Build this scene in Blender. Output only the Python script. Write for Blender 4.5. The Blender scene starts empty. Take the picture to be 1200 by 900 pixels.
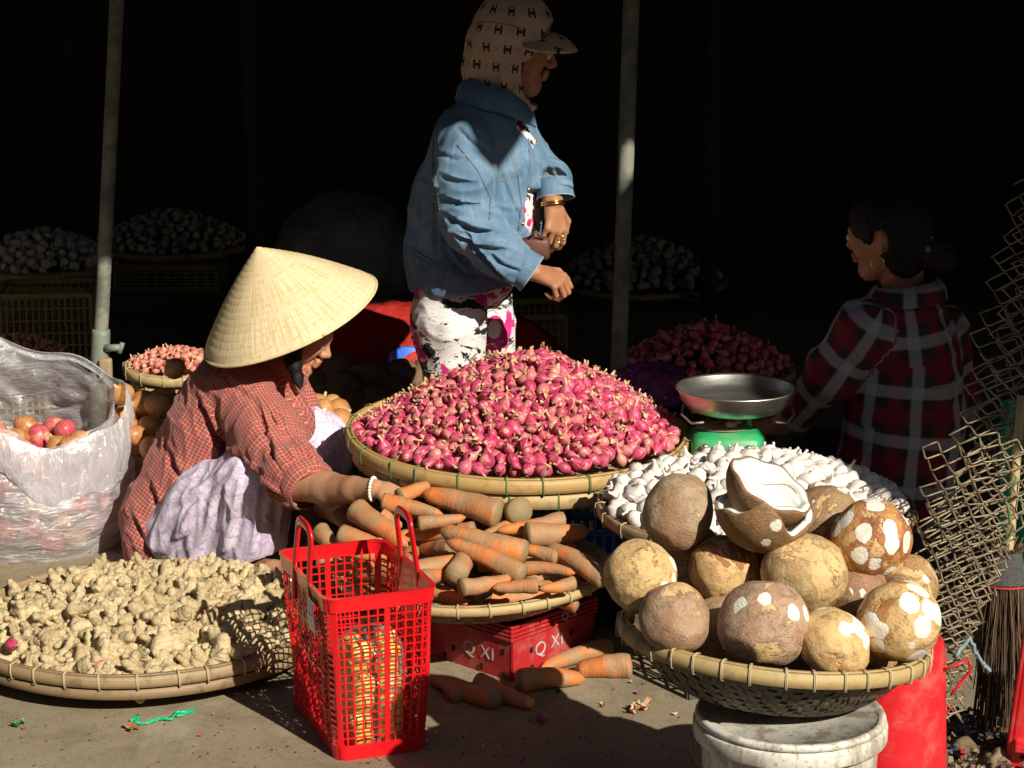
import bpy, bmesh, math, random
import numpy as np
from mathutils import Vector as V, Matrix, Euler, noise
from mathutils.bvhtree import BVHTree

# ---------------------------------------------------------------- camera, sky, sun, exposure
SC = bpy.context.scene
COL = SC.collection
H_CAM, PITCH, F_PX = 1.85, math.radians(13.2), 2700.0
cam_data = bpy.data.cameras.new('camera')
cam_data.sensor_width = 36.0
cam_data.lens = F_PX / 1200 * 36.0
cam_data.clip_end = 500
cam = bpy.data.objects.new('camera', cam_data)
COL.objects.link(cam)
cam.location = (0, 0, H_CAM)
cam.rotation_euler = (math.radians(90) - PITCH, 0, 0)
SC.camera = cam

SUN_EL = math.radians(34)
SUN_TO = V((0.57, -0.82, 0)).normalized()          # horizontal direction towards the sun
SUN_DIR = V((SUN_TO.x * math.cos(SUN_EL), SUN_TO.y * math.cos(SUN_EL), math.sin(SUN_EL)))
world = bpy.data.worlds.new('World')
SC.world = world
world.use_nodes = True
wn = world.node_tree
bg = wn.nodes['Background']
sky = wn.nodes.new('ShaderNodeTexSky')
sky.sky_type = 'NISHITA'
sky.sun_disc = False
sky.sun_elevation = SUN_EL
sky.sun_rotation = math.atan2(SUN_TO.x, SUN_TO.y)
wn.links.new(sky.outputs[0], bg.inputs[0])
bg.inputs[1].default_value = 0.05
sun_data = bpy.data.lights.new('sun', 'SUN')
sun_data.energy = 5.0
sun_data.angle = math.radians(0.5)
sun_data.color = (1.0, 0.93, 0.80)
sun = bpy.data.objects.new('sun', sun_data)
COL.objects.link(sun)
sun.rotation_euler = (-SUN_DIR).to_track_quat('-Z', 'Y').to_euler()
sun.location = (3, -4, 6)
SC.view_settings.view_transform = 'Standard'
SC.view_settings.look = 'None'
SC.view_settings.exposure = 0.30
SC.view_settings.gamma = 1.0
SC.render.engine = 'CYCLES'
SC.cycles.max_bounces = 8
SC.cycles.transparent_max_bounces = 16

PI = math.pi
random.seed(7)
np.random.seed(7)


# ---------------------------------------------------------------- helpers: positions
def ray(px, py):
    u = (px - 600) / F_PX
    v = (450 - py) / F_PX
    s, c = math.sin(PITCH), math.cos(PITCH)
    return V((u, c + v * s, -s + v * c))


def at(px, py, Y):
    """world point at horizontal distance Y"""
    d = ray(px, py)
    return V((0, 0, H_CAM)) + d * (Y / d.y)


def atz(px, py, z):
    d = ray(px, py)
    return V((0, 0, H_CAM)) + d * ((z - H_CAM) / d.z)


def pxm(Y, z):
    """pixels per metre at a place"""
    return F_PX / (Y * math.cos(PITCH) + (H_CAM - z) * math.sin(PITCH))


# ---------------------------------------------------------------- helpers: nodes
class NT:
    def __init__(self, name, rough=0.6, spec=0.5, metal=0.0):
        self.m = bpy.data.materials.new(name)
        self.m.use_nodes = True
        self.t = self.m.node_tree
        self.b = self.t.nodes['Principled BSDF']
        self.b.inputs['Roughness'].default_value = rough
        self.b.inputs['Specular IOR Level'].default_value = spec
        self.b.inputs['Metallic'].default_value = metal

    def n(self, typ, **props):
        x = self.t.nodes.new(typ)
        for k, v in props.items():
            setattr(x, k, v)
        return x

    def put(self, sock, val):
        if isinstance(val, bpy.types.NodeSocket):
            self.t.links.new(val, sock)
        elif isinstance(val, tuple) and len(val) == 3 and sock.type == 'RGBA':
            sock.default_value = (*val, 1)
        else:
            sock.default_value = val

    def math(self, op, a, b=None, c=None, clamp=False):
        x = self.n('ShaderNodeMath', operation=op, use_clamp=clamp)
        self.put(x.inputs[0], a)
        if b is not None: self.put(x.inputs[1], b)
        if c is not None: self.put(x.inputs[2], c)
        return x.outputs[0]

    def mix(self, f, a, b, blend='MIX'):
        x = self.n('ShaderNodeMix', data_type='RGBA', blend_type=blend)
        self.put(x.inputs[0], f); self.put(x.inputs[6], a); self.put(x.inputs[7], b)
        return x.outputs[2]

    def coord(self, which='Object'):
        return self.n('ShaderNodeTexCoord').outputs[which]

    def attr(self, name):
        return self.n('ShaderNodeAttribute', attribute_name=name).outputs['Vector']

    def mapping(self, vec, scale=(1, 1, 1), loc=(0, 0, 0), rot=(0, 0, 0)):
        x = self.n('ShaderNodeMapping')
        self.put(x.inputs[0], vec)
        x.inputs['Scale'].default_value = scale
        x.inputs['Location'].default_value = loc
        x.inputs['Rotation'].default_value = rot
        return x.outputs[0]

    def noise(self, vec, scale=5, detail=4, rough=0.55, dist=0.0, out=0):
        x = self.n('ShaderNodeTexNoise')
        self.put(x.inputs['Vector'], vec)
        x.inputs['Scale'].default_value = scale
        x.inputs['Detail'].default_value = detail
        x.inputs['Roughness'].default_value = rough
        x.inputs['Distortion'].default_value = dist
        return x.outputs[out]

    def voro(self, vec, scale=5, feature='F1', out=0, rnd=1.0):
        x = self.n('ShaderNodeTexVoronoi', feature=feature)
        self.put(x.inputs['Vector'], vec)
        x.inputs['Scale'].default_value = scale
        x.inputs['Randomness'].default_value = rnd
        return x.outputs[out]

    def ramp(self, f, stops):
        x = self.n('ShaderNodeValToRGB')
        self.put(x.inputs[0], f)
        el = x.color_ramp.elements
        while len(el) < len(stops): el.new(0.5)
        for e, (p, c) in zip(el, stops):
            e.position = p
            e.color = (*c, 1) if isinstance(c, tuple) else (c, c, c, 1)
        return x.outputs[0]

    def step(self, v, lo, hi):
        """smooth 0..1 between lo and hi"""
        x = self.n('ShaderNodeMapRange', interpolation_type='SMOOTHSTEP')
        self.put(x.inputs[0], v)
        x.inputs[1].default_value = lo; x.inputs[2].default_value = hi
        return x.outputs[0]

    def sep(self, vec):
        x = self.n('ShaderNodeSeparateXYZ')
        self.put(x.inputs[0], vec)
        return x.outputs

    def comb(self, a, b, c=0.0):
        x = self.n('ShaderNodeCombineXYZ')
        self.put(x.inputs[0], a); self.put(x.inputs[1], b); self.put(x.inputs[2], c)
        return x.outputs[0]

    def rnd(self):
        a = self.n('ShaderNodeObjectInfo').outputs['Random']
        b = self.n('ShaderNodeNewGeometry').outputs['Random Per Island']
        return self.math('FRACT', self.math('ADD', a, b))

    def vshift(self, vec, f, amt=37.0):
        """shift a vector by a random value so that copies differ"""
        x = self.n('ShaderNodeVectorMath', operation='ADD')
        self.put(x.inputs[0], vec)
        s = self.math('MULTIPLY', f, amt)
        self.put(x.inputs[1], self.comb(s, s, s))
        return x.outputs[0]

    def bump(self, h, strength=0.3, dist=0.01):
        x = self.n('ShaderNodeBump')
        self.put(x.inputs['Height'], h)
        x.inputs['Strength'].default_value = strength
        x.inputs['Distance'].default_value = dist
        self.t.links.new(x.outputs[0], self.b.inputs['Normal'])
        return x.outputs[0]

    def col(self, c):
        self.put(self.b.inputs['Base Color'], c)

    def rough(self, c):
        self.put(self.b.inputs['Roughness'], c)


def plain(name, c, rough=0.6, metal=0.0, var=0.25, scale=12, bump=0.15, dist=0.004, spec=0.5):
    """paint / plastic / metal with uneven tone"""
    m = NT(name, rough, spec, metal)
    co = m.coord()
    f = m.noise(co, scale, 5, 0.6)
    m.col(m.mix(m.math('MULTIPLY', m.step(f, 0.35, 0.7), var), c, tuple(x * 0.35 for x in c)))
    m.rough(m.math('ADD', m.math('MULTIPLY', f, 0.3), rough - 0.12))
    if bump: m.bump(m.noise(co, scale * 6, 3), bump, dist)
    return m.m


# ---------------------------------------------------------------- helpers: meshes
class MB:
    """collects vertices, faces and uvs and makes one mesh"""
    def __init__(self):
        self.v, self.f, self.uv, self.nv = [], [], [], 0

    def add(self, v, f, uv=None, M=None):
        v = np.asarray(v, float).reshape(-1, 3)
        if M is not None:
            A = np.array(M)
            v = v @ A[:3, :3].T + A[:3, 3]
        o = self.nv
        self.v.append(v)
        self.nv += len(v)
        if isinstance(f, np.ndarray): f = f.tolist()
        self.f.extend([tuple(i + o for i in q) for q in f])
        if uv is None: uv = np.zeros((len(v), 2))
        self.uv.append(np.asarray(uv, float))
        return self

    def mesh(self, name, smooth=True):
        me = bpy.data.meshes.new(name)
        vv = np.concatenate(self.v) if self.v else np.zeros((0, 3))
        me.from_pydata(vv.tolist(), [], self.f)
        uu = np.concatenate(self.uv)
        if uu.any():
            l = me.uv_layers.new(name='UVMap')
            li = np.zeros(len(me.loops), np.int32)
            me.loops.foreach_get('vertex_index', li)
            l.data.foreach_set('uv', uu[li].astype(np.float32).ravel())
        if smooth:
            me.polygons.foreach_set('use_smooth', [True] * len(me.polygons))
        me.update()
        return me


def box_vf(sx, sy, sz, c=(0, 0, 0), b=0.0):
    """box with slightly chamfered vertical and horizontal edges (24 verts when b > 0)"""
    cx, cy, cz = c
    hx, hy, hz = sx / 2, sy / 2, sz / 2
    if b <= 0:
        v = [(cx + i * hx, cy + j * hy, cz + k * hz) for k in (-1, 1) for j in (-1, 1) for i in (-1, 1)]
        f = [(0, 2, 3, 1), (4, 5, 7, 6), (0, 1, 5, 4), (2, 6, 7, 3), (0, 4, 6, 2), (1, 3, 7, 5)]
        return v, f
    bm = bmesh.new()
    bmesh.ops.create_cube(bm, size=1)
    bmesh.ops.scale(bm, vec=(sx, sy, sz), verts=bm.verts)
    bmesh.ops.bevel(bm, geom=bm.edges[:], offset=b, segments=2, affect='EDGES', profile=0.5)
    bmesh.ops.translate(bm, vec=c, verts=bm.verts)
    v = [tuple(x.co) for x in bm.verts]
    bm.verts.index_update()
    f = [tuple(x.index for x in q.verts) for q in bm.faces]
    bm.free()
    return v, f


def grid_faces(nu, nv, wrap_u=False, off=0):
    f = []
    for j in range(nv - 1):
        for i in range(nu if wrap_u else nu - 1):
            i2 = (i + 1) % nu
            f.append((off + j * nu + i, off + j * nu + i2, off + (j + 1) * nu + i2, off + (j + 1) * nu + i))
    return f


def lathe_vf(prof, n=24, wob=None):
    """prof: (r, z); returns verts, faces, uvs; uv = (angle, along)"""
    v, uv = [], []
    m = len(prof)
    for j, (r, z) in enumerate(prof):
        for i in range(n):
            a = 2 * PI * i / n
            rr = r * (wob(a, j / (m - 1)) if wob else 1)
            v.append((rr * math.cos(a), rr * math.sin(a), z))
            uv.append((abs(2 * i / n - 1), j / (m - 1)))
    return v, grid_faces(n, m, True), uv


def tube_vf(pts, rad, n=8, caps=True, flat=1.0, upref=None):
    """tube round a polyline; rad a number or list; flat squashes across upref"""
    P = [V(p) for p in pts]
    m = len(P)
    R = [rad] * m if not hasattr(rad, '__len__') else rad
    T = []
    for i in range(m):
        a = P[max(i - 1, 0)]; b = P[min(i + 1, m - 1)]
        t = (b - a)
        T.append(t.normalized() if t.length > 1e-9 else V((0, 0, 1)))
    ref = V(upref) if upref is not None else (V((0, 0, 1)) if abs(T[0].z) < 0.9 else V((1, 0, 0)))
    x = (ref - T[0] * ref.dot(T[0])).normalized()
    v, uv = [], []
    L = 0
    for i in range(m):
        x = (x - T[i] * x.dot(T[i]))
        x = x.normalized() if x.length > 1e-6 else T[i].orthogonal().normalized()
        y = T[i].cross(x)
        if i: L += (P[i] - P[i - 1]).length
        for k in range(n):
            a = 2 * PI * k / n
            v.append(tuple(P[i] + x * (math.cos(a) * R[i] * flat) + y * (math.sin(a) * R[i])))
            uv.append((abs(2 * k / n - 1), L))
    f = grid_faces(n, m, True)
    if caps:
        f.append(tuple(range(n - 1, -1, -1)))
        f.append(tuple(range((m - 1) * n, m * n)))
    return v, f, uv


def obj(name, me, mat=None, parent=None, loc=None, rot=None, **props):
    o = bpy.data.objects.new(name, me)
    COL.objects.link(o)
    if mat is not None and (len(me.materials) == 0):
        me.materials.append(mat)
    if parent is not None: o.parent = parent
    if loc is not None: o.location = loc
    if rot is not None: o.rotation_euler = rot
    for k, v in props.items(): o[k] = v
    return o


def thing(name, label, cat, loc=(0, 0, 0), rot=(0, 0, 0), group=None):
    o = bpy.data.objects.new(name, None)
    COL.objects.link(o)
    o.empty_display_size = 0.05
    o.location = loc
    o.rotation_euler = rot
    o['label'] = label
    o['category'] = cat
    if group: o['group'] = group
    return o


def tag(o, label, cat, group=None, kind=None):
    o['label'] = label
    o['category'] = cat
    if group: o['group'] = group
    if kind: o['kind'] = kind
    return o


def shift(me, origin):
    me.transform(Matrix.Translation(-V(origin)))
    return me


def displace(me, fn):
    """move vertices along their normals by fn(co)"""
    me.update()
    n = len(me.vertices)
    co = np.zeros(n * 3); me.vertices.foreach_get('co', co); co = co.reshape(-1, 3)
    no = np.zeros(n * 3); me.vertices.foreach_get('normal', no); no = no.reshape(-1, 3)
    d = np.array([fn(V(c)) for c in co])
    me.vertices.foreach_set('co', (co + no * d[:, None]).ravel())
    me.update()
    return me


# ---------------------------------------------------------------- organic solids: blended limbs -> one surface
class Limb:
    """tapered limb from a to b; flat = (direction, factor) makes the section oval"""
    def __init__(s, a, b, ra, rb, flat=None, k=None, s0=0.0, ch=0):
        s.a, s.b, s.ra, s.rb, s.flat, s.k, s.s0, s.ch = np.array(a, float), np.array(b, float), ra, rb, flat, k, s0, ch

    def d(s, P):
        ab = s.b - s.a
        L2 = float(ab @ ab) + 1e-12
        t = np.clip(((P - s.a) @ ab) / L2, 0, 1)
        q = P - (s.a + t[..., None] * ab)
        if s.flat is not None:
            fd = np.array(s.flat[0], float); fd /= np.linalg.norm(fd)
            q = q + (q @ fd)[..., None] * fd * (1 / s.flat[1] - 1)
        r = s.ra + t * (s.rb - s.ra)
        return np.sqrt((q * q).sum(-1)) - r


def chain(pts, flat=None, k=None, ch=0):
    """pts: list of (point, radius)"""
    out = []
    L = 0
    for (p, r), (q, s) in zip(pts, pts[1:]):
        out.append(Limb(p, q, r, s, flat, k, L, ch))
        L += (V(q) - V(p)).length
    return out


def smin(a, b, k):
    h = np.clip(0.5 + 0.5 * (b - a) / k, 0, 1)
    return b + (a - b) * h - k * h * (1 - h)


def field(P, limbs, k, cuts=(), planes=()):
    D = None
    for l in limbs:
        d = l.d(P)
        D = d if D is None else smin(D, d, l.k if l.k is not None else k)
    for c in cuts:
        D = np.maximum(D, -c.d(P))
    for (p, n) in planes:
        D = np.maximum(D, (P - np.array(p)) @ np.array(V(n).normalized()))
    return D


def solid(limbs, h, k=0.03, cuts=(), planes=(), extra=None):
    """surface nets on a grid; returns verts, quads"""
    lo = np.min([np.minimum(l.a - l.ra, l.b - l.rb) for l in limbs], 0) - 2.5 * h - 0.005
    hi = np.max([np.maximum(l.a + l.ra, l.b + l.rb) for l in limbs], 0) + 2.5 * h + 0.005
    n = np.ceil((hi - lo) / h).astype(int) + 1
    ax = [lo[i] + h * np.arange(n[i]) for i in range(3)]
    G = np.stack(np.meshgrid(*ax, indexing='ij'), -1)
    D = np.empty(tuple(n))
    for i0 in range(0, n[0], 16):
        D[i0:i0 + 16] = field(G[i0:i0 + 16], limbs, k, cuts, planes)
        if extra is not None: D[i0:i0 + 16] = extra(G[i0:i0 + 16], D[i0:i0 + 16])
    ins = D < 0
    acc = np.zeros(tuple(n - 1) + (3,)); cnt = np.zeros(tuple(n - 1))
    offs = [(0, 0, 0), (1, 0, 0), (0, 1, 0), (1, 1, 0), (0, 0, 1), (1, 0, 1), (0, 1, 1), (1, 1, 1)]
    def sub(A, o): return A[o[0]:n[0] - 1 + o[0], o[1]:n[1] - 1 + o[1], o[2]:n[2] - 1 + o[2]]
    for a in offs:
        for axis in range(3):
            if a[axis]: continue
            b = list(a); b[axis] = 1; b = tuple(b)
            da, db = sub(D, a), sub(D, b)
            m = (da < 0) != (db < 0)
            t = np.where(m, da / np.where(m, da - db, 1), 0)
            p = np.zeros(m.shape + (3,)) + np.array(a, float)
            p[..., axis] += t
            acc += p * m[..., None]; cnt += m
    act = cnt > 0
    idx = -np.ones(act.shape, int)
    idx[act] = np.arange(act.sum())
    ci = np.argwhere(act)
    verts = lo + h * (ci + acc[act] / cnt[act][:, None])
    quads = []
    for axis in range(3):
        u, w = (axis + 1) % 3, (axis + 2) % 3
        s0 = [slice(1, -1)] * 3; s0[axis] = slice(0, -1)
        s1 = list(s0); s1[axis] = slice(1, None)
        A, B = ins[tuple(s0)], ins[tuple(s1)]
        e = np.argwhere(A != B)
        if not len(e): continue
        st = A[tuple(e.T)]
        base = e.copy()
        for c in range(3):
            if c != axis: base[:, c] += 1
        def cell(du, dw):
            q = base.copy(); q[:, u] += du; q[:, w] += dw
            return idx[q[:, 0], q[:, 1], q[:, 2]]
        c0, c1, c2, c3 = cell(-1, -1), cell(0, -1), cell(0, 0), cell(-1, 0)
        Q = np.stack([c0, c1, c2, c3], 1)
        Q[~st] = Q[~st][:, ::-1]
        quads.append(Q)
    return verts, np.concatenate(quads)


def solid_mesh(name, limbs, h, k=0.03, cuts=(), planes=(), extra=None, smooth_it=0, pat=None):
    v, f = solid(limbs, h, k, cuts, planes, extra)
    mb = MB(); mb.add(v, f)
    me = mb.mesh(name)
    if True:
        bm = bmesh.new(); bm.from_mesh(me)
        bmesh.ops.recalc_face_normals(bm, faces=bm.faces)
        for _ in range(smooth_it):
            bmesh.ops.smooth_vert(bm, verts=bm.verts, factor=0.5, use_axis_x=True, use_axis_y=True, use_axis_z=True)
        bm.to_mesh(me); bm.free()
    if pat is not None: add_pat(me, pat)
    return me


def add_pat(me, limbs, ref=(0, -1, 0)):
    """cloth coordinates: x round the limb, y along it (metres), z which chain"""
    n = len(me.vertices)
    co = np.zeros(n * 3); me.vertices.foreach_get('co', co); co = co.reshape(-1, 3)
    best = np.full(n, 1e9); out = np.zeros((n, 3))
    for l in limbs:
        d = l.d(co)
        m = d < best
        ab = l.b - l.a; Ln = np.linalg.norm(ab); t = ab / Ln
        q = co - l.a
        s = q @ t
        r = np.array(ref, float); r = r - t * (r @ t); r /= np.linalg.norm(r)
        y = np.cross(t, r)
        ang = np.arctan2(q @ y, q @ r)
        rr = l.ra + np.clip(s / Ln, 0, 1) * (l.rb - l.ra)
        out[m] = np.stack([ang * (l.ra + l.rb) / 2, s + l.s0, np.full(n, float(l.ch))], 1)[m]
        best[m] = d[m]
    a = me.attributes.new('pat', 'FLOAT_VECTOR', 'POINT')
    a.data.foreach_set('vector', out.astype(np.float32).ravel())


def folds(me, amp, freq, dirv, seed=0, mask=None, sharp=1.5, stretch=4.0):
    """directional cloth folds running along dirv"""
    dv = V(dirv).normalized()
    a = dv.orthogonal().normalized(); b = dv.cross(a)
    def fn(c):
        w = noise.noise(c * 5 + V((seed, 0, 0))) * 0.05
        q = V((c.dot(a) * freq + w * freq, c.dot(b) * freq + w * freq * .6, c.dot(dv) * freq / stretch + seed * 3.1))
        n = noise.noise(q)
        r = (1 - abs(n) * 2) ** sharp if abs(n) < 0.5 else 0.0
        m = mask(c) if mask else 1.0
        return amp * m * (r - 0.5)
    return displace(me, fn)


def creases(me, lines, Y=None):
    """press sharp cloth creases into a garment; lines = view points (x0, y0, x1, y1, depth, width)"""
    bv = bvh_of(me)
    n = len(me.vertices)
    co = np.zeros(n * 3); me.vertices.foreach_get('co', co); co = co.reshape(-1, 3)
    no = np.zeros(n * 3); me.vertices.foreach_get('normal', no); no = no.reshape(-1, 3)
    D = np.zeros(n)
    for (x0, y0, x1, y1, dp, w) in lines:
        P = []
        for i in range(7):
            t = i / 6
            bend = math.sin(PI * t) * .08 * math.hypot(x1 - x0, y1 - y0)
            h = bv.ray_cast(V((0, 0, H_CAM)), ray(x0 + (x1 - x0) * t, y0 + (y1 - y0) * t + bend).normalized())
            if h[0] is not None: P.append(np.array(h[0]))
        if len(P) < 3: continue
        P = np.array(P)
        best = np.full(n, 9.0); tt = np.zeros(n); side = np.zeros(n)
        for i in range(len(P) - 1):
            ab = P[i + 1] - P[i]; L2 = ab @ ab + 1e-9
            t = np.clip((co - P[i]) @ ab / L2, 0, 1)
            q = co - (P[i] + t[:, None] * ab); d = np.sqrt((q * q).sum(1))
            m = d < best
            best[m] = d[m]; tt[m] = (i + t[m]) / (len(P) - 1); side[m] = q[m][:, 2]
        tap = np.sin(PI * np.clip(tt, .04, .96)) ** .7
        up = np.exp(-((best - 1.7 * w) / w) ** 2) * (side > 0) * .9
        D += tap * dp * (-np.exp(-(best / w) ** 2) + up)
    me.vertices.foreach_set('co', (co + no * D[:, None]).ravel())
    me.update()


def head_limbs(c, fwd, up, s=1.0, ears=True):
    c, fwd, up = V(c), V(fwd).normalized(), V(up).normalized()
    sd = fwd.cross(up).normalized()
    up = sd.cross(fwd).normalized()
    def q(f, u, r=0.0): return c + (fwd * f + up * u + sd * r) * s
    L = [Limb(q(-.022, .022), q(.022, .028), .082 * s, .078 * s, (sd, .90)),
         Limb(q(.02, -.02), q(.045, -.075), .062 * s, .036 * s, (sd, .95)),
         Limb(q(.052, -.088, -.008), q(.052, -.088, .008), .019 * s, .019 * s),
         Limb(q(.072, -.005, .034), q(.055, -.03, .045), .022 * s, .02 * s, None, .02),
         Limb(q(.072, -.005, -.034), q(.055, -.03, -.045), .022 * s, .02 * s, None, .02),
         Limb(q(.088, .022, -.028), q(.088, .022, .028), .012 * s, .012 * s, None, .012),
         Limb(q(.094, .012), q(.108, -.018), .007 * s, .010 * s, None, .008),
         Limb(q(.097, -.022, -.011), q(.097, -.022, .011), .009 * s, .009 * s, None, .006),
         Limb(q(.090, -.043, -.013), q(.090, -.043, .013), .0085 * s, .0085 * s, None, .006),
         Limb(q(.086, -.056, -.012), q(.086, -.056, .012), .009 * s, .009 * s, None, .006)]
    if ears:
        for sg in (-1, 1):
            L.append(Limb(q(-.012, .018, sg * .073), q(-.004, -.022, sg * .071), .016 * s, .010 * s, (sd, .45), .006))
    cuts = [Limb(q(.104, .006, sg * .031), q(.104, .006, sg * .031 + .001), .014 * s, .014 * s) for sg in (-1, 1)]
    return L, cuts, q


def hand_limbs(wrist, d, nrm, s=1.0, curl=(0.5, 0.6, 0.7, 0.8), spread=0.06, thumb=0.5, side=1, base=0.0):
    """hand from the wrist along d; nrm = back of hand; side = where the thumb is (+1: d x nrm)"""
    w, d, nrm = V(wrist), V(d).normalized(), V(nrm)
    nrm = (nrm - d * nrm.dot(d)).normalized()
    sd = d.cross(nrm) * side
    L = [Limb(w, w + d * .03 * s, .023 * s, .026 * s, (nrm, .62), .012),
         Limb(w + d * .03 * s + sd * .012 * s, w + d * .072 * s + sd * .022 * s, .019 * s, .0145 * s, (nrm, .75), .012),
         Limb(w + d * .03 * s - sd * .008 * s, w + d * .070 * s - sd * .022 * s, .019 * s, .0135 * s, (nrm, .75), .012),
         Limb(w + d * .03 * s, w + d * .074 * s, .02 * s, .0145 * s, (nrm, .75), .012)]
    lens = ((.036, .024, .019), (.040, .027, .020), (.037, .025, .019), (.028, .019, .017))
    tips = []
    for i in range(4):
        off = (1.5 - i) * .0195 * s
        p = w + d * ((.078, .082, .079, .070)[i] * s) + sd * off
        ang = base + curl[i] * 0.7
        dirs = d * 1.0 + sd * ((1.5 - i) * spread)
        dirs.normalize()
        r = (.0088, .0090, .0086, .0076)[i] * s
        ax = sd
        for j in range(3):
            q = p + (dirs * math.cos(ang) - nrm * math.sin(ang)) * lens[i][j] * s
            L.append(Limb(p, q, r, r * .92, None, .0035 if j == 0 else .002))
            p = q; r *= .92
            ang += curl[i]
        tips.append(p)
    # thumb leaves the side of the palm near its base
    p = w + d * .028 * s + sd * .024 * s - nrm * .004 * s
    t1 = (d * .75 + sd * .75 - nrm * .3 * thumb).normalized()
    q = p + t1 * .038 * s
    t2 = (d * .95 + sd * (.35 - .5 * thumb) - nrm * .6 * thumb).normalized()
    r_ = q + t2 * .030 * s
    t3 = (d * .9 + sd * (.15 - .7 * thumb) - nrm * .9 * thumb).normalized()
    e = r_ + t3 * .024 * s
    L += [Limb(p, q, .0135 * s, .0105 * s, None, .008), Limb(q, r_, .0105 * s, .0098 * s, None, .003), Limb(r_, e, .0098 * s, .0085 * s, None, .002)]
    return L, tips


def surf_line(bvh, pts_px, lift=0.0015, r=0.0012, n=5, step=6, Y=6.0):
    """a raised seam lying on a surface, following points given as view directions"""
    out = []
    for (a, b) in zip(pts_px, pts_px[1:]):
        m = max(2, int(math.dist(a, b) / step))
        for i in range(m):
            t = i / m
            x, y = a[0] + (b[0] - a[0]) * t, a[1] + (b[1] - a[1]) * t
            hit = bvh.ray_cast(V((0, 0, H_CAM)), ray(x, y).normalized())
            if hit[0] is not None: out.append(hit[0] + hit[1] * lift)
    if len(out) < 3: return None
    # keep runs without depth jumps
    runs, cur = [], [out[0]]
    for p in out[1:]:
        if (p - cur[-1]).length > 0.05:
            runs.append(cur); cur = [p]
        else: cur.append(p)
    runs.append(cur)
    mb = MB()
    for rn in [max(runs, key=len)]:
        if len(rn) > 2: mb.add(*tube_vf(rn, r, n))
    return mb if mb.nv else None


def bvh_of(me):
    return BVHTree.FromPolygons([v.co.copy() for v in me.vertices], [tuple(p.vertices) for p in me.polygons])
# ---------------------------------------------------------------- materials: setting
def mat_ground():
    m = NT('concrete', 0.9, 0.25)
    co = m.coord()
    big = m.noise(co, 1.3, 6, 0.6)
    mid = m.noise(co, 9, 6, 0.65)
    fine = m.noise(co, 260, 3, 0.7)
    c = m.mix(m.step(big, 0.3, 0.7), (0.25, 0.20, 0.13), (0.36, 0.295, 0.195))
    c = m.mix(m.math('MULTIPLY', m.step(mid, 0.5, 0.72), 0.55), c, (0.17, 0.135, 0.09))
    c = m.mix(m.math('MULTIPLY', m.step(fine, 0.42, 0.7), 0.6), c, (0.10, 0.075, 0.05))
    c = m.mix(m.math('MULTIPLY', m.step(m.noise(co, 55, 5, 0.75), 0.55, 0.68), 0.6), c, (0.13, 0.10, 0.07))
    hair = m.noise(co, 2.6, 8, 0.72, 0.4)
    c = m.mix(m.math('MULTIPLY', m.math('SUBTRACT', 1.0, m.step(m.math('ABSOLUTE', m.math('SUBTRACT', hair, 0.5)), 0.0, 0.004)), 0.65), c, (0.05, 0.04, 0.03))
    c = m.mix(m.math('MULTIPLY', m.step(m.noise(co, 3.2, 7, 0.7, 1.2), 0.52, 0.62), 0.45), c, (0.15, 0.12, 0.085))
    c = m.mix(m.math('MULTIPLY', m.step(m.noise(co, 2.1, 6, 0.65, .5), 0.60, 0.68), 0.35), c, (0.46, 0.40, 0.30))
    sp = m.voro(co, 34, 'F1')
    c = m.mix(m.math('MULTIPLY', m.math('SUBTRACT', 1.0, m.step(sp, 0.05, 0.13)), m.step(m.noise(co, 6, 2), .5, .6)), c, (0.11, 0.06, 0.045))
    m.col(c)
    h = m.math('ADD', m.math('MULTIPLY', mid, 0.6), m.math('MULTIPLY', fine, 0.35))
    m.bump(h, 0.55, 0.006)
    return m.m


M = {}
M['ground'] = mat_ground()
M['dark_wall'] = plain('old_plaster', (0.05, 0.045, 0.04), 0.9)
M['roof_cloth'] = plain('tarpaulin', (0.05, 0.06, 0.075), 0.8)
M['galv'] = None


def mat_pole():
    m = NT('galvanised_pole', 0.62, 0.3, 0.0)
    co = m.coord()
    f = m.noise(co, 14, 6, 0.65)
    g = m.noise(m.mapping(co, (90, 90, 6)), 1, 3, 0.6)
    c = m.mix(m.step(f, 0.4, 0.62), (0.23, 0.235, 0.19), (0.11, 0.12, 0.095))
    c = m.mix(m.math('MULTIPLY', m.step(g, 0.55, 0.75), 0.5), c, (0.2, 0.17, 0.11))
    m.col(c)
    m.bump(f, 0.25, 0.003)
    return m.m


M['pole'] = mat_pole()
M['pole_sleeve'] = plain('green_grey_paint', (0.20, 0.24, 0.18), 0.6, 0.1, 0.5, 20)

# ground
gm = MB()
N = 60
gx = np.linspace(-1, 1, N); gx = np.sign(gx) * np.abs(gx) ** 2.2 * 80
gy = np.linspace(-1, 1, N); gy = np.sign(gy) * np.abs(gy) ** 2.2 * 80 + 4
v = [(x, y, 0) for y in gy for x in gx]
gm.add(v, grid_faces(N, N))
ground = obj('ground', gm.mesh('ground'), M['ground'], kind='structure')

# market hall behind the stalls: back wall, side walls and roof sheets, all above or behind the picture
def wall(name, a, b, h, t, label):
    a, b = V(a), V(b)
    L = (b - a).length
    mb = MB(); mb.add(*box_vf(L, t, h, (0, 0, h / 2), 0.01))
    o = obj(name, mb.mesh(name, False), M['dark_wall'], loc=(a + b) / 2, rot=(0, 0, math.atan2((b - a).y, (b - a).x)))
    return tag(o, label, 'wall')


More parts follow.
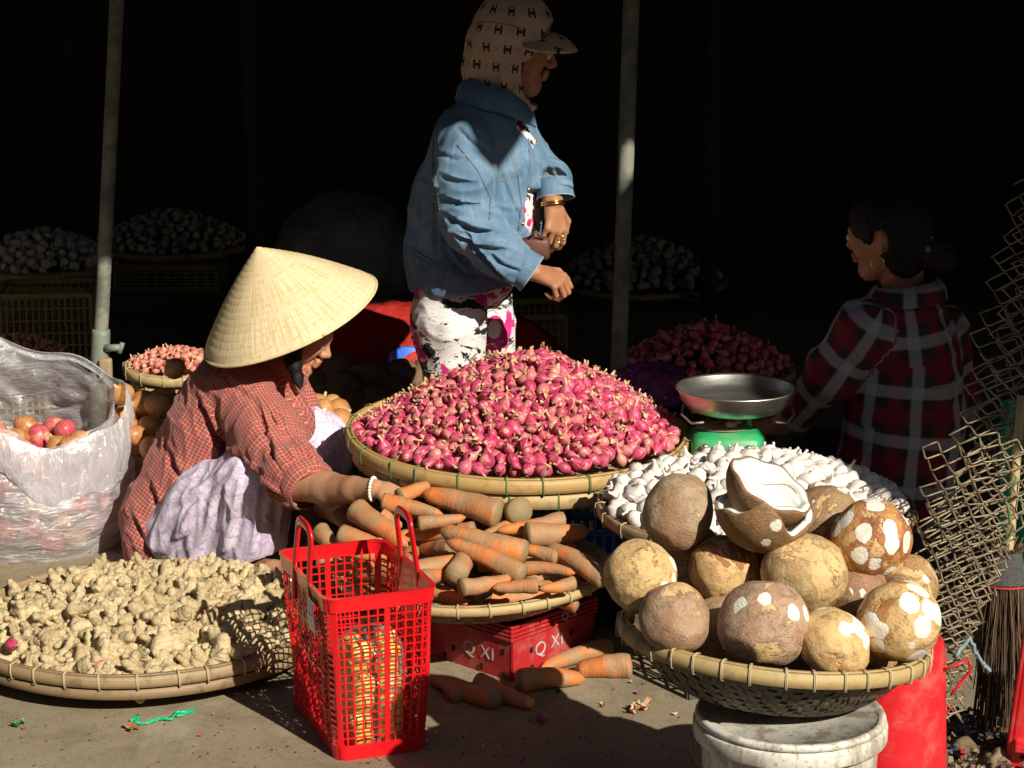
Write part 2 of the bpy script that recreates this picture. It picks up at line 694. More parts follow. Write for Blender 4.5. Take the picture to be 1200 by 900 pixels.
wall('market_wall', (-7, 11.2, 0), (7.5, 11.2, 0), 3.2, 0.2, 'dark plastered wall at the very back of the covered market')
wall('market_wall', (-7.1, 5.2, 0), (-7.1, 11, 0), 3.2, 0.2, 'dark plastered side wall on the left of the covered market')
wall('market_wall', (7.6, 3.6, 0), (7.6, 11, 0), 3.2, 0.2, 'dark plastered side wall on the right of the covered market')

EDGE = [(-7, 3.75), (-1.5, 3.95), (-0.4, 4.12), (.2, 4.15), (.37, 4.2), (.9, 4.34), (.98, 4.34), (1.02, 4.33), (1.09, 4.23), (1.13, 4.18), (1.19, 4.15), (1.225, 4.22),
        (1.20, 4.32), (1.13, 4.44), (1.10, 4.55), (1.25, 4.62), (1.5, 4.68), (1.585, 4.72), (1.60, 4.86), (1.685, 4.86), (1.705, 4.74), (1.715, 4.5), (1.74, 4.2), (1.84, 3.92),
        (1.95, 3.70), (2.25, 3.35), (2.42, 2.85), (2.48, 2.52), (2.56, 2.40), (2.9, 2.20), (3.6, 2.0), (7.5, 1.6)]
HT = 2.5
mb = MB()
v = []; nrow = 10
for j in range(nrow):
    t = j / (nrow - 1)
    for (x, y) in EDGE:
        yy = y + (11.3 - y) * t ** 1.5
        v.append((x, yy, HT + 0.05 * math.sin(3 * x) * math.sin(PI * min(1, t * 2)) + 0.25 * t))
n0 = len(v)
v += [(a, b, c + 0.006) for (a, b, c) in v]
m_ = len(EDGE)
f = grid_faces(m_, nrow) + [tuple(reversed([i + n0 for i in q])) for q in grid_faces(m_, nrow)]
for i in range(m_ - 1): f.append((i, i + n0, i + 1 + n0, i + 1))
mb.add(v, f)
tarp = obj('tarpaulin_roof', mb.mesh('tarpaulin_roof', False), M['roof_cloth'])
tag(tarp, 'big dark tarpaulin stretched overhead as the roof of the market stalls', 'tarpaulin')
# added unseen front across the lane, behind the viewer: cuts the low skylight
M['added_facade'] = plain('added_lane_front', (0.16, 0.13, 0.10), 0.9, 0, .5, 2)
mb = MB()
mb.add(*box_vf(22, .3, 6.4, (0, 0, 3.2)))
for i in range(7):
    mb.add(*box_vf(.12, .1, 3.0, (-7.2 + 2.4 * i, .2, 1.5)))
    mb.add(*box_vf(2.2, .08, 2.4, (-6 + 2.4 * i, .18, 1.2)))
mb.add(*box_vf(16, 1.2, .06, (0, .7, 3.1)))
tag(obj('market_wall', mb.mesh('market_wall', False), M['added_facade'], loc=(0, -5.6, 0)), 'added unseen brown shop front across the lane behind the viewer, blocking low skylight', 'building')


mb = MB()      # added unseen awning over the lane: cuts skylight and bounce from the ground
v = []
for j in range(8):
    for i in range(40):
        v.append((-10 + 20 * i / 39, -5.4 + 5.0 * j / 7, 3.25 + .08 * math.sin(i * .9) - .12 * math.sin(PI * j / 7)))
n0 = len(v); g = grid_faces(40, 8)
mb.add(v + [(a, b, c + .006) for a, b, c in v], g + [tuple(reversed([k + n0 for k in q])) for q in g])
tag(obj('shade_awning', mb.mesh('shade_awning'), M['roof_cloth']), 'added dark canvas awning, unseen, shading the lane behind the viewer', 'awning')


# added cloths under the roof, out of view: keep skylight off the back
def add_shade_cloth(Y, z0, label):
    mb = MB(); v = []; n = 120
    for j in range(6):
        for i in range(n):
            x = -7 + 14.5 * i / (n - 1)
            v.append((x, Y + .04 * math.sin(x * 4.3) * (1 - j / 5), z0 + .02 * math.sin(x * 2.1) * (1 - j / 5) + (2.52 - z0) * j / 5))
    n0 = len(v); g = grid_faces(n, 6)
    mb.add(v + [(a, b + .006, c) for a, b, c in v], g + [tuple(reversed([k + n0 for k in q])) for q in g])
    tag(obj('shade_cloth', mb.mesh('shade_cloth'), M['roof_cloth']), label, 'cloth')


add_shade_cloth(6.98, 1.47, 'added light-blocking cloth, unseen under the roof just behind the standing woman')
add_shade_cloth(8.9, 1.36, 'added light-blocking cloth, unseen under the roof at the very back of the stall')


# ---------------------------------------------------------------- poles
def pole(base, top, r, label, lower=None, mat='pole'):
    base, top = V(base), V(top)
    t = thing('roof_pole', label, 'pole', base)
    L = (top - base)
    pts = [L * (i / 12) for i in range(13)]
    mb = MB(); mb.add(*tube_vf(pts, r, 20))
    obj('tube', mb.mesh('tube'), M[mat], t)
    if lower:
        h = lower
        k = h / L.z
        mb = MB(); mb.add(*tube_vf([(0, 0, 0), L * k * .5, L * k * .97, L * k], [r * 1.32, r * 1.32, r * 1.32, r * 1.25], 20))
        obj('sleeve', mb.mesh('sleeve'), M['pole_sleeve'], t)
    return t


p0 = at(116, 432, 6.4)
pA = at(117, 420, 6.4); pB = at(137, 0, 6.4)
d = (pB - pA) / (pB.z - pA.z)
lp = pole(pA - d * pA.z, pA + d * (2.6 - pA.z), 8.3 / pxm(6.4, .6), 'grey metal pole behind the plastic bag, lit low down, with a bolted green sleeve', lower=at(117, 386, 6.4).z)
# bolt with wing and a clamp on the sleeve
c0 = at(128, 408, 6.38) - lp.location
mb = MB(); mb.add(*tube_vf([c0 + V((-.01, 0, 0)), c0 + V((.034, -.01, .004))], [.011, .010], 12))
mb.add(*tube_vf([c0 + V((.03, -.012, -.012)), c0 + V((.04, -.008, .018))], .007, 8))
obj('clamp_bolt', mb.mesh('clamp_bolt'), M['pole_sleeve'], lp)
c0 = at(124, 432, 6.37) - lp.location
mb = MB(); mb.add(*box_vf(.035, .03, .06, c0, .006))
M['wood_old'] = plain('old_wood', (0.36, 0.27, 0.15), 0.8, 0, .6, 20)
obj('wooden_wedge', mb.mesh('wooden_wedge'), M['wood_old'], lp)

pA = at(725, 430, 6.7); pB = at(740, 0, 6.7)
d = (pB - pA) / (pB.z - pA.z)
pole(pA - d * pA.z, pA + d * (2.65 - pA.z), 9.6 / pxm(6.7, .8), 'grey metal pole behind the red shallot heap with one patch of sunlight')
for (x, lab) in ((300, 'faint dark post far back in the stall above the conical hat'), (830, 'faint dark post far back right of the lit pole')):
    b = at(x, 330, 9.2)
    pole((b.x, b.y, 0), (b.x, b.y, 2.68), .035, lab, mat='dark_wall')
# ---------------------------------------------------------------- bamboo trays
def mat_bamboo(name, c1, c2, c3, dirt=0.4):
    m = NT(name, 0.5, 0.45)
    co = m.coord(); r = m.rnd()
    uv = m.coord('UV')
    f = m.noise(m.vshift(m.mapping(co, (30, 30, 30)), r), 1.0, 5, 0.6)
    st = m.noise(m.vshift(m.mapping(uv, (3, 160, 1)), r), 1.0, 3, 0.6)
    c = m.mix(r, c1, c2)
    c = m.mix(m.step(st, 0.35, 0.75), c, c3)
    c = m.mix(m.math('MULTIPLY', m.step(f, 0.5, 0.75), dirt), c, tuple(x * .25 for x in c3))
    m.col(c)
    m.bump(st, 0.25, 0.002)
    return m.m


M['bamboo'] = mat_bamboo('bamboo_golden', (.44, .28, .095), (.54, .37, .15), (.34, .20, .06), .5)
M['bamboo_pale'] = mat_bamboo('bamboo_pale', (.50, .36, .16), (.58, .44, .21), (.36, .25, .10), .55)
M['bamboo_brown'] = mat_bamboo('bamboo_brown', (.30, .20, .11), (.42, .30, .16), (.20, .13, .06), .6)
M['weave_pale'] = mat_bamboo('weave_pale', (.45, .33, .16), (.55, .42, .22), (.33, .23, .11), .7)
M['weave_brown'] = mat_bamboo('weave_brown', (.26, .19, .10), (.36, .27, .15), (.14, .10, .05), .7)
M['weave_dark'] = mat_bamboo('weave_dark', (.11, .085, .05), (.19, .15, .09), (.06, .045, .025), .6)
M['tie_green'] = plain('green_twine', (.12, .22, .07), .6)
M['tie_tan'] = plain('tan_twine', (.55, .45, .26), .7)


def tray(name, label, loc, R, depth, rot=(0, 0, 0), rim_h=.026, wall=.38, mats=('bamboo', 'weave_pale', 'tie_green'),
         strip=.013, ties=22, second=False, cat='basket', group=None, skew=0.0, amp=.0022):
    """round woven tray; origin on the centre of its foot, rim at z = depth"""
    t = thing(name, label, cat, loc, rot, group)
    r0 = R * (1 - wall)
    def zf(r):
        q = max(0.0, (r - r0) / (R - r0))
        return depth * min(1.0, q) ** 1.6 + .004
    mb = MB()
    c, s = math.cos(skew), math.sin(skew)
    nst = int(2 * R / strip)
    for dirn in (0, 1):
        for k in range(nst + 1):
            o = -R + (k + .5) * strip
            if abs(o) >= R * .995: continue
            half = math.sqrt(max(R * R * .99 - o * o, 0))
            n = max(2, int(2 * half / strip * 1.0))
            rows = []
            for i in range(n + 1):
                p = -half + 2 * half * i / n
                row = []
                kk = int(math.floor((p + R) / strip))
                over = ((kk + (k if dirn == 0 else -k) ) % 4) < 2
                if dirn: over = ((k - kk) % 4) >= 2
                else: over = ((kk - k) % 4) < 2
                for side in (-.46, .46):
                    a, b = (p, o + side * strip) if dirn == 0 else (o + side * strip, p)
                    rr = math.hypot(a, b)
                    if rr > R:
                        a *= R / rr; b *= R / rr; rr = R
                    z = zf(rr) + (amp if over else -amp)
                    row.append((a * c - b * s, a * s + b * c, z))
                rows.append(row)
            v = [q for row in rows for q in row]
            mb.add(v, grid_faces(2, n + 1), [(j % 2 * .03 + k * .13, j * .02) for j in range(len(v))])
    # thin backing so that nothing shows through
    prof = [(r0 * .02, zf(0) )] + [(r0, zf(r0))] + [(r0 + (R - r0) * q, zf(r0 + (R - r0) * q)) for q in (.25, .5, .75, 1)]
    v, f, uv = lathe_vf([(r, z - .0005) for r, z in prof], 48)
    mb.add(v, f, uv)
    obj('woven_bowl', mb.mesh('woven_bowl', False), M[mats[1]], t, kind='stuff')
    # rim: outer and inner split-bamboo hoops
    def wob(a, q): return 1 + .004 * math.sin(3 * a + 1) + .003 * math.sin(7 * a)
    def hoop(nm, r1, z0, z1, th, mat):
        prof = [(r1, z0), (r1 + th, z0 + .002), (r1 + th * 1.15, (z0 + z1) / 2), (r1 + th, z1 - .002), (r1, z1), (r1 - .001, (z0 + z1) / 2), (r1, z0)]
        m2 = MB()
        v, f, uv = lathe_vf(prof, 96, wob)
        m2.add(v, f, [(0.1 + .8 * u, w) for (u, w) in uv])
        return obj(nm, m2.mesh(nm), M[mat], t)
    hoop('rim_hoop', R, depth - rim_h * .75, depth + rim_h * .25, .007, mats[0])
    hoop('inner_hoop', R - .009, depth - rim_h * .45, depth + rim_h * .32, .006, mats[0])
    if second:
        hoop('lower_hoop', R * .985, depth - rim_h * 1.75, depth - rim_h * .85, .008, mats[0])
    # ties
    m3 = MB()
    a = [(R - .013, 0, depth + rim_h * .36), (R - .002, 0, depth + rim_h * .42), (R + .009, 0, depth + rim_h * .30), (R + .011, .001, depth - rim_h * .3),
         (R + .009, .002, depth - rim_h * .8), (R - .004, .002, depth - rim_h * .9)]
    m3.add(*tube_vf(a, .0010, 6))
    m3.add(*tube_vf([(p[0] + .0004, p[1] + .0024, p[2]) for p in a], .0010, 6))
    tm = m3.mesh('tie')
    for i in range(ties):
        o = obj('tie', tm, M[mats[2]], t, rot=(0, 0, 2 * PI * (i + .3 * random.random()) / ties))
    return t


def crate(name, label, loc, size, rotz, mat, bars=True, cat='crate', text=None, wall_t=.006):
    """plastic crate with ribbed collar, slots and a rim; origin on the middle of its foot"""
    sx, sy, sz = size
    t = thing(name, label, cat, loc, (0, 0, rotz))
    mb = MB()
    tp = .93
    # four tapered sides
    def side(ax, sg):
        hx, hy = sx / 2, sy / 2
        if ax == 0:
            v = [(-hx * tp, sg * hy * tp, 0), (hx * tp, sg * hy * tp, 0), (hx * .97, sg * hy * .97, sz * .72), (-hx * .97, sg * hy * .97, sz * .72)]
        else:
            v = [(sg * hx * tp, -hy * tp, 0), (sg * hx * tp, hy * tp, 0), (sg * hx * .97, hy * .97, sz * .72), (sg * hx * .97, -hy * .97, sz * .72)]
        n = (0, -sg * wall_t, 0) if ax == 0 else (-sg * wall_t, 0, 0)
        v2 = [tuple(np.array(q) + np.array(n)) for q in v]
        m = MB(); m.add(v + v2, [(0, 1, 2, 3), (7, 6, 5, 4), (0, 4, 5, 1), (1, 5, 6, 2), (2, 6, 7, 3), (3, 7, 4, 0)])
        return m
    for ax in (0, 1):
        for sg in (-1, 1):
            obj('side_panel', side(ax, sg).mesh('side_panel', False), mat, t)
    m = MB(); m.add(*box_vf(sx * tp, sy * tp, .006, (0, 0, .004)))
    obj('floor_panel', m.mesh('floor_panel', False), mat, t)
    # collar: stacked ribs all round
    for k in range(4 if bars else 2):
        z = sz * .74 + (sz * .26 - .006) * k / (3 if bars else 1)
        ex = 1.0 + .0 * k
        m = MB()
        th = .007
        for sg in (-1, 1):
            m.add(*box_vf(sx * ex, th * 1.6, th, (0, sg * (sy * ex / 2 - th * .8), z), .0015))
            m.add(*box_vf(th * 1.6, sy * ex - th * 3.3, th, (sg * (sx * ex / 2 - th * .8), 0, z), .0015))
        obj('rib', m.mesh('rib', False), mat, t)
    m = MB()
    nn = 5
    for sg in (-1, 1):
        for i in range(nn):
            m.add(*box_vf(.006, .004, sz * .25, (-sx / 2 * .97 + sx * .97 * i / (nn - 1), sg * (sy * .97 / 2 + .0), sz * .865)))
            m.add(*box_vf(.004, .006, sz * .25, (sg * (sx * .97 / 2), -sy / 2 * .94 + sy * .94 * i / (nn - 1), sz * .865)))
    obj('rib_posts', m.mesh('rib_posts', False), mat, t, kind='stuff')
    return t


def lattice_box(name, label, loc, size, rotz, mat, nx=12, nz=8, cat='crate', bar=.006):
    """open plastic crate with a square lattice on each side"""
    sx, sy, sz = size
    t = thing(name, label, cat, loc, (0, 0, rotz))
    for (w, off, r) in ((sx, sy / 2, 0), (sx, sy / 2, PI), (sy, sx / 2, PI / 2), (sy, sx / 2, -PI / 2)):
        m = MB()
        n = max(3, int(nx * w / sx))
        for i in range(n + 1):
            m.add(*box_vf(bar * (2.5 if i in (0, n) else 1), bar, sz, (-w / 2 + w * i / n, -off, sz / 2)))
        for k in range(nz + 1):
            m.add(*box_vf(w, bar * .8, bar * (3 if k in (0, nz) else 1), (0, -off + .0005, sz * k / nz)))
        obj('lattice_side', m.mesh('lattice_side', False), mat, t, rot=(0, 0, r))
    m = MB(); m.add(*box_vf(sx, sy, .005, (0, 0, .006)))
    obj('floor_panel', m.mesh('floor_panel', False), mat, t)
    return t


def plastic(name, c, rough=.35, dust=(.5, .42, .32), amt=.35, sss=0):
    m = NT(name, rough, .5)
    co = m.coord()
    f = m.noise(co, 16, 6, .65)
    g = m.noise(m.mapping(co, (6, 6, 60)), 3, 3, .6)
    cc = m.mix(m.math('MULTIPLY', m.step(f, .45, .75), amt), c, dust)
    cc = m.mix(m.math('MULTIPLY', m.step(g, .6, .8), amt * .8), cc, dust)
    m.col(cc)
    m.rough(m.math('ADD', m.math('MULTIPLY', f, .35), rough - .1))
    m.bump(m.noise(co, 60, 3), .08, .002)
    return m.m


M['red_plastic'] = plastic('red_plastic', (.60, .012, .02), .35, (.55, .22, .16), .38)
M['red_crate'] = plastic('dusty_red_plastic', (.42, .015, .02), .5, (.45, .26, .20), .55)
M['blue_plastic'] = plastic('blue_plastic', (.02, .12, .55), .4, (.25, .3, .4), .25)
M['dull_crate'] = plastic('dull_yellow_plastic', (.22, .16, .05), .6, (.1, .08, .05), .5)
M['grey_crate'] = plastic('dark_grey_plastic', (.06, .06, .065), .6, (.15, .13, .1), .4)

# trays -----------------------------------------------------------
gt = atz(170, 722, .085)
ginger_tray = tray('bamboo_tray', 'wide shallow brown bamboo tray on the ground full of ginger, at the front left', (gt.x, gt.y, 0), .42, .085,
                   mats=('bamboo_brown', 'weave_brown', 'tie_tan'), ties=34, second=True, strip=.015, rim_h=.028)
st = at(606, 506, 5.6)
SH_C = V((st.x, st.y, st.z))
shallot_tray = tray('bamboo_tray', 'golden bamboo tray holding the heap of red shallots', (SH_C.x, SH_C.y, SH_C.z - .075), .425, .075,
                    rot=(math.radians(2.0), math.radians(1.2), 0), mats=('bamboo', 'weave_pale', 'tie_green'), ties=26, second=False, rim_h=.036)
under_tray = tray('bamboo_tray', 'empty golden bamboo tray stacked under the tray of red shallots', (SH_C.x + .004, SH_C.y - .004, SH_C.z - .118), .412, .076,
                  rot=(math.radians(2.0), math.radians(1.2), .3), mats=('bamboo_pale', 'weave_pale', 'tie_green'), ties=26, rim_h=.036, strip=.018, amp=.004)
ct = at(553, 663, 5.12)
CA_C = V(ct)
carrot_tray = tray('bamboo_tray', 'pale bamboo tray of carrots resting on the red crate', (CA_C.x, CA_C.y, CA_C.z - .075), .315, .075,
                   rot=(0, math.radians(-1), 0), mats=('bamboo_pale', 'weave_pale', 'tie_tan'), ties=30, rim_h=.022, strip=.012)
gc = at(885, 592, 4.98)
GA_C = V(gc)
garlic_tray = tray('bamboo_tray', 'brown bamboo tray of white garlic behind the coconuts', (GA_C.x, GA_C.y, GA_C.z - .08), .35, .08,
                   mats=('bamboo_brown', 'weave_brown', 'tie_tan'), ties=24, rim_h=.026, strip=.013)
cc_ = at(904, 746, 3.92)
CO_C = V(cc_)
coco_tray = tray('bamboo_tray', 'dark woven bamboo tray of coconuts balanced on the white bucket', (CO_C.x - .004, CO_C.y, CO_C.z - .105), .273, .105,
                 rot=(math.radians(-5), math.radians(5.0), 0), wall=.44, mats=('bamboo_pale', 'weave_dark', 'tie_tan'), ties=34, rim_h=.028, strip=.011, amp=.003)
s = at(205, 432, 6.75)
small_tray = tray('bamboo_tray', 'small lit bamboo tray of little shallots behind the conical hat', (s.x, s.y, s.z - .05), .145, .06,
                  rot=(math.radians(4), math.radians(1), 0), mats=('bamboo_pale', 'weave_pale', 'tie_tan'), ties=14, rim_h=.03)
tray('bamboo_tray', 'bamboo tray stacked under the small tray of little shallots', (s.x + .012, s.y - .006, s.z - .09), .138, .06,
     rot=(math.radians(4), math.radians(3), 0), mats=('bamboo_pale', 'weave_pale', 'tie_tan'), ties=14, rim_h=.026)
lattice_box('plastic_crate', 'dull crate hidden under the small tray of little shallots', (s.x, s.y, 0), (.30, .24, s.z - .09), .2, M['grey_crate'], 8, 6)
OB = at(205, 520, 6.22)
onion_basket = tray('bamboo_basket', 'deep bamboo basket of brown onions behind the squatting woman', (OB.x, OB.y, 0), .17, OB.z, wall=.35,
                    mats=('bamboo_brown', 'weave_brown', 'tie_tan'), ties=12, strip=.02)
OC = at(352, 500, 6.2)
onion_basket2 = tray('bamboo_basket', 'pale bamboo basket of onions at the knee of the squatting woman', (OC.x, OC.y, 0), .145, OC.z, wall=.3,
                     mats=('bamboo_pale', 'weave_pale', 'tie_green'), ties=12, strip=.018)

# crates ----------------------------------------------------------
A = atz(599, 799, 0); B = atz(697, 762, 0)
ang = math.atan2(B.y - A.y, B.x - A.x)
cw, cd = .275, .30
ux = V((math.cos(ang), math.sin(ang), 0)); uy = V((-ux.y, ux.x, 0))
ctr = A + ux * cw / 2 + uy * cd / 2
CRATE = crate('plastic_crate', 'low dusty red plastic crate with white letters under the carrot tray', (ctr.x, ctr.y, 0), (cw / .93, cd / .93, CA_C.z - .078), ang, M['red_crate'])
M['white_print'] = plain('white_print', (.55, .5, .46), .7, 0, .7, 40, 0)


def lettering(text, size, mat, parent, loc, rot, name='lettering', ext=.0006, shear=0):
    cu = bpy.data.curves.new('letters', 'FONT')
    cu.body = text; cu.size = size; cu.extrude = ext; cu.shear = shear
    cu.align_x = 'CENTER'
    cu.resolution_u = 3
    o = bpy.data.objects.new('letters', cu)
    COL.objects.link(o)
    dg = bpy.context.evaluated_depsgraph_get()
    me = bpy.data.meshes.new_from_object(o.evaluated_get(dg))
    bpy.data.objects.remove(o)
    return obj(name, me, mat, parent, loc, rot)


hx, hy, hz = cw / .93 / 2, cd / .93 / 2, CA_C.z - .078
sl = math.atan((.97 - .93) * hy / (hz * .72))
for (x, z, s_, tx) in ((-.045, hz * .30, .048, 'Q'), (.005, hz * .36, .042, 'X'), (.028, hz * .36, .042, 'I')):
    lettering(tx, s_, M['white_print'], CRATE, (x, -hy * .93 - .0022 - (z) * .053, z), (PI / 2 + .05, 0, 0))
for (y, z, s_, tx) in ((-.02, hz * .26, .048, 'Q'), (-.072, hz * .28, .042, 'X'), (-.095, hz * .28, .042, 'I')):
    lettering(tx, s_, M['white_print'], CRATE, (-hx * .93 - .0022 - z * .04, y, z), (PI / 2, 0, -PI / 2))
lettering('Q', .03, M['white_print'], CRATE, (.03, -hy - .0022, hz * .79), (PI / 2, 0, 0))
lettering('X', .026, M['white_print'], CRATE, (.06, -hy - .0022, hz * .80), (PI / 2, 0, 0))
M['black'] = plain('black_gap', (.004, .004, .004), .9, 0, 0, 5, 0)
m = MB()
for (x, z) in ((-.075, .45), (.06, .5), (-.07, .12)):
    m.add(*box_vf(.008, .004, .013, (x, -hy * .94 - hz * z * .05, hz * z)))
for (y, z) in ((.03, .28), (-.06, .12), (-.13, .1), (-.13, .5), (.06, .1)):
    m.add(*box_vf(.004, .008, .013, (-hx * .94 - hz * z * .03, y, hz * z)))
obj('slots', m.mesh('slots', False), M['black'], CRATE, kind='stuff')

b1 = at(668, 580, 5.32)
lattice_box('plastic_crate', 'bright blue plastic crate between the shallots and the garlic', (b1.x, b1.y + .16, b1.z - .2), (.36, .30, .2), -.05, M['blue_plastic'], 16, 4, bar=.009)
BL = bpy.data.objects[-1] if False else None
lid = MB(); lid.add(*box_vf(.375, .315, .010, (b1.x, b1.y + .16, b1.z + .0), .003))
tag(obj('crate_lid', lid.mesh('crate_lid', False), M['blue_plastic']), 'flat blue lid on the blue plastic crate', 'lid')
lattice_box('plastic_crate', 'dark plastic crate underneath the bright blue crate', (b1.x, b1.y + .16, 0), (.36, .30, b1.z - .202), -.05, M['grey_crate'], 10, 4)
lattice_box('plastic_crate', 'dark plastic crate that carries the two stacked shallot trays', (SH_C.x - .18, SH_C.y + .12, 0), (.32, .34, SH_C.z - .122), .05, M['grey_crate'], 10, 6)
lattice_box('plastic_crate', 'dark plastic crate underneath the garlic tray', (GA_C.x + .02, GA_C.y + .02, 0), (.36, .34, GA_C.z - .084), .05, M['grey_crate'], 10, 6)
# ---------------------------------------------------------------- produce: meshes
def bulb_mesh(name, prof, n=12, seed=0, tipbend=.1, lump=.05, ribs=0, hair=True):
    """onion-like body; prof (r, z) bottom to tip, unit size 1 long"""
    rs = random.Random(seed)
    v, f, uv = lathe_vf(prof, n)
    bx, by = rs.uniform(-1, 1) * tipbend, rs.uniform(-1, 1) * tipbend
    ex = 1 + rs.uniform(-.12, .12)
    out = []
    for (x, y, z) in v:
        a = math.atan2(y, x)
        t = max(0, z)
        k = 1 + lump * noise.noise(V((x * 2 + seed * 7, y * 2, z * 2)))
        if ribs: k *= 1 + .085 * math.cos(ribs * a + seed) * (1 if abs(z) < .45 else .3)
        out.append((x * k * ex + bx * t * t * 2, y * k / ex + by * t * t * 2, z))
    mb = MB(); mb.add(out, f, uv)
    if hair:   # dry roots
        for i in range(4):
            a = rs.uniform(0, 2 * PI)
            p = V((0, 0, prof[0][1]))
            q = p + V((math.cos(a) * .09, math.sin(a) * .09, -.08))
            mb.add([tuple(p), tuple(p + V((.03, 0, 0))), tuple(q)], [(0, 1, 2)], [(0, 0)] * 3)
    return mb.mesh(name)


SH_PROF = [(.03, -.42), (.13, -.40), (.25, -.30), (.31, -.14), (.31, .02), (.25, .17), (.15, .29), (.075, .38), (.05, .50), (.065, .60), (.02, .63)]
ON_PROF = [(.03, -.40), (.16, -.39), (.36, -.29), (.47, -.12), (.49, .04), (.43, .20), (.29, .33), (.13, .41), (.06, .48), (.055, .58), (.01, .60)]
GA_PROF = [(.05, -.33), (.20, -.36), (.38, -.27), (.47, -.10), (.45, .08), (.31, .21), (.16, .31), (.085, .42), (.055, .56), (.065, .66), (.01, .67)]


def mat_onion(name, a, b, streak, tip, streak_amt=.6, tan=.35, rough=.3, spec=.5, hi=.78):
    m = NT(name, rough, spec)
    r = m.rnd()
    uv = m.coord('UV'); s = m.sep(uv)
    co = m.vshift(m.coord('Object'), r, 91)
    g = m.noise(m.vshift(m.mapping(uv, (14, .8, 1)), r), 1.0, 3, .6)
    p = m.noise(co, 70, 4, .6)
    c = m.mix(r, a, b)
    c = m.mix(m.math('MULTIPLY', m.step(m.math('FRACT', m.math('MULTIPLY', r, 7.3)), .78, .86), .3), c, tip)
    c = m.mix(m.math('MULTIPLY', m.step(g, .42, .66), streak_amt), c, streak)
    c = m.mix(m.math('MULTIPLY', m.step(m.noise(co, 34, 3, .55), .58, .64), tan), c, tip)
    e = m.math('ADD', s[1], m.math('MULTIPLY', m.math('SUBTRACT', g, .5), .28))
    c = m.mix(m.step(e, hi - .13, hi + .05), c, tip)
    c = m.mix(m.math('SUBTRACT', 1.0, m.step(e, .03, .12)), c, tip)
    m.col(c)
    m.rough(m.math('ADD', m.math('MULTIPLY', p, .35), rough - .1))
    m.bump(m.math('ADD', g, m.math('MULTIPLY', p, .4)), .35, .002)
    return m.m


M['shallot'] = mat_onion('shallot_skin', (.56, .032, .115), (.34, .010, .065), (.80, .26, .32), (.74, .45, .27), .6, .45, .34)
M['small_shallot'] = mat_onion('small_shallot_skin', (.60, .20, .14), (.52, .13, .12), (.74, .40, .28), (.74, .50, .28), .5, .4)
M['onion'] = mat_onion('brown_onion_skin', (.50, .23, .07), (.38, .14, .05), (.62, .34, .14), (.62, .42, .2), .5, .25)
M['red_onion'] = mat_onion('red_onion_skin', (.52, .06, .09), (.40, .03, .06), (.62, .22, .16), (.66, .42, .22), .5, .3)
M['garlic'] = mat_onion('garlic_skin', (.80, .76, .70), (.74, .67, .62), (.66, .52, .52), (.70, .60, .46), .45, .12, .5, .4, .92)
M['peanut'] = M['garlic']


def mat_rough_root(name, a, b, dark, scale=30, rings=0.0):
    m = NT(name, .75, .3)
    r = m.rnd()
    co = m.vshift(m.coord('Object'), r, 53)
    f = m.noise(co, scale, 5, .6)
    g = m.noise(co, scale * 5, 4, .65)
    c = m.mix(r, a, b)
    c = m.mix(m.math('MULTIPLY', m.step(f, .5, .72), .6), c, dark)
    c = m.mix(m.math('MULTIPLY', m.step(g, .5, .7), .35), c, tuple(x * .6 for x in dark))
    wv = m.math('SINE', m.math('ADD', m.math('MULTIPLY', m.sep(m.coord('Object'))[0], 620), m.math('MULTIPLY', f, 9)))
    c = m.mix(m.math('MULTIPLY', m.step(wv, .80, .97), .40), c, dark)
    m.col(c)
    m.bump(m.math('ADD', m.math('ADD', f, g), m.math('MULTIPLY', wv, -.12)), .7, .003)
    return m.m


M['ginger'] = mat_rough_root('ginger_skin', (.60, .48, .28), (.46, .35, .19), (.26, .19, .10), 34)
M['tuber'] = mat_rough_root('brown_tuber', (.24, .15, .08), (.18, .11, .06), (.08, .05, .03))


def mat_carrot():
    m = NT('carrot_skin', .6, .35)
    r = m.rnd()
    uv = m.coord('UV'); s = m.sep(uv)
    co = m.vshift(m.coord('Object'), r, 71)
    base = m.mix(r, (.68, .22, .055), (.56, .16, .04))
    f = m.noise(co, 16, 5, .62)
    g = m.noise(m.mapping(co, (1, 1, 1)), 90, 4, .65)
    ring = m.noise(m.vshift(m.mapping(uv, (1.2, 26, 1)), r), 1, 3, .6)
    c = m.mix(m.math('MULTIPLY', m.step(ring, .53, .68), .55), base, (.30, .14, .05))
    dirt = m.math('ADD', f, m.math('MULTIPLY', s[1], .14))
    c = m.mix(m.math('MULTIPLY', m.step(dirt, .44, .64), .82), c, (.32, .22, .12))
    c = m.mix(m.math('MULTIPLY', m.step(g, .55, .7), .4), c, (.20, .13, .06))
    c = m.mix(m.math('MULTIPLY', m.step(s[1], .90, .97), .85), c, (.25, .19, .09))
    m.col(c)
    m.bump(m.math('ADD', m.math('MULTIPLY', ring, .8), g), .45, .004)
    return m.m


M['carrot'] = mat_carrot()
M['carrot_cut'] = plain('cut_carrot', (.75, .26, .04), .5, 0, .3, 60)


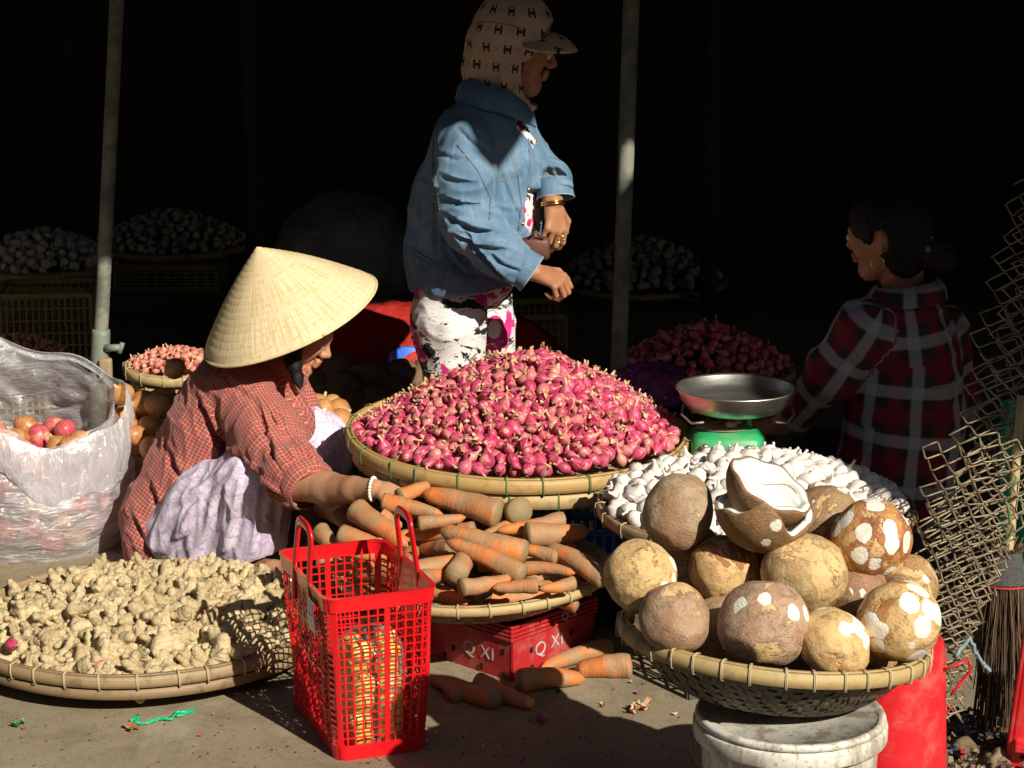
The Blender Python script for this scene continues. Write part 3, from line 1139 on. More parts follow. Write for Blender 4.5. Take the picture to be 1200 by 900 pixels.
def carrot_mesh(name, seed, stub=False):
    """lies along +Y from the tip (y=0) to the crown (y=1); radius 1 at the crown -> scaled later"""
    rs = random.Random(seed)
    n, m = 16, 22
    v, uv = [], []
    bx, bz = rs.uniform(-.06, .06), rs.uniform(-.03, .03)
    for j in range(m):
        t = j / (m - 1)
        if t < .93: r = (.50 if stub else .38) + ((.50 if stub else .62)) * t ** .6
        else: r = (1 - ((t - .93) / .07) ** 2 * .75) * ((.50 if stub else .38) + (.50 if stub else .62) * .93 ** .6)
        if t < .10 and not stub: r *= (t / .10) ** .8 * .85 + .15
        elif t < .05: r *= (t / .05) ** .5 * .5 + .5
        if t > .985: r *= .55
        y = t if t < .93 else .93 + (t - .93) * .55
        for i in range(n):
            a = 2 * PI * i / n
            k = 1 + .14 * noise.noise(V((math.cos(a) * .8, math.sin(a) * .8, t * 5 + seed * 9))) + .035 * noise.noise(V((math.cos(a) * .5, math.sin(a) * .5, t * 30 + seed)))
            v.append((r * k * math.cos(a), y, r * k * math.sin(a)))
            uv.append((abs(2 * i / n - 1), t))
    f = grid_faces(n, m, True)
    f = [tuple(reversed(q)) for q in f]
    f.append(tuple(range(n))); f.append(tuple(range(m * n - 1, (m - 1) * n - 1, -1)))
    mb = MB(); mb.add(v, f, uv)
    me = mb.mesh(name)
    me['bend'] = (bx, bz)
    return me


def scaled_carrot(seed, L, R, stub=False):
    me = carrot_mesh('carrot', seed, stub)
    bx, bz = random.Random(seed * 3 + 1).uniform(-.07, .07) * L, random.Random(seed * 5 + 2).uniform(-.03, .05) * L
    for v_ in me.vertices:
        x, y, z = v_.co
        b = math.sin(PI * min(1, max(0, y)))
        v_.co = (x * R + bx * b, y * L, z * R + bz * b)
    me.materials.append(M['carrot'])
    me.update()
    return me


def ginger_mesh(seed):
    rs = random.Random(seed)
    L = []
    p = V((0, 0, 0)); d = V((1, 0, 0))
    pts = [(p.copy(), .010)]
    for i in range(rs.randint(3, 5)):
        d = (d + V((0, rs.uniform(-.7, .7), rs.uniform(-.35, .35)))).normalized()
        q = p + d * rs.uniform(.012, .018)
        r = rs.uniform(.0085, .0165)
        L.append(Limb(p, q, pts[-1][1], r)); pts.append((q.copy(), r))
        for _k in range(rs.choice((1, 1, 2, 2))):
            sd = V((rs.uniform(-.3, .8), rs.choice((-1, 1)) * rs.uniform(.6, 1), rs.uniform(-.5, .5))).normalized()
            e = q + sd * rs.uniform(.014, .030)
            L.append(Limb(q, e, .0085, rs.uniform(.0065, .0105)))
            if rs.random() < .5: L.append(Limb(e, e + V((rs.uniform(-1, 1), rs.uniform(-1, 1), rs.uniform(-1, 1))).normalized() * .009, .006, .0055))
            if rs.random() < .6: L.append(Limb(e, e + (sd + d * .8).normalized() * .014, .008, .007))
        p = q
    v, f = solid(L, .0032, .005)
    c = (v.max(0) + v.min(0)) / 2
    v = v - c
    mb = MB(); mb.add(v, f)
    me = mb.mesh('ginger')
    bm = bmesh.new(); bm.from_mesh(me); bmesh.ops.recalc_face_normals(bm, faces=bm.faces); bm.to_mesh(me); bm.free()
    for x in me.vertices:
        n = noise.noise(x.co * 160 + V((seed, 0, 0)))
        x.co += x.normal * (.0014 * n + .0007 * math.sin(x.co.x * 900 + 3 * n))
    me.materials.append(M['ginger'])
    return me


def scaled(me, s, mat):
    me.transform(Matrix.Scale(s, 4)); me.materials.append(mat); return me


SHALLOTS = [scaled(bulb_mesh('shallot', SH_PROF, 12, i, .2, .2), .043, M['shallot']) for i in range(6)]
SMALLSH = [scaled(bulb_mesh('small_shallot', SH_PROF, 10, i + 20, .1, .1), .032, M['small_shallot']) for i in range(4)]
ONIONS = [scaled(bulb_mesh('onion', ON_PROF, 20, i + 40, .05, .06), .082, M['onion']) for i in range(5)]
REDONS = [scaled(bulb_mesh('red_onion', ON_PROF, 20, i + 60, .05, .06), .078, M['red_onion']) for i in range(4)]
GARLICS = [scaled(bulb_mesh('garlic_bulb', GA_PROF, 20, i + 80, .14, .09, ribs=8), .050, M['garlic']) for i in range(6)]
GINGERS = [ginger_mesh(i) for i in range(9)]


# ---------------------------------------------------------------- heaps
def darts(R, hf, dmin, tries, seed, lift=0.0, region=None):
    rs = random.Random(seed)
    grid = {}
    out = []
    for _ in range(tries):
        a = rs.uniform(0, 2 * PI); r = R * math.sqrt(rs.random())
        x, y = r * math.cos(a), r * math.sin(a)
        if region and not region(x, y): continue
        z = hf(x, y) + lift
        k = (int(x // dmin), int(y // dmin), int(z // dmin))
        ok = True
        for i in (-1, 0, 1):
            for j in (-1, 0, 1):
                for l in (-1, 0, 1):
                    for q in grid.get((k[0] + i, k[1] + j, k[2] + l), ()):
                        if (q[0] - x) ** 2 + (q[1] - y) ** 2 + (q[2] - z) ** 2 < dmin * dmin: ok = False; break
                    if not ok: break
                if not ok: break
            if not ok: break
        if ok:
            grid.setdefault(k, []).append((x, y, z)); out.append((x, y, z))
    return out


def heap(center, R, hf, meshes, dmin, name, label, cat, group, maxn=290, tries=9000, seed=1, inner=.02, stuff_label=None, tiltf=1.2, keep=None, only_near=True, rest=True, flat=False, svar=.18):
    """individual items on the seen surface, the rest joined as one stuff object"""
    rs = random.Random(seed)
    C = V(center)
    pts = darts(R, hf, dmin, tries, seed)
    if keep: pts = [p for p in pts if keep(C + V(p))]
    def facing(p):
        x, y, z = p
        e = .01
        n = V((-(hf(x + e, y) - hf(x - e, y)) / (2 * e), -(hf(x, y + e) - hf(x, y - e)) / (2 * e), 1)).normalized()
        vd = (V((0, 0, H_CAM)) - (C + V(p)))
        return n.dot(vd.normalized()) > -.02
    vis = [p for p in pts if facing(p)]
    hid = [p for p in pts if not facing(p)]
    vis.sort(key=lambda p: p[1])
    ind, more = vis[:maxn], vis[maxn:] + hid
    def rot():
        if flat:
            return Euler((rs.uniform(-.5, .5), rs.uniform(-.5, .5), rs.uniform(0, 2 * PI)))
        return Euler((rs.gauss(0, tiltf), rs.gauss(0, tiltf), rs.uniform(0, 2 * PI)))
    for p in ind:
        o = bpy.data.objects.new(name, rs.choice(meshes))
        COL.objects.link(o)
        o.location = C + V(p) + V((0, 0, rs.uniform(-.1, .1) * dmin))
        o.rotation_euler = rot()
        s = rs.uniform(1 - svar, 1 + svar)
        o.scale = (s, s, s)
        tag(o, label, cat, group)
    if rest:
        more = more + [(p[0] * .97, p[1] * .97, p[2] - inner) for p in darts(R * .97, hf, dmin * 1.05, tries // 2, seed + 5)]
        mb = MB()
        cache = {}
        for me in meshes:
            co = np.zeros(len(me.vertices) * 3); me.vertices.foreach_get('co', co)
            uvv = np.zeros((len(me.vertices), 2))
            if me.uv_layers:
                li = np.zeros(len(me.loops), np.int32); me.loops.foreach_get('vertex_index', li)
                ud = np.zeros(len(me.loops) * 2, np.float32); me.uv_layers[0].data.foreach_get('uv', ud)
                uvv[li] = ud.reshape(-1, 2)
            cache[me.name] = (co.reshape(-1, 3), [tuple(q.vertices) for q in me.polygons], uvv)
        for p in more:
            c, f, u = cache[rs.choice(meshes).name]
            mb.add(c, f, u, Matrix.Translation(V(p)) @ rot().to_matrix().to_4x4())
        if mb.nv:
            o = obj(name + '_heap', mb.mesh(name + '_heap'), meshes[0].materials[0], loc=C)
            tag(o, stuff_label or ('further ' + label + ' at the back and inside of the heap'), cat, kind='stuff')
    return ind


def shallot_h(x, y):
    dx = x - .045
    r = math.hypot(x, y) / .39
    ang = math.atan2(y, dx)
    rr = math.hypot(dx, y) / (.402 - .045 * math.cos(ang)) 
    rr = min(1, rr)
    return .008 + .200 * (1 - rr ** 1.30) * (1 - .06 * max(0, 1 - rr * 4)) + .008 * noise.noise(V((x * 9, y * 9, 0)))


heap(SH_C + V((0, 0, -.002)), .398, shallot_h, SHALLOTS, .0245, 'shallot', 'small pink-red shallot with papery tan tip in the big heap before the standing woman',
     'shallots', 'red shallots in the big heap', 300, 16000, 3, .016, 'rest of the red shallot heap in the golden bamboo tray', svar=.30)


def ginger_h(x, y):
    r = math.hypot(x, y) / .41
    return .0 + .062 * max(0, 1 - (math.hypot(x - .02, y) / .41) ** 2.2) * (1 + .22 * noise.noise(V((x * 5 + 3, y * 5, 0)))) + .02 * noise.noise(V((x * 16, y * 16, 2)))


GC = V((gt.x, gt.y, .064))
heap(GC + V((0, 0, 0)), .385, ginger_h, GINGERS, .031, 'ginger_root', 'knobbly pale tan ginger root in the heap at the front left', 'ginger', 'ginger roots in the wide tray', 300, 14000, 5, .012,
     'rest of the ginger heap in the wide brown tray', flat=False, tiltf=.7, svar=.28)
for i, (x, y, lab) in enumerate(((14, 760, 'single red onion piece lying on the ginger at the left picture edge'), (98, 783, 'small purple shallot on the front edge of the ginger'), (118, 784, 'second purple shallot skin next to the first on the ginger edge'))):
    p = at(x, y, 4.78 if i else 4.86)
    o = obj('shallot', SHALLOTS[i], None, loc=p + V((0, 0, .008)), rot=(1.4, .3, i * 2 + .6)); tag(o, lab, 'shallot')
    o.scale = (1.1 if i == 0 else .8,) * 3


def garlic_h(x, y):
    r = math.hypot(x, y) / .34
    return .012 + .088 * max(0, 1 - r ** 1.8) + .012 * noise.noise(V((x * 9, y * 9, 5)))


heap(GA_C + V((0, 0, -.005)), .325, garlic_h, GARLICS, .036, 'garlic_bulb', 'white garlic bulb in the tray behind the coconuts', 'garlic', 'garlic bulbs in the brown tray', 290, 9000, 8, .025,
     'rest of the garlic heap in the brown tray')


def small_h(x, y): return .012 + .045 * max(0, 1 - (math.hypot(x, y) / .14) ** 2)
heap((s.x, s.y, s.z + .0), .128, small_h, SMALLSH, .021, 'small_shallot', 'little pinkish tan shallot in the small tray behind the conical hat', 'shallots', 'little shallots in the small tray', 120, 3000, 11, .012,
     'rest of the little shallots in the small tray')


def onion_h(x, y): return .02 + .115 * max(0, 1 - (math.hypot(x + .0, y) / .20) ** 1.8)
heap((OB.x, OB.y, OB.z), .165, onion_h, ONIONS, .064, 'onion', 'brown onion in the deep basket behind the squatting woman', 'onion', 'brown onions in the deep basket', 60, 3000, 12, .05,
     'rest of the brown onions in the deep basket')
for (x, y, Y, lab) in ((143, 462, 6.12, 'sunlit golden onion beside the pole foot'), (205, 432, 6.22, 'shiny brown onion on top of the onion heap below the small tray'), (160, 511, 6.02, 'sunlit onion low at the left end of the onion heap'), (176, 524, 6.0, 'sunlit onion lowest at the left of the onion heap')):
    o = obj('onion', ONIONS[int(x) % 5], None, loc=at(x, y, Y), rot=(.5, .6, x)); tag(o, lab, 'onion'); o.scale = (.85,) * 3


def onion2_h(x, y): return .01 + .05 * max(0, 1 - (math.hypot(x, y) / .15) ** 2)
heap((OC.x, OC.y, OC.z), .125, onion2_h, ONIONS, .052, 'onion', 'light brown onion in the pale basket at the knee of the squatting woman', 'onion', 'onions in the pale basket', 40, 2000, 14, .03,
     'rest of the onions in the pale basket', svar=.1)
# ---------------------------------------------------------------- carrots
def carrot(px1, py1, px2, py2, w, label, y1=None, y2=None, group=None, seed=0, z=None, stub=False):
    """tip pixel, crown pixel, thickness in pixels"""
    f = lambda py: 4.84 + (688 - py) / 115 * .47
    P1 = at(px1, py1, y1 if y1 else f(py1)); P2 = at(px2, py2, y2 if y2 else f(py2))
    if z is not None:
        P1 = atz(px1, py1, z * .6); P2 = atz(px2, py2, z)
    Y = (P1.y + P2.y) / 2
    R = w / 2 * 1.2 / pxm(Y, P2.z)
    d = P2 - P1
    me = scaled_carrot(seed, d.length * 1.02, R, stub)
    q = d.to_track_quat('Y', 'Z').to_euler()
    o = obj('carrot', me, None, loc=P1, rot=q)
    tag(o, label, 'carrot', group)
    return o


CG = 'carrots in the bamboo tray'
CL = [
 (494, 577, 588, 604, 31, 'thick orange carrot on top of the heap just right of the hand', 5.20, 5.12),
 (507, 566, 466, 583, 17, 'muddy carrot held in the fingers of the squatting woman', 5.24, 5.17),
 (520, 604, 446, 588, 19, 'slim dull carrot lying under the held carrot', 5.12, 5.16),
 (478, 640, 414, 597, 26, 'thick mud-grey carrot pointing down right behind the basket handle', 5.0, 5.12),
 (466, 649, 396, 625, 21, 'mud-covered carrot left of the right basket handle, second from the left', 5.0, 5.05),
 (468, 656, 400, 643, 15, 'lowest mud-covered carrot behind the left of the basket', 4.95, 4.98),
 (514, 621, 620, 650, 28, 'long orange carrot in the middle of the tray pointing up left', 5.0, 4.93),
 (522, 634, 616, 676, 23, 'pale orange carrot just below the long middle carrot', 4.94, 4.86),
 (540, 654, 464, 674, 25, 'orange carrot whose muddy crown sits against the red basket rim', 4.95, 4.86),
 (545, 640, 531, 676, 24, 'carrot seen end-on beneath the pale orange carrot', 5.05, 4.84),
 (690, 622, 614, 626, 27, 'stout carrot at the right of the tray with muddy crown to the left', 5.06, 5.02),
 (640, 640, 712, 680, 25, 'orange carrot overhanging the right rim of the tray', 4.98, 4.88),
 (585, 600, 611, 597, 28, 'carrot with its muddy crown turned to the viewer, top right of the heap', 5.25, 5.12),
 (577, 689, 632, 686, 17, 'small red-orange carrot resting on the front rim', 4.80, 4.80),
 (674, 672, 612, 667, 15, 'slender carrot pointing right below the stout one', 4.86, 4.90),
 (600, 677, 537, 688, 19, 'shaded carrot along the front rim left of the small red-orange one', 4.86, 4.80),
 (525, 672, 493, 680, 21, 'muddy stub of a carrot beside the basket at the front rim', 4.9, 4.82),
 (546, 606, 488, 614, 16, 'narrow orange carrot behind the right handle', 5.1, 5.08),
 (582, 622, 664, 608, 18, 'carrot lying crosswise behind the long middle carrot', 5.05, 5.10),
 (572, 590, 614, 590, 13, 'thin carrot at the very back of the heap', 5.26, 5.24),
 (471, 618, 446, 602, 15, 'thin muddy carrot under the thick mud-grey one', 5.1, 5.12),
 (410, 655, 374, 620, 20, 'mud-covered carrot, leftmost in the heap', 5.02, 5.12),
 (632, 690, 674, 683, 15, 'short carrot end on the right of the front rim', 4.82, 4.86),
 (600, 640, 655, 655, 16, 'carrot half hidden left of the overhanging one', 4.98, 4.94),
 (420, 668, 372, 655, 20, 'muddy carrot seen through the mesh of the basket', 4.95, 4.98),
]
for i, (a, b, c, d_, w, lab, y1, y2) in enumerate(CL):
    carrot(a, b, c, d_, w, lab, y1, y2, CG, i + 1)
rs = random.Random(4)
for i in range(46):     # lower layers
    a = rs.uniform(0, 2 * PI); r = .24 * math.sqrt(rs.random())
    x, y = CA_C.x + r * math.cos(a), CA_C.y + r * math.sin(a)
    rr = r / .29
    z = CA_C.z - .03 + (.105 + .03 * (y - CA_C.y) / .3) * (1 - rr ** 1.8) * rs.uniform(.3, 1.0)
    me = scaled_carrot(100 + i % 8, .18, .023)
    o = obj('carrot', me, None, loc=(x - .09 * math.cos(i), y - .09 * math.sin(i), z), rot=(rs.uniform(-.2, .2), 0, i - PI / 2 + rs.uniform(-.2, .2)))
    tag(o, 'dusty orange carrot in the lower layers of the heap in the tray', 'carrot', 'carrots in the lower layers of the tray')
GCAR = [
 (506, 797, 538, 817, 20, 'muddy brown carrot on the ground half behind the red basket', .016),
 (522, 799, 585, 821, 24, 'dark carrot on the ground in the shade, second from the basket', .02),
 (624, 826, 560, 798, 23, 'carrot on the ground with its bright cut end towards the viewer', .02),
 (686, 796, 604, 800, 26, 'straight carrot on the ground with its crown against the crate corner', .021),
 (632, 785, 716, 758, 21, 'half-lit carrot on the ground right of the red crate', .019),
]
for i, (a, b, c, d_, w, lab, z) in enumerate(GCAR):
    o = carrot(a, b, c, d_, w, lab, group='carrots lying on the ground', seed=40 + i, z=z, stub=(i == 2))
o = carrot(676, 786, 742, 781, 27, 'short thick carrot piece with orange cut end, farthest right on the ground', group='carrots lying on the ground', seed=60, z=.022, stub=True)
for (x, y, z) in ((621, 824, .016), (679, 783, .018)):
    p = atz(x, y, z)
    mb = MB(); v_, f_, u_ = lathe_vf([(.0, .004), (.006, .004), (.0125, .002), (.0135, -.002), (.012, -.008)], 16); mb.add(v_, f_)
    r_ = (1.25, 0, .6) if x < 650 else (1.3, 0, -.9)
    tag(obj('carrot_slice', mb.mesh('carrot_slice'), M['carrot_cut'], loc=p, rot=r_), 'bright orange cut face at the end of the %s ground carrot' % ('middle' if x < 650 else 'farthest right'), 'carrot')
# ---------------------------------------------------------------- coconuts
def mat_coconut(name, a, b, red=0.0, white=.15, seed=0, wscale=24, cream=.3):
    """fibrous shell, half scraped: torn rust-coloured skin, bare cream patches, white knife scars"""
    m = NT(name, .62, .35)
    co = m.mapping(m.coord('Object'), loc=(seed * 3.7, seed * 1.3, seed * .7))
    soft = m.noise(co, 12, 3, .5)
    torn = m.noise(co, 17, 6, .68, .5)
    torn2 = m.noise(m.mapping(co, loc=(5, 2, 1)), 13, 6, .66, .8)
    fib = m.noise(m.mapping(co, (1, 1, 2.2), rot=(seed, .4, 0)), 130, 4, .7)
    mot = m.noise(co, 55, 5, .7)
    c = m.mix(m.step(soft, .35, .65), a, b)
    rust = m.math('MULTIPLY', m.step(torn, .50, .53), max(red, .30))
    c = m.mix(rust, c, (.34, .115, .035))
    cr = m.math('MULTIPLY', m.step(torn2, .66 - cream * .42, .685 - cream * .42), .85)
    c = m.mix(cr, c, (.70, .47, .21))
    c = m.mix(m.math('MULTIPLY', m.step(mot, .48, .66), .55), c, tuple(x * .42 for x in b))
    c = m.mix(m.math('MULTIPLY', m.step(fib, .50, .70), .30), c, (.62, .46, .28))
    for (src, lv) in ((torn, .515), (torn2, .672 - cream * .42)):
        e = m.math('MULTIPLY', m.math('SUBTRACT', 1.0, m.step(m.math('ABSOLUTE', m.math('SUBTRACT', src, lv)), 0.0, .010)), .65)
        c = m.mix(e, c, (.12, .05, .02))
    spots = m.voro(m.mapping(co, (1, 1, .8)), wscale, 'F1')
    dist = m.math('ADD', spots, m.math('MULTIPLY', m.noise(co, 60, 3, .6), .22))
    pick = m.step(m.noise(m.mapping(co, loc=(1, 7, 3)), 11, 2, .4), .62 - white * .55, .64 - white * .55)
    w = m.math('MULTIPLY', m.math('SUBTRACT', 1.0, m.step(dist, .36 + white * .35, .375 + white * .35)), pick)
    c = m.mix(w, c, (.82, .77, .66))
    m.col(c)
    h = m.math('ADD', m.math('MULTIPLY', fib, .7), m.math('MULTIPLY', mot, .8))
    h = m.math('SUBTRACT', h, m.math('MULTIPLY', m.math('MAXIMUM', cr, w), .5))
    m.bump(h, .75, .004)
    return m.m


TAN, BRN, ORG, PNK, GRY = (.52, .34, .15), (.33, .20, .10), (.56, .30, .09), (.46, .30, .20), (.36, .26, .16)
COCO = [
 # px, py, Y, r_px, colours, red, white, seed, (sx, sy, sz), rot, label
 (795, 600, 4.03, 45, (GRY, (.42, .30, .19)), 0, .06, 1, (.92, .95, 1.02), (0, .25, 0), 'smooth grey-brown coconut, upper left of the pile, left of the split one'),
 (967, 606, 4.10, 42, (BRN, (.40, .27, .15)), 0, .05, 2, (1, 1, .9), (0, 0, 1), 'brown coconut half hidden behind the split coconut at its right'),
 (1021, 631, 3.97, 47, (ORG, (.45, .17, .07)), .9, .46, 3, (1, 1, 1), (0, .2, .4), 'reddish coconut with round white scars, top right of the pile'),
 (751, 676, 3.93, 43, (ORG, TAN), .35, .24, 4, (1, 1, 1.02), (0, 0, 2), 'golden coconut at the far left of the pile'),
 (848, 668, 4.0, 42, ((.40, .18, .07), (.50, .25, .10)), .85, .14, 5, (1, 1, .95), (0, .4, 0), 'dark reddish coconut with a torn pale patch in the middle row'),
 (942, 673, 3.93, 51, (TAN, (.46, .34, .16)), .1, .02, 6, (1, 1, .98), (.3, 0, 0), 'large tan coconut in the centre of the middle row'),
 (791, 725, 3.79, 44, (PNK, (.38, .25, .15)), .1, .04, 7, (1, 1, .95), (0, .6, 0), 'pinkish brown coconut at the front left above the tray rim'),
 (895, 731, 3.76, 54, (PNK, (.42, .28, .18)), .25, .2, 8, (1, 1, .97), (.2, 0, 1), 'biggest pinkish brown coconut at the front centre with pale scars'),
 (976, 754, 3.75, 47, (ORG, (.60, .38, .16)), .15, .32, 9, (1.0, 1, .85), (0, .5, 0), 'yellow coconut with white spots at the front, right of the biggest'),
 (1053, 727, 3.80, 49, ((.58, .33, .11), (.50, .24, .07)), .45, .62, 10, (1, 1, .98), (.5, .3, 0), 'orange coconut with one big white scraped patch at the right end'),
 (1064, 685, 3.96, 36, (TAN, BRN), .1, .1, 11, (1, 1, 1), (0, 0, 0), 'brown coconut squeezed behind the scraped one at the right end'),
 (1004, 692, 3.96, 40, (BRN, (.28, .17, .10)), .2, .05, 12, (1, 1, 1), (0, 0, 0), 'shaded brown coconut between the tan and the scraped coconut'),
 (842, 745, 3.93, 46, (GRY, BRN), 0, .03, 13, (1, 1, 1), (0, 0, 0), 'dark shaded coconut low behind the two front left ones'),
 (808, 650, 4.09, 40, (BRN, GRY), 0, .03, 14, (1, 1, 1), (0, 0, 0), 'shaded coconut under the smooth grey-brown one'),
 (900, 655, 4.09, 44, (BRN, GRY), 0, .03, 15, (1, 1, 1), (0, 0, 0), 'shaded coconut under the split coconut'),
 (1015, 775, 3.93, 36, (TAN, BRN), 0, .03, 16, (1, 1, .9), (0, 0, 0), 'pale coconut low in the tray behind the yellow one'),
]
CREAM = {1: .05, 2: .1, 3: .3, 4: .62, 5: .45, 6: .42, 7: .15, 8: .22, 9: .62, 10: .55, 13: 0, 14: 0, 15: 0, 12: .1, 11: .3}
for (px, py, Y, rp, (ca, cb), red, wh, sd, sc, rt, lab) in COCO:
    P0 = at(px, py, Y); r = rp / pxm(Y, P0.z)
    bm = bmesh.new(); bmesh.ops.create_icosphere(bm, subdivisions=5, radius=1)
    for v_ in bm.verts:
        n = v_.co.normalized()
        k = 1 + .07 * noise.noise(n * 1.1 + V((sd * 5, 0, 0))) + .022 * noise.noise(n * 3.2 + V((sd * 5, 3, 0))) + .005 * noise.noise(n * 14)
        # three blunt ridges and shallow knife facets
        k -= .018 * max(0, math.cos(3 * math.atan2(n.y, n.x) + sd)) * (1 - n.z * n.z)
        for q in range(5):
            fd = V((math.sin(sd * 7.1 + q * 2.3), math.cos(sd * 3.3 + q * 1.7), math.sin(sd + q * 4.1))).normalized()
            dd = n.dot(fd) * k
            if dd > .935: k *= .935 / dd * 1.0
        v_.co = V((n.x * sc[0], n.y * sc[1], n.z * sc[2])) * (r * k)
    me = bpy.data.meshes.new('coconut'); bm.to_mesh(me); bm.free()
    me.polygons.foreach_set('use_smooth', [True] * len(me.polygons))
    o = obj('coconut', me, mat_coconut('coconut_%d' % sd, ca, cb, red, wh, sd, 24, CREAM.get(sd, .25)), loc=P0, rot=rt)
    tag(o, lab, 'coconut', 'coconuts piled on the dark tray')

M['coco_shell'] = mat_coconut('coconut_shell', (.21, .115, .045), (.30, .17, .075), 0, .02, 21, 24, -.3)
m = NT('coconut_flesh', .35, .5)
m.col(m.mix(m.step(m.noise(m.coord(), 20, 3), .3, .7), (.86, .86, .80), (.78, .80, .72)))
m.b.inputs['Subsurface Weight'].default_value = .15
m.b.inputs['Subsurface Radius'].default_value = (.01, .01, .008)
M['coco_flesh'] = m.m


def half_coconut(loc, r, rimf, normal, parent, az0=0, az1=2 * PI, sq=1.0, roll=0):
    """part of a hollow shell: pole opposite to 'normal'; rimf(azimuth) = polar angle of the broken edge"""
    n, m_ = 64, 22
    full = abs(az1 - az0 - 2 * PI) < 1e-6
    nn = n if full else n + 1
    q = V(normal).to_track_quat('Z', 'Y') @ Euler((0, 0, roll)).to_quaternion()
    def surf(rad, lo, hi):
        v = []
        for j in range(m_):
            for i in range(nn):
                a = az0 + (az1 - az0) * i / n
                th = lo + (rimf(a) - lo) * j / (m_ - 1)
                k = 1 + .02 * noise.noise(V((math.sin(th) * math.cos(a), math.sin(th) * math.sin(a), -math.cos(th))) * 2)
                p = V((math.sin(th) * math.cos(a), math.sin(th) * math.sin(a), -math.cos(th) * sq)) * (rad * k)
                v.append(tuple(q @ p))
        return v
    def shell(r1, r2):
        a, b = surf(r1, .01, 0), surf(r2, .01, 0)
        f = grid_faces(nn, m_, full) + [tuple(reversed([x + len(a) for x in t])) for t in grid_faces(nn, m_, full)]
        o_ = (m_ - 1) * nn
        for i in range(nn if full else nn - 1):
            j = (i + 1) % nn
            f.append((o_ + i, o_ + j, len(a) + o_ + j, len(a) + o_ + i))
        if not full:
            for j in range(m_ - 1):
                f.append((j * nn, (j + 1) * nn, len(a) + (j + 1) * nn, len(a) + j * nn))
                f.append((j * nn + nn - 1, len(a) + j * nn + nn - 1, len(a) + (j + 1) * nn + nn - 1, (j + 1) * nn + nn - 1))
        mb = MB(); mb.add(a + b, f)
        return mb
    o1 = obj('shell', shell(r, r * .955).mesh('shell'), M['coco_shell'], parent, loc)
    o2 = obj('flesh', shell(r * .953, r * .83).mesh('flesh'), M['coco_flesh'], parent, loc)
    return o1, o2


LC = at(897, 588, 3.96)
r0 = 60 / pxm(3.96, LC.z)
t = thing('split_coconut', 'lower half of the split coconut with notched white edge, on top of the pile', 'coconut', LC)
def rim1(a):
    d = math.degrees(a) % 360
    return 1.50 + .12 * math.sin(a * 2 + .4) + .05 * math.sin(a * 7) - .38 * max(0, 1 - abs(d - 262) / 26) + .26 * max(0, 1 - abs(d - 215) / 32)
half_coconut((0, 0, 0), r0, rim1, (.10, -.10, 1), t)
LC2 = at(905, 566, 3.985)
r1 = 54 / pxm(4.02, LC2.z)
t = thing('split_coconut', 'upper half of the split coconut showing its bright white flesh', 'coconut', LC2)
def rim2(a): return 1.54 + .035 * math.sin(a * 3 + 1) + .03 * math.sin(a * 8)
half_coconut((0, 0, 0), r1, rim2, (.44, -.22, .87), t)
# ---------------------------------------------------------------- white bucket, red bucket
def mat_bucket():
    m = NT('dirty_white_plastic', .45, .5)
    co = m.coord()
    f = m.noise(m.mapping(co, (1, 1, .35)), 22, 6, .7)
    g = m.noise(co, 110, 4, .7)
    c = m.mix(m.step(f, .44, .62), (.70, .67, .59), (.36, .31, .23))
    c = m.mix(m.math('MULTIPLY', m.step(g, .54, .66), .6), c, (.16, .13, .09))
    c = m.mix(m.math('MULTIPLY', m.step(m.noise(co, 6, 5, .6), .55, .65), .5), c, (.30, .25, .18))
    m.col(c); m.bump(g, .2, .002)
    return m.m


M['bucket'] = mat_bucket()
BK = at(926, 838, 3.84)
bz = CO_C.z - .108
Rb = .163
t = thing('paint_bucket', 'dirty white plastic paint bucket standing under the coconut tray', 'bucket', (BK.x, BK.y, 0))
prof = [(Rb * .86, .002), (Rb * .87, 0), (Rb * .96, bz - .055), (Rb * .965, bz - .05), (Rb * 1.0, bz - .048), (Rb * 1.0, bz - .042), (Rb * .97, bz - .040)]
mb = MB(); mb.add(*lathe_vf([(0, .004)] + prof, 72)); obj('bucket_wall', mb.mesh('bucket_wall'), M['bucket'], t)
prof = [(Rb * .97, bz - .046), (Rb * 1.045, bz - .046), (Rb * 1.055, bz - .043), (Rb * 1.055, bz - .020), (Rb * 1.04, bz - .016), (Rb * 1.0, bz - .016), (Rb * .99, bz - .013)]
mb = MB(); mb.add(*lathe_vf(prof, 72)); obj('lid_band', mb.mesh('lid_band'), M['bucket'], t)
prof = [(Rb * 1.0, bz - .0145), (Rb * 1.03, bz - .013), (Rb * 1.035, bz - .007), (Rb * 1.02, bz - .002), (Rb * .97, bz - .001), (Rb * .95, bz - .006), (.02, bz - .006), (0, bz - .006)]
mb = MB(); mb.add(*lathe_vf(prof, 72)); obj('lid', mb.mesh('lid'), M['bucket'], t)
mb = MB(); mb.add(*tube_vf([(Rb * 1.06 * math.cos(a), Rb * 1.06 * math.sin(a), bz - .06 - .02 * math.sin((a - 2.4) * 1.2)) for a in np.linspace(2.4, 4.9, 30)], .0022, 8))
M['wire'] = plain('dull_wire', (.25, .23, .2), .5, .6)
obj('bail_handle', mb.mesh('bail_handle'), M['wire'], t)

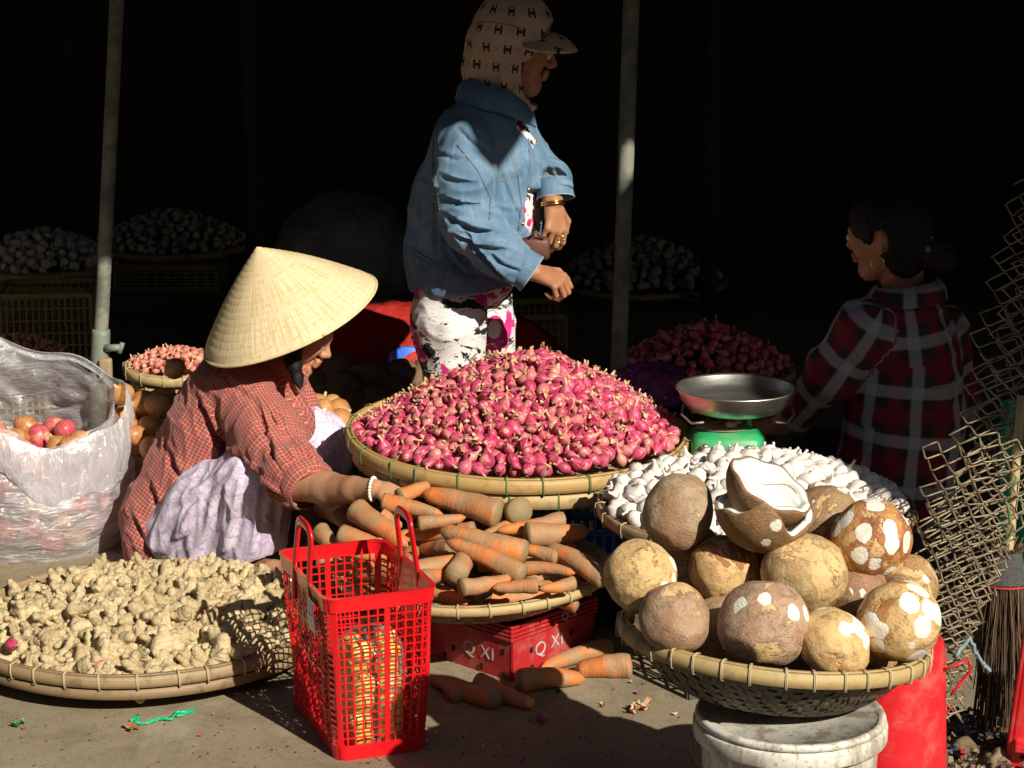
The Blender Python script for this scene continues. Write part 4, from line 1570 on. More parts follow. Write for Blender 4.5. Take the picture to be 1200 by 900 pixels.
RBk = at(1050, 800, 4.10)
t = thing('red_bucket', 'red plastic bucket upside down behind the white bucket', 'bucket', (RBk.x - .005, RBk.y, 0))
zt = at(1090, 756, 4.05).z
prof = [(.112, 0), (.116, .0), (.112, .03), (.094, zt - .02), (.089, zt - .004), (.08, zt), (0, zt)]
mb = MB(); mb.add(*lathe_vf(prof, 48)); obj('bucket_wall', mb.mesh('bucket_wall'), M['red_plastic'], t)
mb = MB(); mb.add(*lathe_vf([(.112, .018), (.12, .018), (.12, .03), (.111, .032)], 48)); obj('rim', mb.mesh('rim'), M['red_plastic'], t)
mb = MB(); mb.add(*tube_vf([(.085, -.045, zt - .05), (.105, -.05, zt - .04), (.13, -.045, zt - .03), (.135, -.04, zt - .055), (.115, -.045, zt - .08), (.10, -.045, zt - .10)], .003, 8))
obj('handle', mb.mesh('handle'), M['red_plastic'], t)

# ---------------------------------------------------------------- scale with steel pan
m = NT('steel_pan', .42, .5, 1.0)
co = m.coord(); f = m.noise(m.mapping(co, (1, 1, 8)), 30, 5, .7)
m.col(m.mix(m.step(f, .4, .7), (.72, .70, .66), (.52, .50, .45)))
m.rough(m.math('ADD', m.math('MULTIPLY', f, .3), .24)); m.bump(m.noise(co, 12, 4), .12, .01)
M['steel'] = m.m
M['green_paint'] = plastic('green_enamel', (.02, .36, .12), .35, (.35, .33, .22), .45)
M['dust_green'] = plain('dusty_top', (.30, .27, .18), .9, 0, .5, 30)
SP = at(863, 455, 5.56)
t = thing('weighing_scale', 'green market scale behind the garlic', 'scale', (SP.x, SP.y, SP.z - .22))
T0 = V(t.location)
b = at(852, 520, 5.54) - T0
mb = MB()
# body: wide low housing with bevelled shoulders
pr = [(-.075, 0, .165), (-.075, .02, .165), (-.06, .045, .155), (-.02, .058, .135), (.02, .058, .135), (.06, .045, .15), (.075, .02, .16), (.075, 0, .16)]
n = 24
prof2 = [(.085, -.045), (.088, -.03), (.088, .012), (.083, .026), (.070, .036), (.04, .042), (0, .043)]
v_ = []
for (r, z) in prof2:
    for i in range(n):
        a = 2 * PI * i / n
        sx = math.copysign(abs(math.cos(a)) ** .45, math.cos(a)); sy = math.copysign(abs(math.sin(a)) ** .45, math.sin(a))
        v_.append((b.x + r * sx * 1.06, b.y + r * sy * .9, b.z + z))
mb.add(v_, grid_faces(n, len(prof2), True))
obj('housing', mb.mesh('housing'), M['green_paint'], t)
mb = MB(); mb.add(*lathe_vf([(0, .0455), (.05, .0455), (.056, .043)], 24), M=Matrix.Translation((b.x - .01, b.y, b.z)) @ Matrix.Diagonal((1.2, .9, 1, 1)))
obj('dusty_top', mb.mesh('dusty_top'), M['dust_green'], t)
for (dx, dz, rr, nm, mt) in ((-.062, .012, .009, 'screw', 'steel'), (-.030, .004, .016, 'dial_cap', 'garlic'), (.045, .008, .009, 'screw', 'steel')):
    mb = MB(); mb.add(*lathe_vf([(0, .004), (rr * .8, .004), (rr, .002), (rr, -.004)], 16))
    obj(nm, mb.mesh(nm), M[mt] if mt != 'garlic' else M['bucket'], t, (b.x + dx, b.y - .086, b.z + dz), (PI / 2 + .2, 0, 0))
mb = MB(); mb.add(*lathe_vf([(.014, .04), (.014, .052), (.010, .056), (0, .056)], 16), M=Matrix.Translation((b.x + .01, b.y, b.z)))
obj('knob', mb.mesh('knob'), M['bucket'], t)
c = at(877, 505, 5.56) - T0
mb = MB(); mb.add(*box_vf(.014, .02, .085, (c.x, c.y, c.z + .015), .003)); obj('post', mb.mesh('post', False), M['green_paint'], t)
Rp = 69 / pxm(5.56, SP.z)
mb = MB()
prof = [(0, -.052), (Rp * .55, -.052), (Rp * .72, -.046), (Rp * .86, -.032), (Rp * .97, -.004), (Rp * 1.0, .001), (Rp * 1.012, 0), (Rp * 1.0, -.004), (Rp * .95, -.012), (Rp * .88, -.036), (Rp * .74, -.050), (Rp * .55, -.056), (0, -.056)]
prof = [(0, -.034), (Rp * .6, -.034), (Rp * .76, -.030), (Rp * .88, -.018), (Rp * .985, .001), (Rp * 1.0, .004), (Rp * 1.015, .002), (Rp * 1.0, -.003), (Rp * .93, -.028), (Rp * .82, -.048), (Rp * .70, -.054), (0, -.054)]
mb.add(*lathe_vf(prof, 96)); obj('pan', mb.mesh('pan'), M['steel'], t, (0, 0, .22))
mb = MB(); v_, f_, u_ = lathe_vf([(Rp * .99, .003), (Rp * 1.02, .005), (Rp * 1.03, .001), (Rp * 1.0, -.002)], 96); mb.add(v_, f_)
obj('pan_rim', mb.mesh('pan_rim'), M['steel'], t, (0, 0, .22))
mb = MB()
for sg in (-1, 1):
    mb.add(*tube_vf([(sg * Rp * .9, -.03, .19), (sg * Rp * .95, -.05, .165), (sg * Rp * .80, -.09, .152), (sg * Rp * .6, -.10, .158)], .003, 8))
mb.add(*box_vf(.22, .012, .006, (0, 0, .160), .001)); mb.add(*box_vf(.012, .16, .006, (0, 0, .153), .001))
obj('pan_bracket', mb.mesh('pan_bracket'), M['wire'], t)
# a low box carries the scale
lattice_box('plastic_crate', 'dark crate underneath the green scale', (SP.x, SP.y + .06, 0), (.24, .14, (T0 + b).z - .047), 0, M['grey_crate'], 8, 6)

# ---------------------------------------------------------------- red shopping basket
C0 = atz(397, 893, 0); CL_ = atz(334, 838, 0); CR_ = atz(497, 884, 0)
ex = (CR_ - C0); ey = (CL_ - C0)
wx, wy = ex.length, ey.length
ex = V((math.cos(math.radians(21)), math.sin(math.radians(21)), 0)); ey = V((-ex.y, ex.x, 0)); wy = .355; wx = .196
HB = .355
t = thing('shopping_basket', 'red plastic shopping basket with two handles and flower pattern on the ground', 'basket', C0 + ex * wx / 2 + ey * wy / 2)
BR = math.atan2(ex.y, ex.x)
t.rotation_euler = (0, 0, BR)
flx, fly = 1.22, 1.03


def bask(s_, z, out=0.0):
    """point on the wall: s_ in 0..4 round the perimeter (side index + fraction), rounded corners"""
    k = z / HB
    hx_, hy_ = wx / 2 * (1 + (flx - 1) * k) + out + .0022 * math.sin(z * 19 + s_ * 5), wy / 2 * (1 + (fly - 1) * k) + out
    i = int(s_) % 4; fr = s_ - int(s_)
    # corner radius
    cr = .028
    per = [(-hx_, -hy_), (hx_, -hy_), (hx_, hy_), (-hx_, hy_)]
    a = np.array(per[i]); b_ = np.array(per[(i + 1) % 4])
    L = np.linalg.norm(b_ - a); d_ = (b_ - a) / L; nrm = np.array((d_[1], -d_[0]))
    p = a + d_ * L * fr
    e0, e1 = L * fr, L * (1 - fr)
    for e, sg in ((e0, 1), (e1, -1)):
        if e < cr:
            u = (cr - e) / cr          # 0..1 towards the corner
            ang_ = u * PI / 4
            cc = (a + d_ * cr if sg == 1 else b_ - d_ * cr) - nrm * cr
            p = cc + nrm * cr * math.cos(ang_) - d_ * sg * cr * math.sin(ang_)
    return V((p[0], p[1], z))


def wall_strip(mb, pts_sz, w, th, out=0.0, side_n=6):
    P_ = [bask(s_, z, out) for (s_, z) in pts_sz]
    mb.add(*tube_vf(P_, w, side_n))


def hbar(mb, s0, s1, z0, z1, th=.0028, n=14, out=0.0):
    """horizontal band between heights z0 and z1"""
    v_, f_ = [], []
    for i in range(n + 1):
        s_ = s0 + (s1 - s0) * i / n
        for (z, o_) in ((z0, out), (z1, out), (z1, out - th), (z0, out - th)):
            v_.append(tuple(bask(min(s_, 3.99999), z, o_)))
    for i in range(n):
        for k in range(4):
            a_, b_ = i * 4 + k, i * 4 + (k + 1) % 4
            f_.append((a_, a_ + 4, b_ + 4, b_))
    mb.add(v_, f_)


def vbar(mb, s_, ds, z0, z1, th=.0028, n=6, out=0.0):
    v_, f_ = [], []
    for i in range(n + 1):
        z = z0 + (z1 - z0) * i / n
        for (q, o_) in ((s_ - ds, out), (s_ + ds, out), (s_ + ds, out - th), (s_ - ds, out - th)):
            v_.append(tuple(bask(q % 4, z, o_)))
    for i in range(n):
        for k in range(4):
            a_, b_ = i * 4 + k, i * 4 + (k + 1) % 4
            f_.append((a_, b_, b_ + 4, a_ + 4))
    mb.add(v_, f_)


ZB, ZT = .030, HB - .028
m = NT('glossy_red_plastic', .22, .5)
m.col(m.mix(m.step(m.noise(m.coord(), 8, 4), .4, .7), (.66, .008, .012), (.50, .010, .014)))
m.bump(m.noise(m.coord(), 40, 4, .6), .12, .003)
m.b.inputs['Subsurface Weight'].default_value = .0
m.b.inputs['Coat Weight'].default_value = .2
M['gloss_red'] = m.m
for side in (0, 2):           # narrow square-mesh sides
    mb = MB()
    nr = 17
    for k in range(nr + 1):
        z = ZB + (ZT - ZB) * k / nr
        hbar(mb, side + .03, side + .9999, z - .0014, z + .0014, out=-.0006)
    ncol = 11
    for i in range(ncol + 1):
        s_ = side + .03 + (.94) * i / ncol
        w = .0078 if i not in (0, 6, ncol) else .026
        vbar(mb, s_, w, ZB, ZT)
    obj('mesh_side', mb.mesh('mesh_side', False), M['gloss_red'], t)
for side in (1, 3):           # wide sides: band of squares near the corners, petals between
    mb = MB()
    Lside = wy * 1.02
    for e in (.005, .1, .9, .995):
        vbar(mb, side + min(e, .997), .006 if e in (.1, .9) else .006, ZB, ZT, out=.0004)
    for k in range(23):
        z = ZB + (ZT - ZB) * k / 22
        hbar(mb, side + .002, side + .10, z - .0017, z + .0017, n=4)
        hbar(mb, side + .90, side + .998, z - .0017, z + .0017, n=4)
    cell = .8 * Lside / 4
    nzc = int(round((ZT - ZB) / cell)); cz = (ZT - ZB) / nzc
    for i in range(4):
        for k in range(nzc):
            sc_, zc = side + .1 + .8 * (i + .5) / 4, ZB + (k + .5) * cz
            for q in range(8):
                th0 = PI / 4 * q
                R_ = cell * (.49 if q % 2 == 0 else .62)
                # petal: closed leaf loop
                loop = []
                for j in range(11):
                    u = j / 10
                    lw = math.sin(PI * min(1, u)) * .17 * cell
                    loop.append((u * R_, lw))
                for j in range(9, 0, -1):
                    u = j / 10
                    loop.append((u * R_, -math.sin(PI * u) * .17 * cell))
                loop.append(loop[0])
                pts = [(sc_ + (x_ * math.cos(th0) - y_ * math.sin(th0)) / Lside, zc + x_ * math.sin(th0) + y_ * math.cos(th0)) for (x_, y_) in loop]
                pts = [(min(max(a_, side + .1), side + .9), min(max(b_, ZB), ZT)) for a_, b_ in pts]
                P_ = [bask(a_, b_) for a_, b_ in pts]
                mb.add(*tube_vf(P_, .0022, 5, caps=False))
            ring = [(sc_ + .1 * cell * math.cos(a_) / Lside, zc + .1 * cell * math.sin(a_)) for a_ in np.linspace(0, 2 * PI, 10)]
            mb.add(*tube_vf([bask(a_, b_) for a_, b_ in ring], .0028, 5, caps=False))
    if side == 3 or side == 1:      # solid shoulder under the handle
        v_ = []; 
        for j in range(9):
            z = ZT - .085 * (1 - j / 8)
            half = .13 + .10 * (j / 8)
            for i in range(13):
                v_.append(tuple(bask(side + .5 - half + 2 * half * i / 12, z, .0006)))
        n0 = len(v_)
        v_ += [tuple(V(q) * .985 if False else V((q[0] * .975, q[1] * .99, q[2]))) for q in v_]
        fg = grid_faces(13, 9)
        mb.add(v_, fg + [tuple(reversed([x_ + n0 for x_ in q])) for q in fg])
    obj('flower_side', mb.mesh('flower_side', False), M['gloss_red'], t)
# rim and base
mb = MB(); hbar(mb, 0, 3.99999, ZT - .002, HB, th=.005, n=160, out=.0025)
hbar(mb, 0, 3.99999, HB - .004, HB + .001, th=.008, n=160, out=.004); obj('rim', mb.mesh('rim', False), M['gloss_red'], t)
mb = MB(); hbar(mb, 0, 3.99999, .0, ZB + .002, th=.005, n=160, out=.002)
loopb = [tuple(bask(4 * i / 80, .006)) for i in range(80)]
mb.add(loopb, [tuple(range(80))]); obj('base', mb.mesh('base', False), M['gloss_red'], t)
# handles
for sg in (-1, 1):
    hx_ = wx / 2 * flx
    hw = wy * .145
    zb = HB - .05
    lean = -.006 * sg if sg > 0 else .004
    X = sg * hx_
    path = [(X, -hw * 1.25, zb - .02), (X, -hw * 1.15, zb + .03), (X + lean, -hw, zb + .09), (X + 2 * lean, -hw * .95, zb + .135), (X + 2 * lean, -hw * .80, zb + .153), (X + 2 * lean, -hw * .5, zb + .160),
            (X + 2 * lean, 0, zb + .161), (X + 2 * lean, hw * .5, zb + .160), (X + 2 * lean, hw * .80, zb + .153), (X + 2 * lean, hw * .95, zb + .135), (X + lean, hw, zb + .09), (X, hw * 1.15, zb + .03), (X, hw * 1.25, zb - .02)]
    # smooth the path
    P_ = [V(p) for p in path]
    Q_ = []
    for i in range(len(P_) - 1):
        for k in range(4):
            tt = k / 4
            p0_, p1_, p2_, p3_ = P_[max(i - 1, 0)], P_[i], P_[i + 1], P_[min(i + 2, len(P_) - 1)]
            Q_.append(.5 * ((2 * p1_) + (p2_ - p0_) * tt + (2 * p0_ - 5 * p1_ + 4 * p2_ - p3_) * tt ** 2 + (3 * p1_ - p0_ - 3 * p2_ + p3_) * tt ** 3))
    Q_.append(P_[-1])
    mb = MB(); mb.add(*tube_vf(Q_, .0105, 12, flat=.5, upref=(1, 0, 0))); obj('handle', mb.mesh('handle'), M['gloss_red'], t)
# paper label hanging on the left side
m = NT('label_paper', .35, .5)
co = m.coord('Generated'); g = m.sep(co)
box = lambda x0, x1, z0, z1: m.math('MULTIPLY', m.math('MULTIPLY', m.math('GREATER_THAN', g[0], x0), m.math('LESS_THAN', g[0], x1)), m.math('MULTIPLY', m.math('GREATER_THAN', g[1], z0), m.math('LESS_THAN', g[1], z1)))
c = m.mix(box(.12, .9, .42, .9), (.70, .70, .72), (.05, .12, .42))
c = m.mix(box(.2, .55, .5, .8), c, (.25, .45, .75)); c = m.mix(box(.6, .85, .45, .6), c, (.55, .05, .08))
ln = m.math('GREATER_THAN', m.math('FRACT', m.math('MULTIPLY', g[1], 22)), .55)
c = m.mix(m.math('MULTIPLY', ln, box(.12, .88, .08, .36)), c, (.3, .3, .34))
m.col(c); M['label'] = m.m
mb = MB(); v_ = []
for j in range(7):
    for i in range(6):
        v_.append((.046 * (i / 5 - .5), .066 * (j / 6 - .5), .0015 * math.sin(i + j * .7)))
f_ = grid_faces(6, 7); nn0 = len(v_)
mb.add(v_ + [(a_, b_, c_ - .0008) for a_, b_, c_ in v_], f_ + [tuple(reversed([x_ + nn0 for x_ in q])) for q in f_])
lp_ = bask(3.74, HB - .058, .012)
obj('label', mb.mesh('label'), M['label'], t, lp_, (PI / 2, 0, -PI / 2 ))
SB = t
# bag of yellow fruit in the basket
m = NT('yellow_fruit', .35, .5); r = m.rnd()
m.col(m.mix(m.step(m.noise(m.coord(), 30, 3), .4, .7), m.mix(r, (.86, .50, .03), (.85, .66, .12)), (.88, .74, .30))); M['fruit'] = m.m
rs = random.Random(9)
k = 0
fr = MB()
bm = bmesh.new(); bmesh.ops.create_icosphere(bm, subdivisions=3, radius=.026)
for v_ in bm.verts: v_.co *= 1 + .05 * noise.noise(v_.co * 60)
fm = bpy.data.meshes.new('yellow_fruit'); bm.to_mesh(fm); bm.free(); fm.polygons.foreach_set('use_smooth', [True] * len(fm.polygons))
for lay in range(6):
    for j in range(3):
        for i in range(2):
            x_, y_, z_ = (i - .5) * .062 + rs.uniform(-.008, .008), -.098 + (j - .5) * .052 + rs.uniform(-.008, .008), .035 + lay * .036 + rs.uniform(-.006, .006)
            if lay >= 5 and j > 1: continue
            o = obj('yellow_fruit', fm, M['fruit'], loc=t.location + Matrix.Rotation(BR, 3, 'Z') @ V((x_, y_, z_)), rot=(rs.random() * 6, rs.random() * 6, 0))
            tag(o, 'yellow orange fruit inside the red shopping basket', 'fruit', 'yellow fruit in the basket')


def mat_film(name, tint=(.9, .9, .93), opac=.2, rough=.12, stretch=(1, 1, 1)):
    """thin plastic: clear, milky where it is seen edge-on or creased, glossy streaks"""
    m = NT(name, rough, .8)
    t_ = m.t
    co = m.coord()
    f = m.noise(m.mapping(co, stretch, rot=(.3, .5, .2)), 9, 5, .6, .8)
    crease = m.math('SUBTRACT', 1.0, m.step(m.math('ABSOLUTE', m.math('SUBTRACT', f, .5)), 0.0, .03))
    tr = m.n('ShaderNodeBsdfTransparent'); tr.inputs[0].default_value = (*[.75 + .25 * x for x in tint], 1)
    m.b.inputs['Base Color'].default_value = (*tint, 1)
    tl = m.n('ShaderNodeBsdfTranslucent'); tl.inputs[0].default_value = (*tint, 1)
    mx0 = m.n('ShaderNodeMixShader'); mx0.inputs[0].default_value = .35
    t_.links.new(m.b.outputs[0], mx0.inputs[1]); t_.links.new(tl.outputs[0], mx0.inputs[2])
    mx = m.n('ShaderNodeMixShader')
    lw = m.n('ShaderNodeLayerWeight'); lw.inputs[0].default_value = .35
    fac = m.math('ADD', m.math('MULTIPLY', lw.outputs['Facing'], .55), opac)
    fac = m.math('ADD', fac, m.math('MULTIPLY', crease, .22))
    fac = m.math('ADD', fac, m.math('MULTIPLY', m.step(m.noise(co, 5, 3), .5, .7), .16), clamp=True)
    t_.links.new(fac, mx.inputs[0])
    t_.links.new(tr.outputs[0], mx.inputs[1]); t_.links.new(mx0.outputs[0], mx.inputs[2])
    gl = m.n('ShaderNodeBsdfGlossy'); gl.inputs['Roughness'].default_value = .12
    mx2 = m.n('ShaderNodeMixShader'); mx2.inputs[0].default_value = .12
    t_.links.new(mx.outputs[0], mx2.inputs[1]); t_.links.new(gl.outputs[0], mx2.inputs[2])
    t_.links.new(mx2.outputs[0], t_.nodes['Material Output'].inputs[0])
    nb = m.bump(m.math('ADD', f, m.math('MULTIPLY', m.noise(m.mapping(co, (stretch[0] * 3, stretch[1] * 3, stretch[2] * 3)), 9, 5, .6, 1.0), .35)), .9, .018)
    t_.links.new(nb, gl.inputs['Normal'])
    return m.m


M['film'] = mat_film('bag_film', (.90, .88, .91), .30, .15, (.8, .8, 2.6))
M['film_lip'] = mat_film('bag_film_folded', (.92, .91, .95), .45, .15, (1.6, 1.6, .7))
M['film_thin'] = mat_film('thin_film', (.9, .88, .8), .02, .1)
mb = MB(); v_ = []; n, mm = 48, 22
for j in range(mm):
    tt = j / (mm - 1)
    for i in range(n):
        a_ = 2 * PI * i / n
        rr = (.9 + .1 * math.sin(tt * 3)) * (1 - .75 * max(0, tt - .8) / .2)
        k = 1 + .10 * noise.noise(V((math.cos(a_) * 2, math.sin(a_) * 2, tt * 5)))
        v_.append((.072 * rr * k * math.cos(a_), -.085 + .085 * rr * k * math.sin(a_), .012 + .255 * tt))
mb.add(v_, grid_faces(n, mm, True))
o = obj('fruit_bag', mb.mesh('fruit_bag'), M['film_thin'], loc=t.location, rot=(0, 0, BR)); tag(o, 'clear plastic bag around the yellow fruit inside the red basket', 'bag')

# ---------------------------------------------------------------- big translucent bag of onions at the left
BGc = at(25, 640, 6.02); BGc.z = 0
t = thing('plastic_bag', 'big translucent white plastic bag full of onions at the left edge', 'bag', BGc)
mb = MB(); n, mm = 160, 70
Rg = .295
rimz = lambda a_: .425 + .075 * math.sin(a_ + .1) - .055 * math.cos(a_) + .016 * math.sin(3 * a_ + 1) + .012 * math.sin(7 * a_)
v_ = []
for j in range(mm):
    tt = j / (mm - 1)
    for i in range(n):
        a_ = 2 * PI * i / n
        z = rimz(a_) * tt
        bulge = .90 + .16 * math.sin(PI * min(1, tt * 1.15)) - .02 * tt
        ca, sa = math.cos(a_), math.sin(a_)
        w_ = noise.noise(V((ca * 3 + tt * 3, sa * 3, tt * 7 - ca * 2)))
        w2 = noise.noise(V((ca * 7, sa * 7 + tt * 4, tt * 11 + 4)))
        k = bulge + .045 * (1 - abs(w_) * 3) * (.4 + tt) * .6 + .02 * w2
        v_.append((Rg * k * ca, Rg * .80 * k * sa, z + .02 * tt * w_))
body_v = v_; v_ = []
# folded-over lip
for j in range(0, 12):
    tt = j / 11
    for i in range(n):
        a_ = 2 * PI * i / n
        ca, sa = math.cos(a_), math.sin(a_)
        front = max(0, math.cos(a_ + .75)) ** .7
        dl = (.02 + .15 * front ** 2) * (1 + .35 * noise.noise(V((ca * 4, sa * 4, 9))))
        w_ = noise.noise(V((ca * 9, sa * 9, tt * 3 + 8)))
        k = 1.0 + .015 + .05 * math.sin(PI * tt) + .035 * w_ * tt + .03 * tt * front
        v_.append((Rg * k * ca, Rg * .80 * k * sa, rimz(a_) + .004 * math.sin(PI * min(1, tt * 2)) - dl * tt))
mb.add(body_v, grid_faces(n, mm, True))
obj('film', mb.mesh('film'), M['film'], t)
mb = MB(); mb.add(v_, grid_faces(n, 12, True))
obj('folded_lip', mb.mesh('folded_lip'), M['film_lip'], t)
def bag_h(x, y): return .20 + .05 * max(0, 1 - (math.hypot(x, y) / .25) ** 2)
rs = random.Random(31)
pl = []
for _ in range(3500):
    a_ = rs.uniform(0, 2 * PI); rr = math.sqrt(rs.random())
    z = rs.uniform(.035, .285)
    x_, y_ = (Rg - .055) * rr * math.cos(a_), (Rg * .8 - .05) * rr * math.sin(a_)
    if y_ > .12 and z < .2: continue
    if all((x_ - q[0]) ** 2 + (y_ - q[1]) ** 2 + (z - q[2]) ** 2 > .064 ** 2 for q in pl): pl.append((x_, y_, z))
for (x_, y_, z) in pl:
    kind = rs.choice((ONIONS, REDONS, REDONS))
    o = obj('red_onion' if kind is REDONS else 'onion', rs.choice(kind), None, loc=BGc + V((x_, y_, z)), rot=(rs.uniform(0, 6), rs.uniform(0, 6), 0))
    if kind is REDONS: tag(o, 'red onion inside the big translucent bag', 'onion', 'red onions in the translucent bag')
    else: tag(o, 'yellow brown onion inside the big translucent bag', 'onion', 'brown onions in the translucent bag')
    o.scale = (.9,) * 3
# ---------------------------------------------------------------- people: materials
def mat_skin(name, c):
    m = NT(name, .5, .4)
    co = m.coord()
    f = m.noise(co, 9, 4, .6)
    m.col(m.mix(m.step(f, .35, .7), c, (c[0] * .82, c[1] * .70, c[2] * .62)))
    m.b.inputs['Subsurface Weight'].default_value = .12
    m.b.inputs['Subsurface Radius'].default_value = (.012, .005, .003)
    m.bump(m.math('ADD', m.noise(co, 300, 3), m.noise(co, 60, 4, .6)), .3, .0015)
    return m.m


M['skin'] = mat_skin('skin', (.50, .26, .15))
M['skin_dark'] = mat_skin('skin_brown', (.44, .22, .12))
m = NT('black_hair', .6, .2); f = m.noise(m.mapping(m.coord(), (220, 220, 8)), 1, 3)
m.col(m.mix(f, (.004, .0035, .003), (.014, .012, .010))); m.bump(f, .5, .002); M['hair'] = m.m
M['eye'] = plain('eye', (.5, .48, .45), .2, 0, 0, 5, 0)


def stripes(m, x, period, off, width, soft=.12):
    """1 inside a band of the given width (fraction of the period)"""
    f = m.math('FRACT', m.math('ADD', m.math('DIVIDE', x, period), off))
    a = m.step(f, .5 - width / 2 - soft * width, .5 - width / 2 + soft * width)
    b = m.step(f, .5 + width / 2 - soft * width, .5 + width / 2 + soft * width)
    return m.math('SUBTRACT', a, b)


def mat_plaid_small():
    m = NT('small_red_check', .85, .2)
    p = m.sep(m.attr('pat'))
    co = m.coord()
    base = m.mix(m.step(m.noise(co, 8, 3), .3, .7), (.43, .062, .045), (.36, .045, .036))
    c = base
    P_ = .0185
    for ax in (0, 1):
        c = m.mix(m.math('MULTIPLY', stripes(m, p[ax], P_, .0, .34), .50), c, (.22, .055, .055))
    for ax in (0, 1):
        c = m.mix(m.math('MULTIPLY', stripes(m, p[ax], P_, .24, .075), .55), c, (.58, .44, .34))
        c = m.mix(m.math('MULTIPLY', stripes(m, p[ax], P_, -.24, .075), .55), c, (.50, .38, .28))
        c = m.mix(m.math('MULTIPLY', stripes(m, p[ax], P_ * 2, .0, .04), .7), c, (.12, .12, .10))
    m.col(c)
    m.bump(m.noise(co, 500, 2), .25, .001)
    m.b.inputs['Sheen Weight'].default_value = .15
    return m.m


def mat_plaid_big():
    m = NT('big_dark_check', .85, .2)
    p = m.sep(m.attr('pat'))
    co = m.coord()
    c = (.030, .026, .023)
    P_ = .125
    for ax, o in ((0, .1), (1, .3)):
        c = m.mix(m.math('MULTIPLY', stripes(m, p[ax], P_, o, .30), .72), c, (.17, .010, .02))
    for ax, o in ((0, .55), (1, .78)):
        c = m.mix(m.math('MULTIPLY', stripes(m, p[ax], P_, o, .24), .55), c, (.36, .36, .40))
    m.col(c)
    m.bump(m.noise(co, 400, 2), .2, .001)
    return m.m


def mat_denim():
    m = NT('denim', .8, .25)
    co = m.coord()
    p = m.attr('pat')
    tw = m.noise(m.mapping(p, (900, 160, 1), rot=(0, 0, .6)), 1, 2, .6)
    w = m.noise(co, 11, 5, .62)
    s_ = m.noise(m.mapping(p, (70, 9, 1)), 1, 4, .6)
    c = m.mix(m.step(w, .35, .65), (.095, .185, .29), (.165, .27, .38))
    c = m.mix(m.math('MULTIPLY', m.step(s_, .5, .75), .5), c, (.29, .40, .50))
    c = m.mix(m.math('MULTIPLY', tw, .25), c, (.07, .12, .19))
    m.col(c)
    m.bump(m.math('ADD', tw, m.math('MULTIPLY', m.noise(co, 45, 4, .6), 1.4)), .35, .002)
    return m.m


def mat_print(name, kind):
    m = NT(name, .8, .2)
    co = m.coord()
    if kind == 'lavender':
        w = m.noise(co, 16, 3, .6, 2.2)
        l1 = m.math('ABSOLUTE', m.math('SUBTRACT', m.math('FRACT', m.math('MULTIPLY', w, 9)), .5))
        v_ = m.voro(m.mapping(co, (1, 1, .7)), 22, 'DISTANCE_TO_EDGE')
        c = m.mix(m.math('MULTIPLY', m.math('SUBTRACT', 1.0, m.step(l1, .08, .2)), .62), (.74, .68, .76), (.36, .20, .44))
        c = m.mix(m.math('MULTIPLY', m.math('SUBTRACT', 1.0, m.step(v_, .03, .08)), .45), c, (.42, .26, .50))
        c = m.mix(m.math('MULTIPLY', m.step(m.noise(co, 5, 3), .45, .6), .25), c, (.55, .42, .62))
    elif kind == 'graffiti':
        n1 = m.noise(m.mapping(co, (1, 1, 2.2)), 9, 4, .7, .9)
        n2 = m.noise(m.mapping(co, (1.3, 1, .8)), 6.5, 3, .5, .8)
        n3 = m.noise(m.mapping(co, (1, 1, 3)), 34, 3, .6, 1.5)
        c = m.mix(m.step(n1, .545, .575), (.74, .72, .70), (.02, .02, .02))
        c = m.mix(m.math('MULTIPLY', m.step(n3, .60, .63), .8), c, (.10, .09, .10))
        v_ = m.voro(m.mapping(co, (1, 1, .8), loc=(.3, 0, .1)), 11.5, 'F1')
        ring = m.math('ABSOLUTE', m.math('SUBTRACT', v_, .30))
        c = m.mix(m.math('SUBTRACT', 1.0, m.step(ring, .055, .07)), c, m.mix(m.step(n2, .44, .48), (.72, .70, .68), (.62, .03, .22)))
        c = m.mix(m.math('MULTIPLY', m.step(n2, .60, .62), 1.0), c, (.66, .04, .24))
    elif kind == 'flowers':
        v_ = m.voro(co, 34, 'F1')
        c = m.mix(m.math('SUBTRACT', 1.0, m.step(v_, .34, .40)), (.72, .66, .66), (.58, .04, .16))
        c = m.mix(m.step(m.noise(co, 40, 3, .6), .58, .62), c, (.06, .03, .05))
    m.col(c)
    m.bump(m.noise(co, 300, 2), .15, .001)
    return m.m


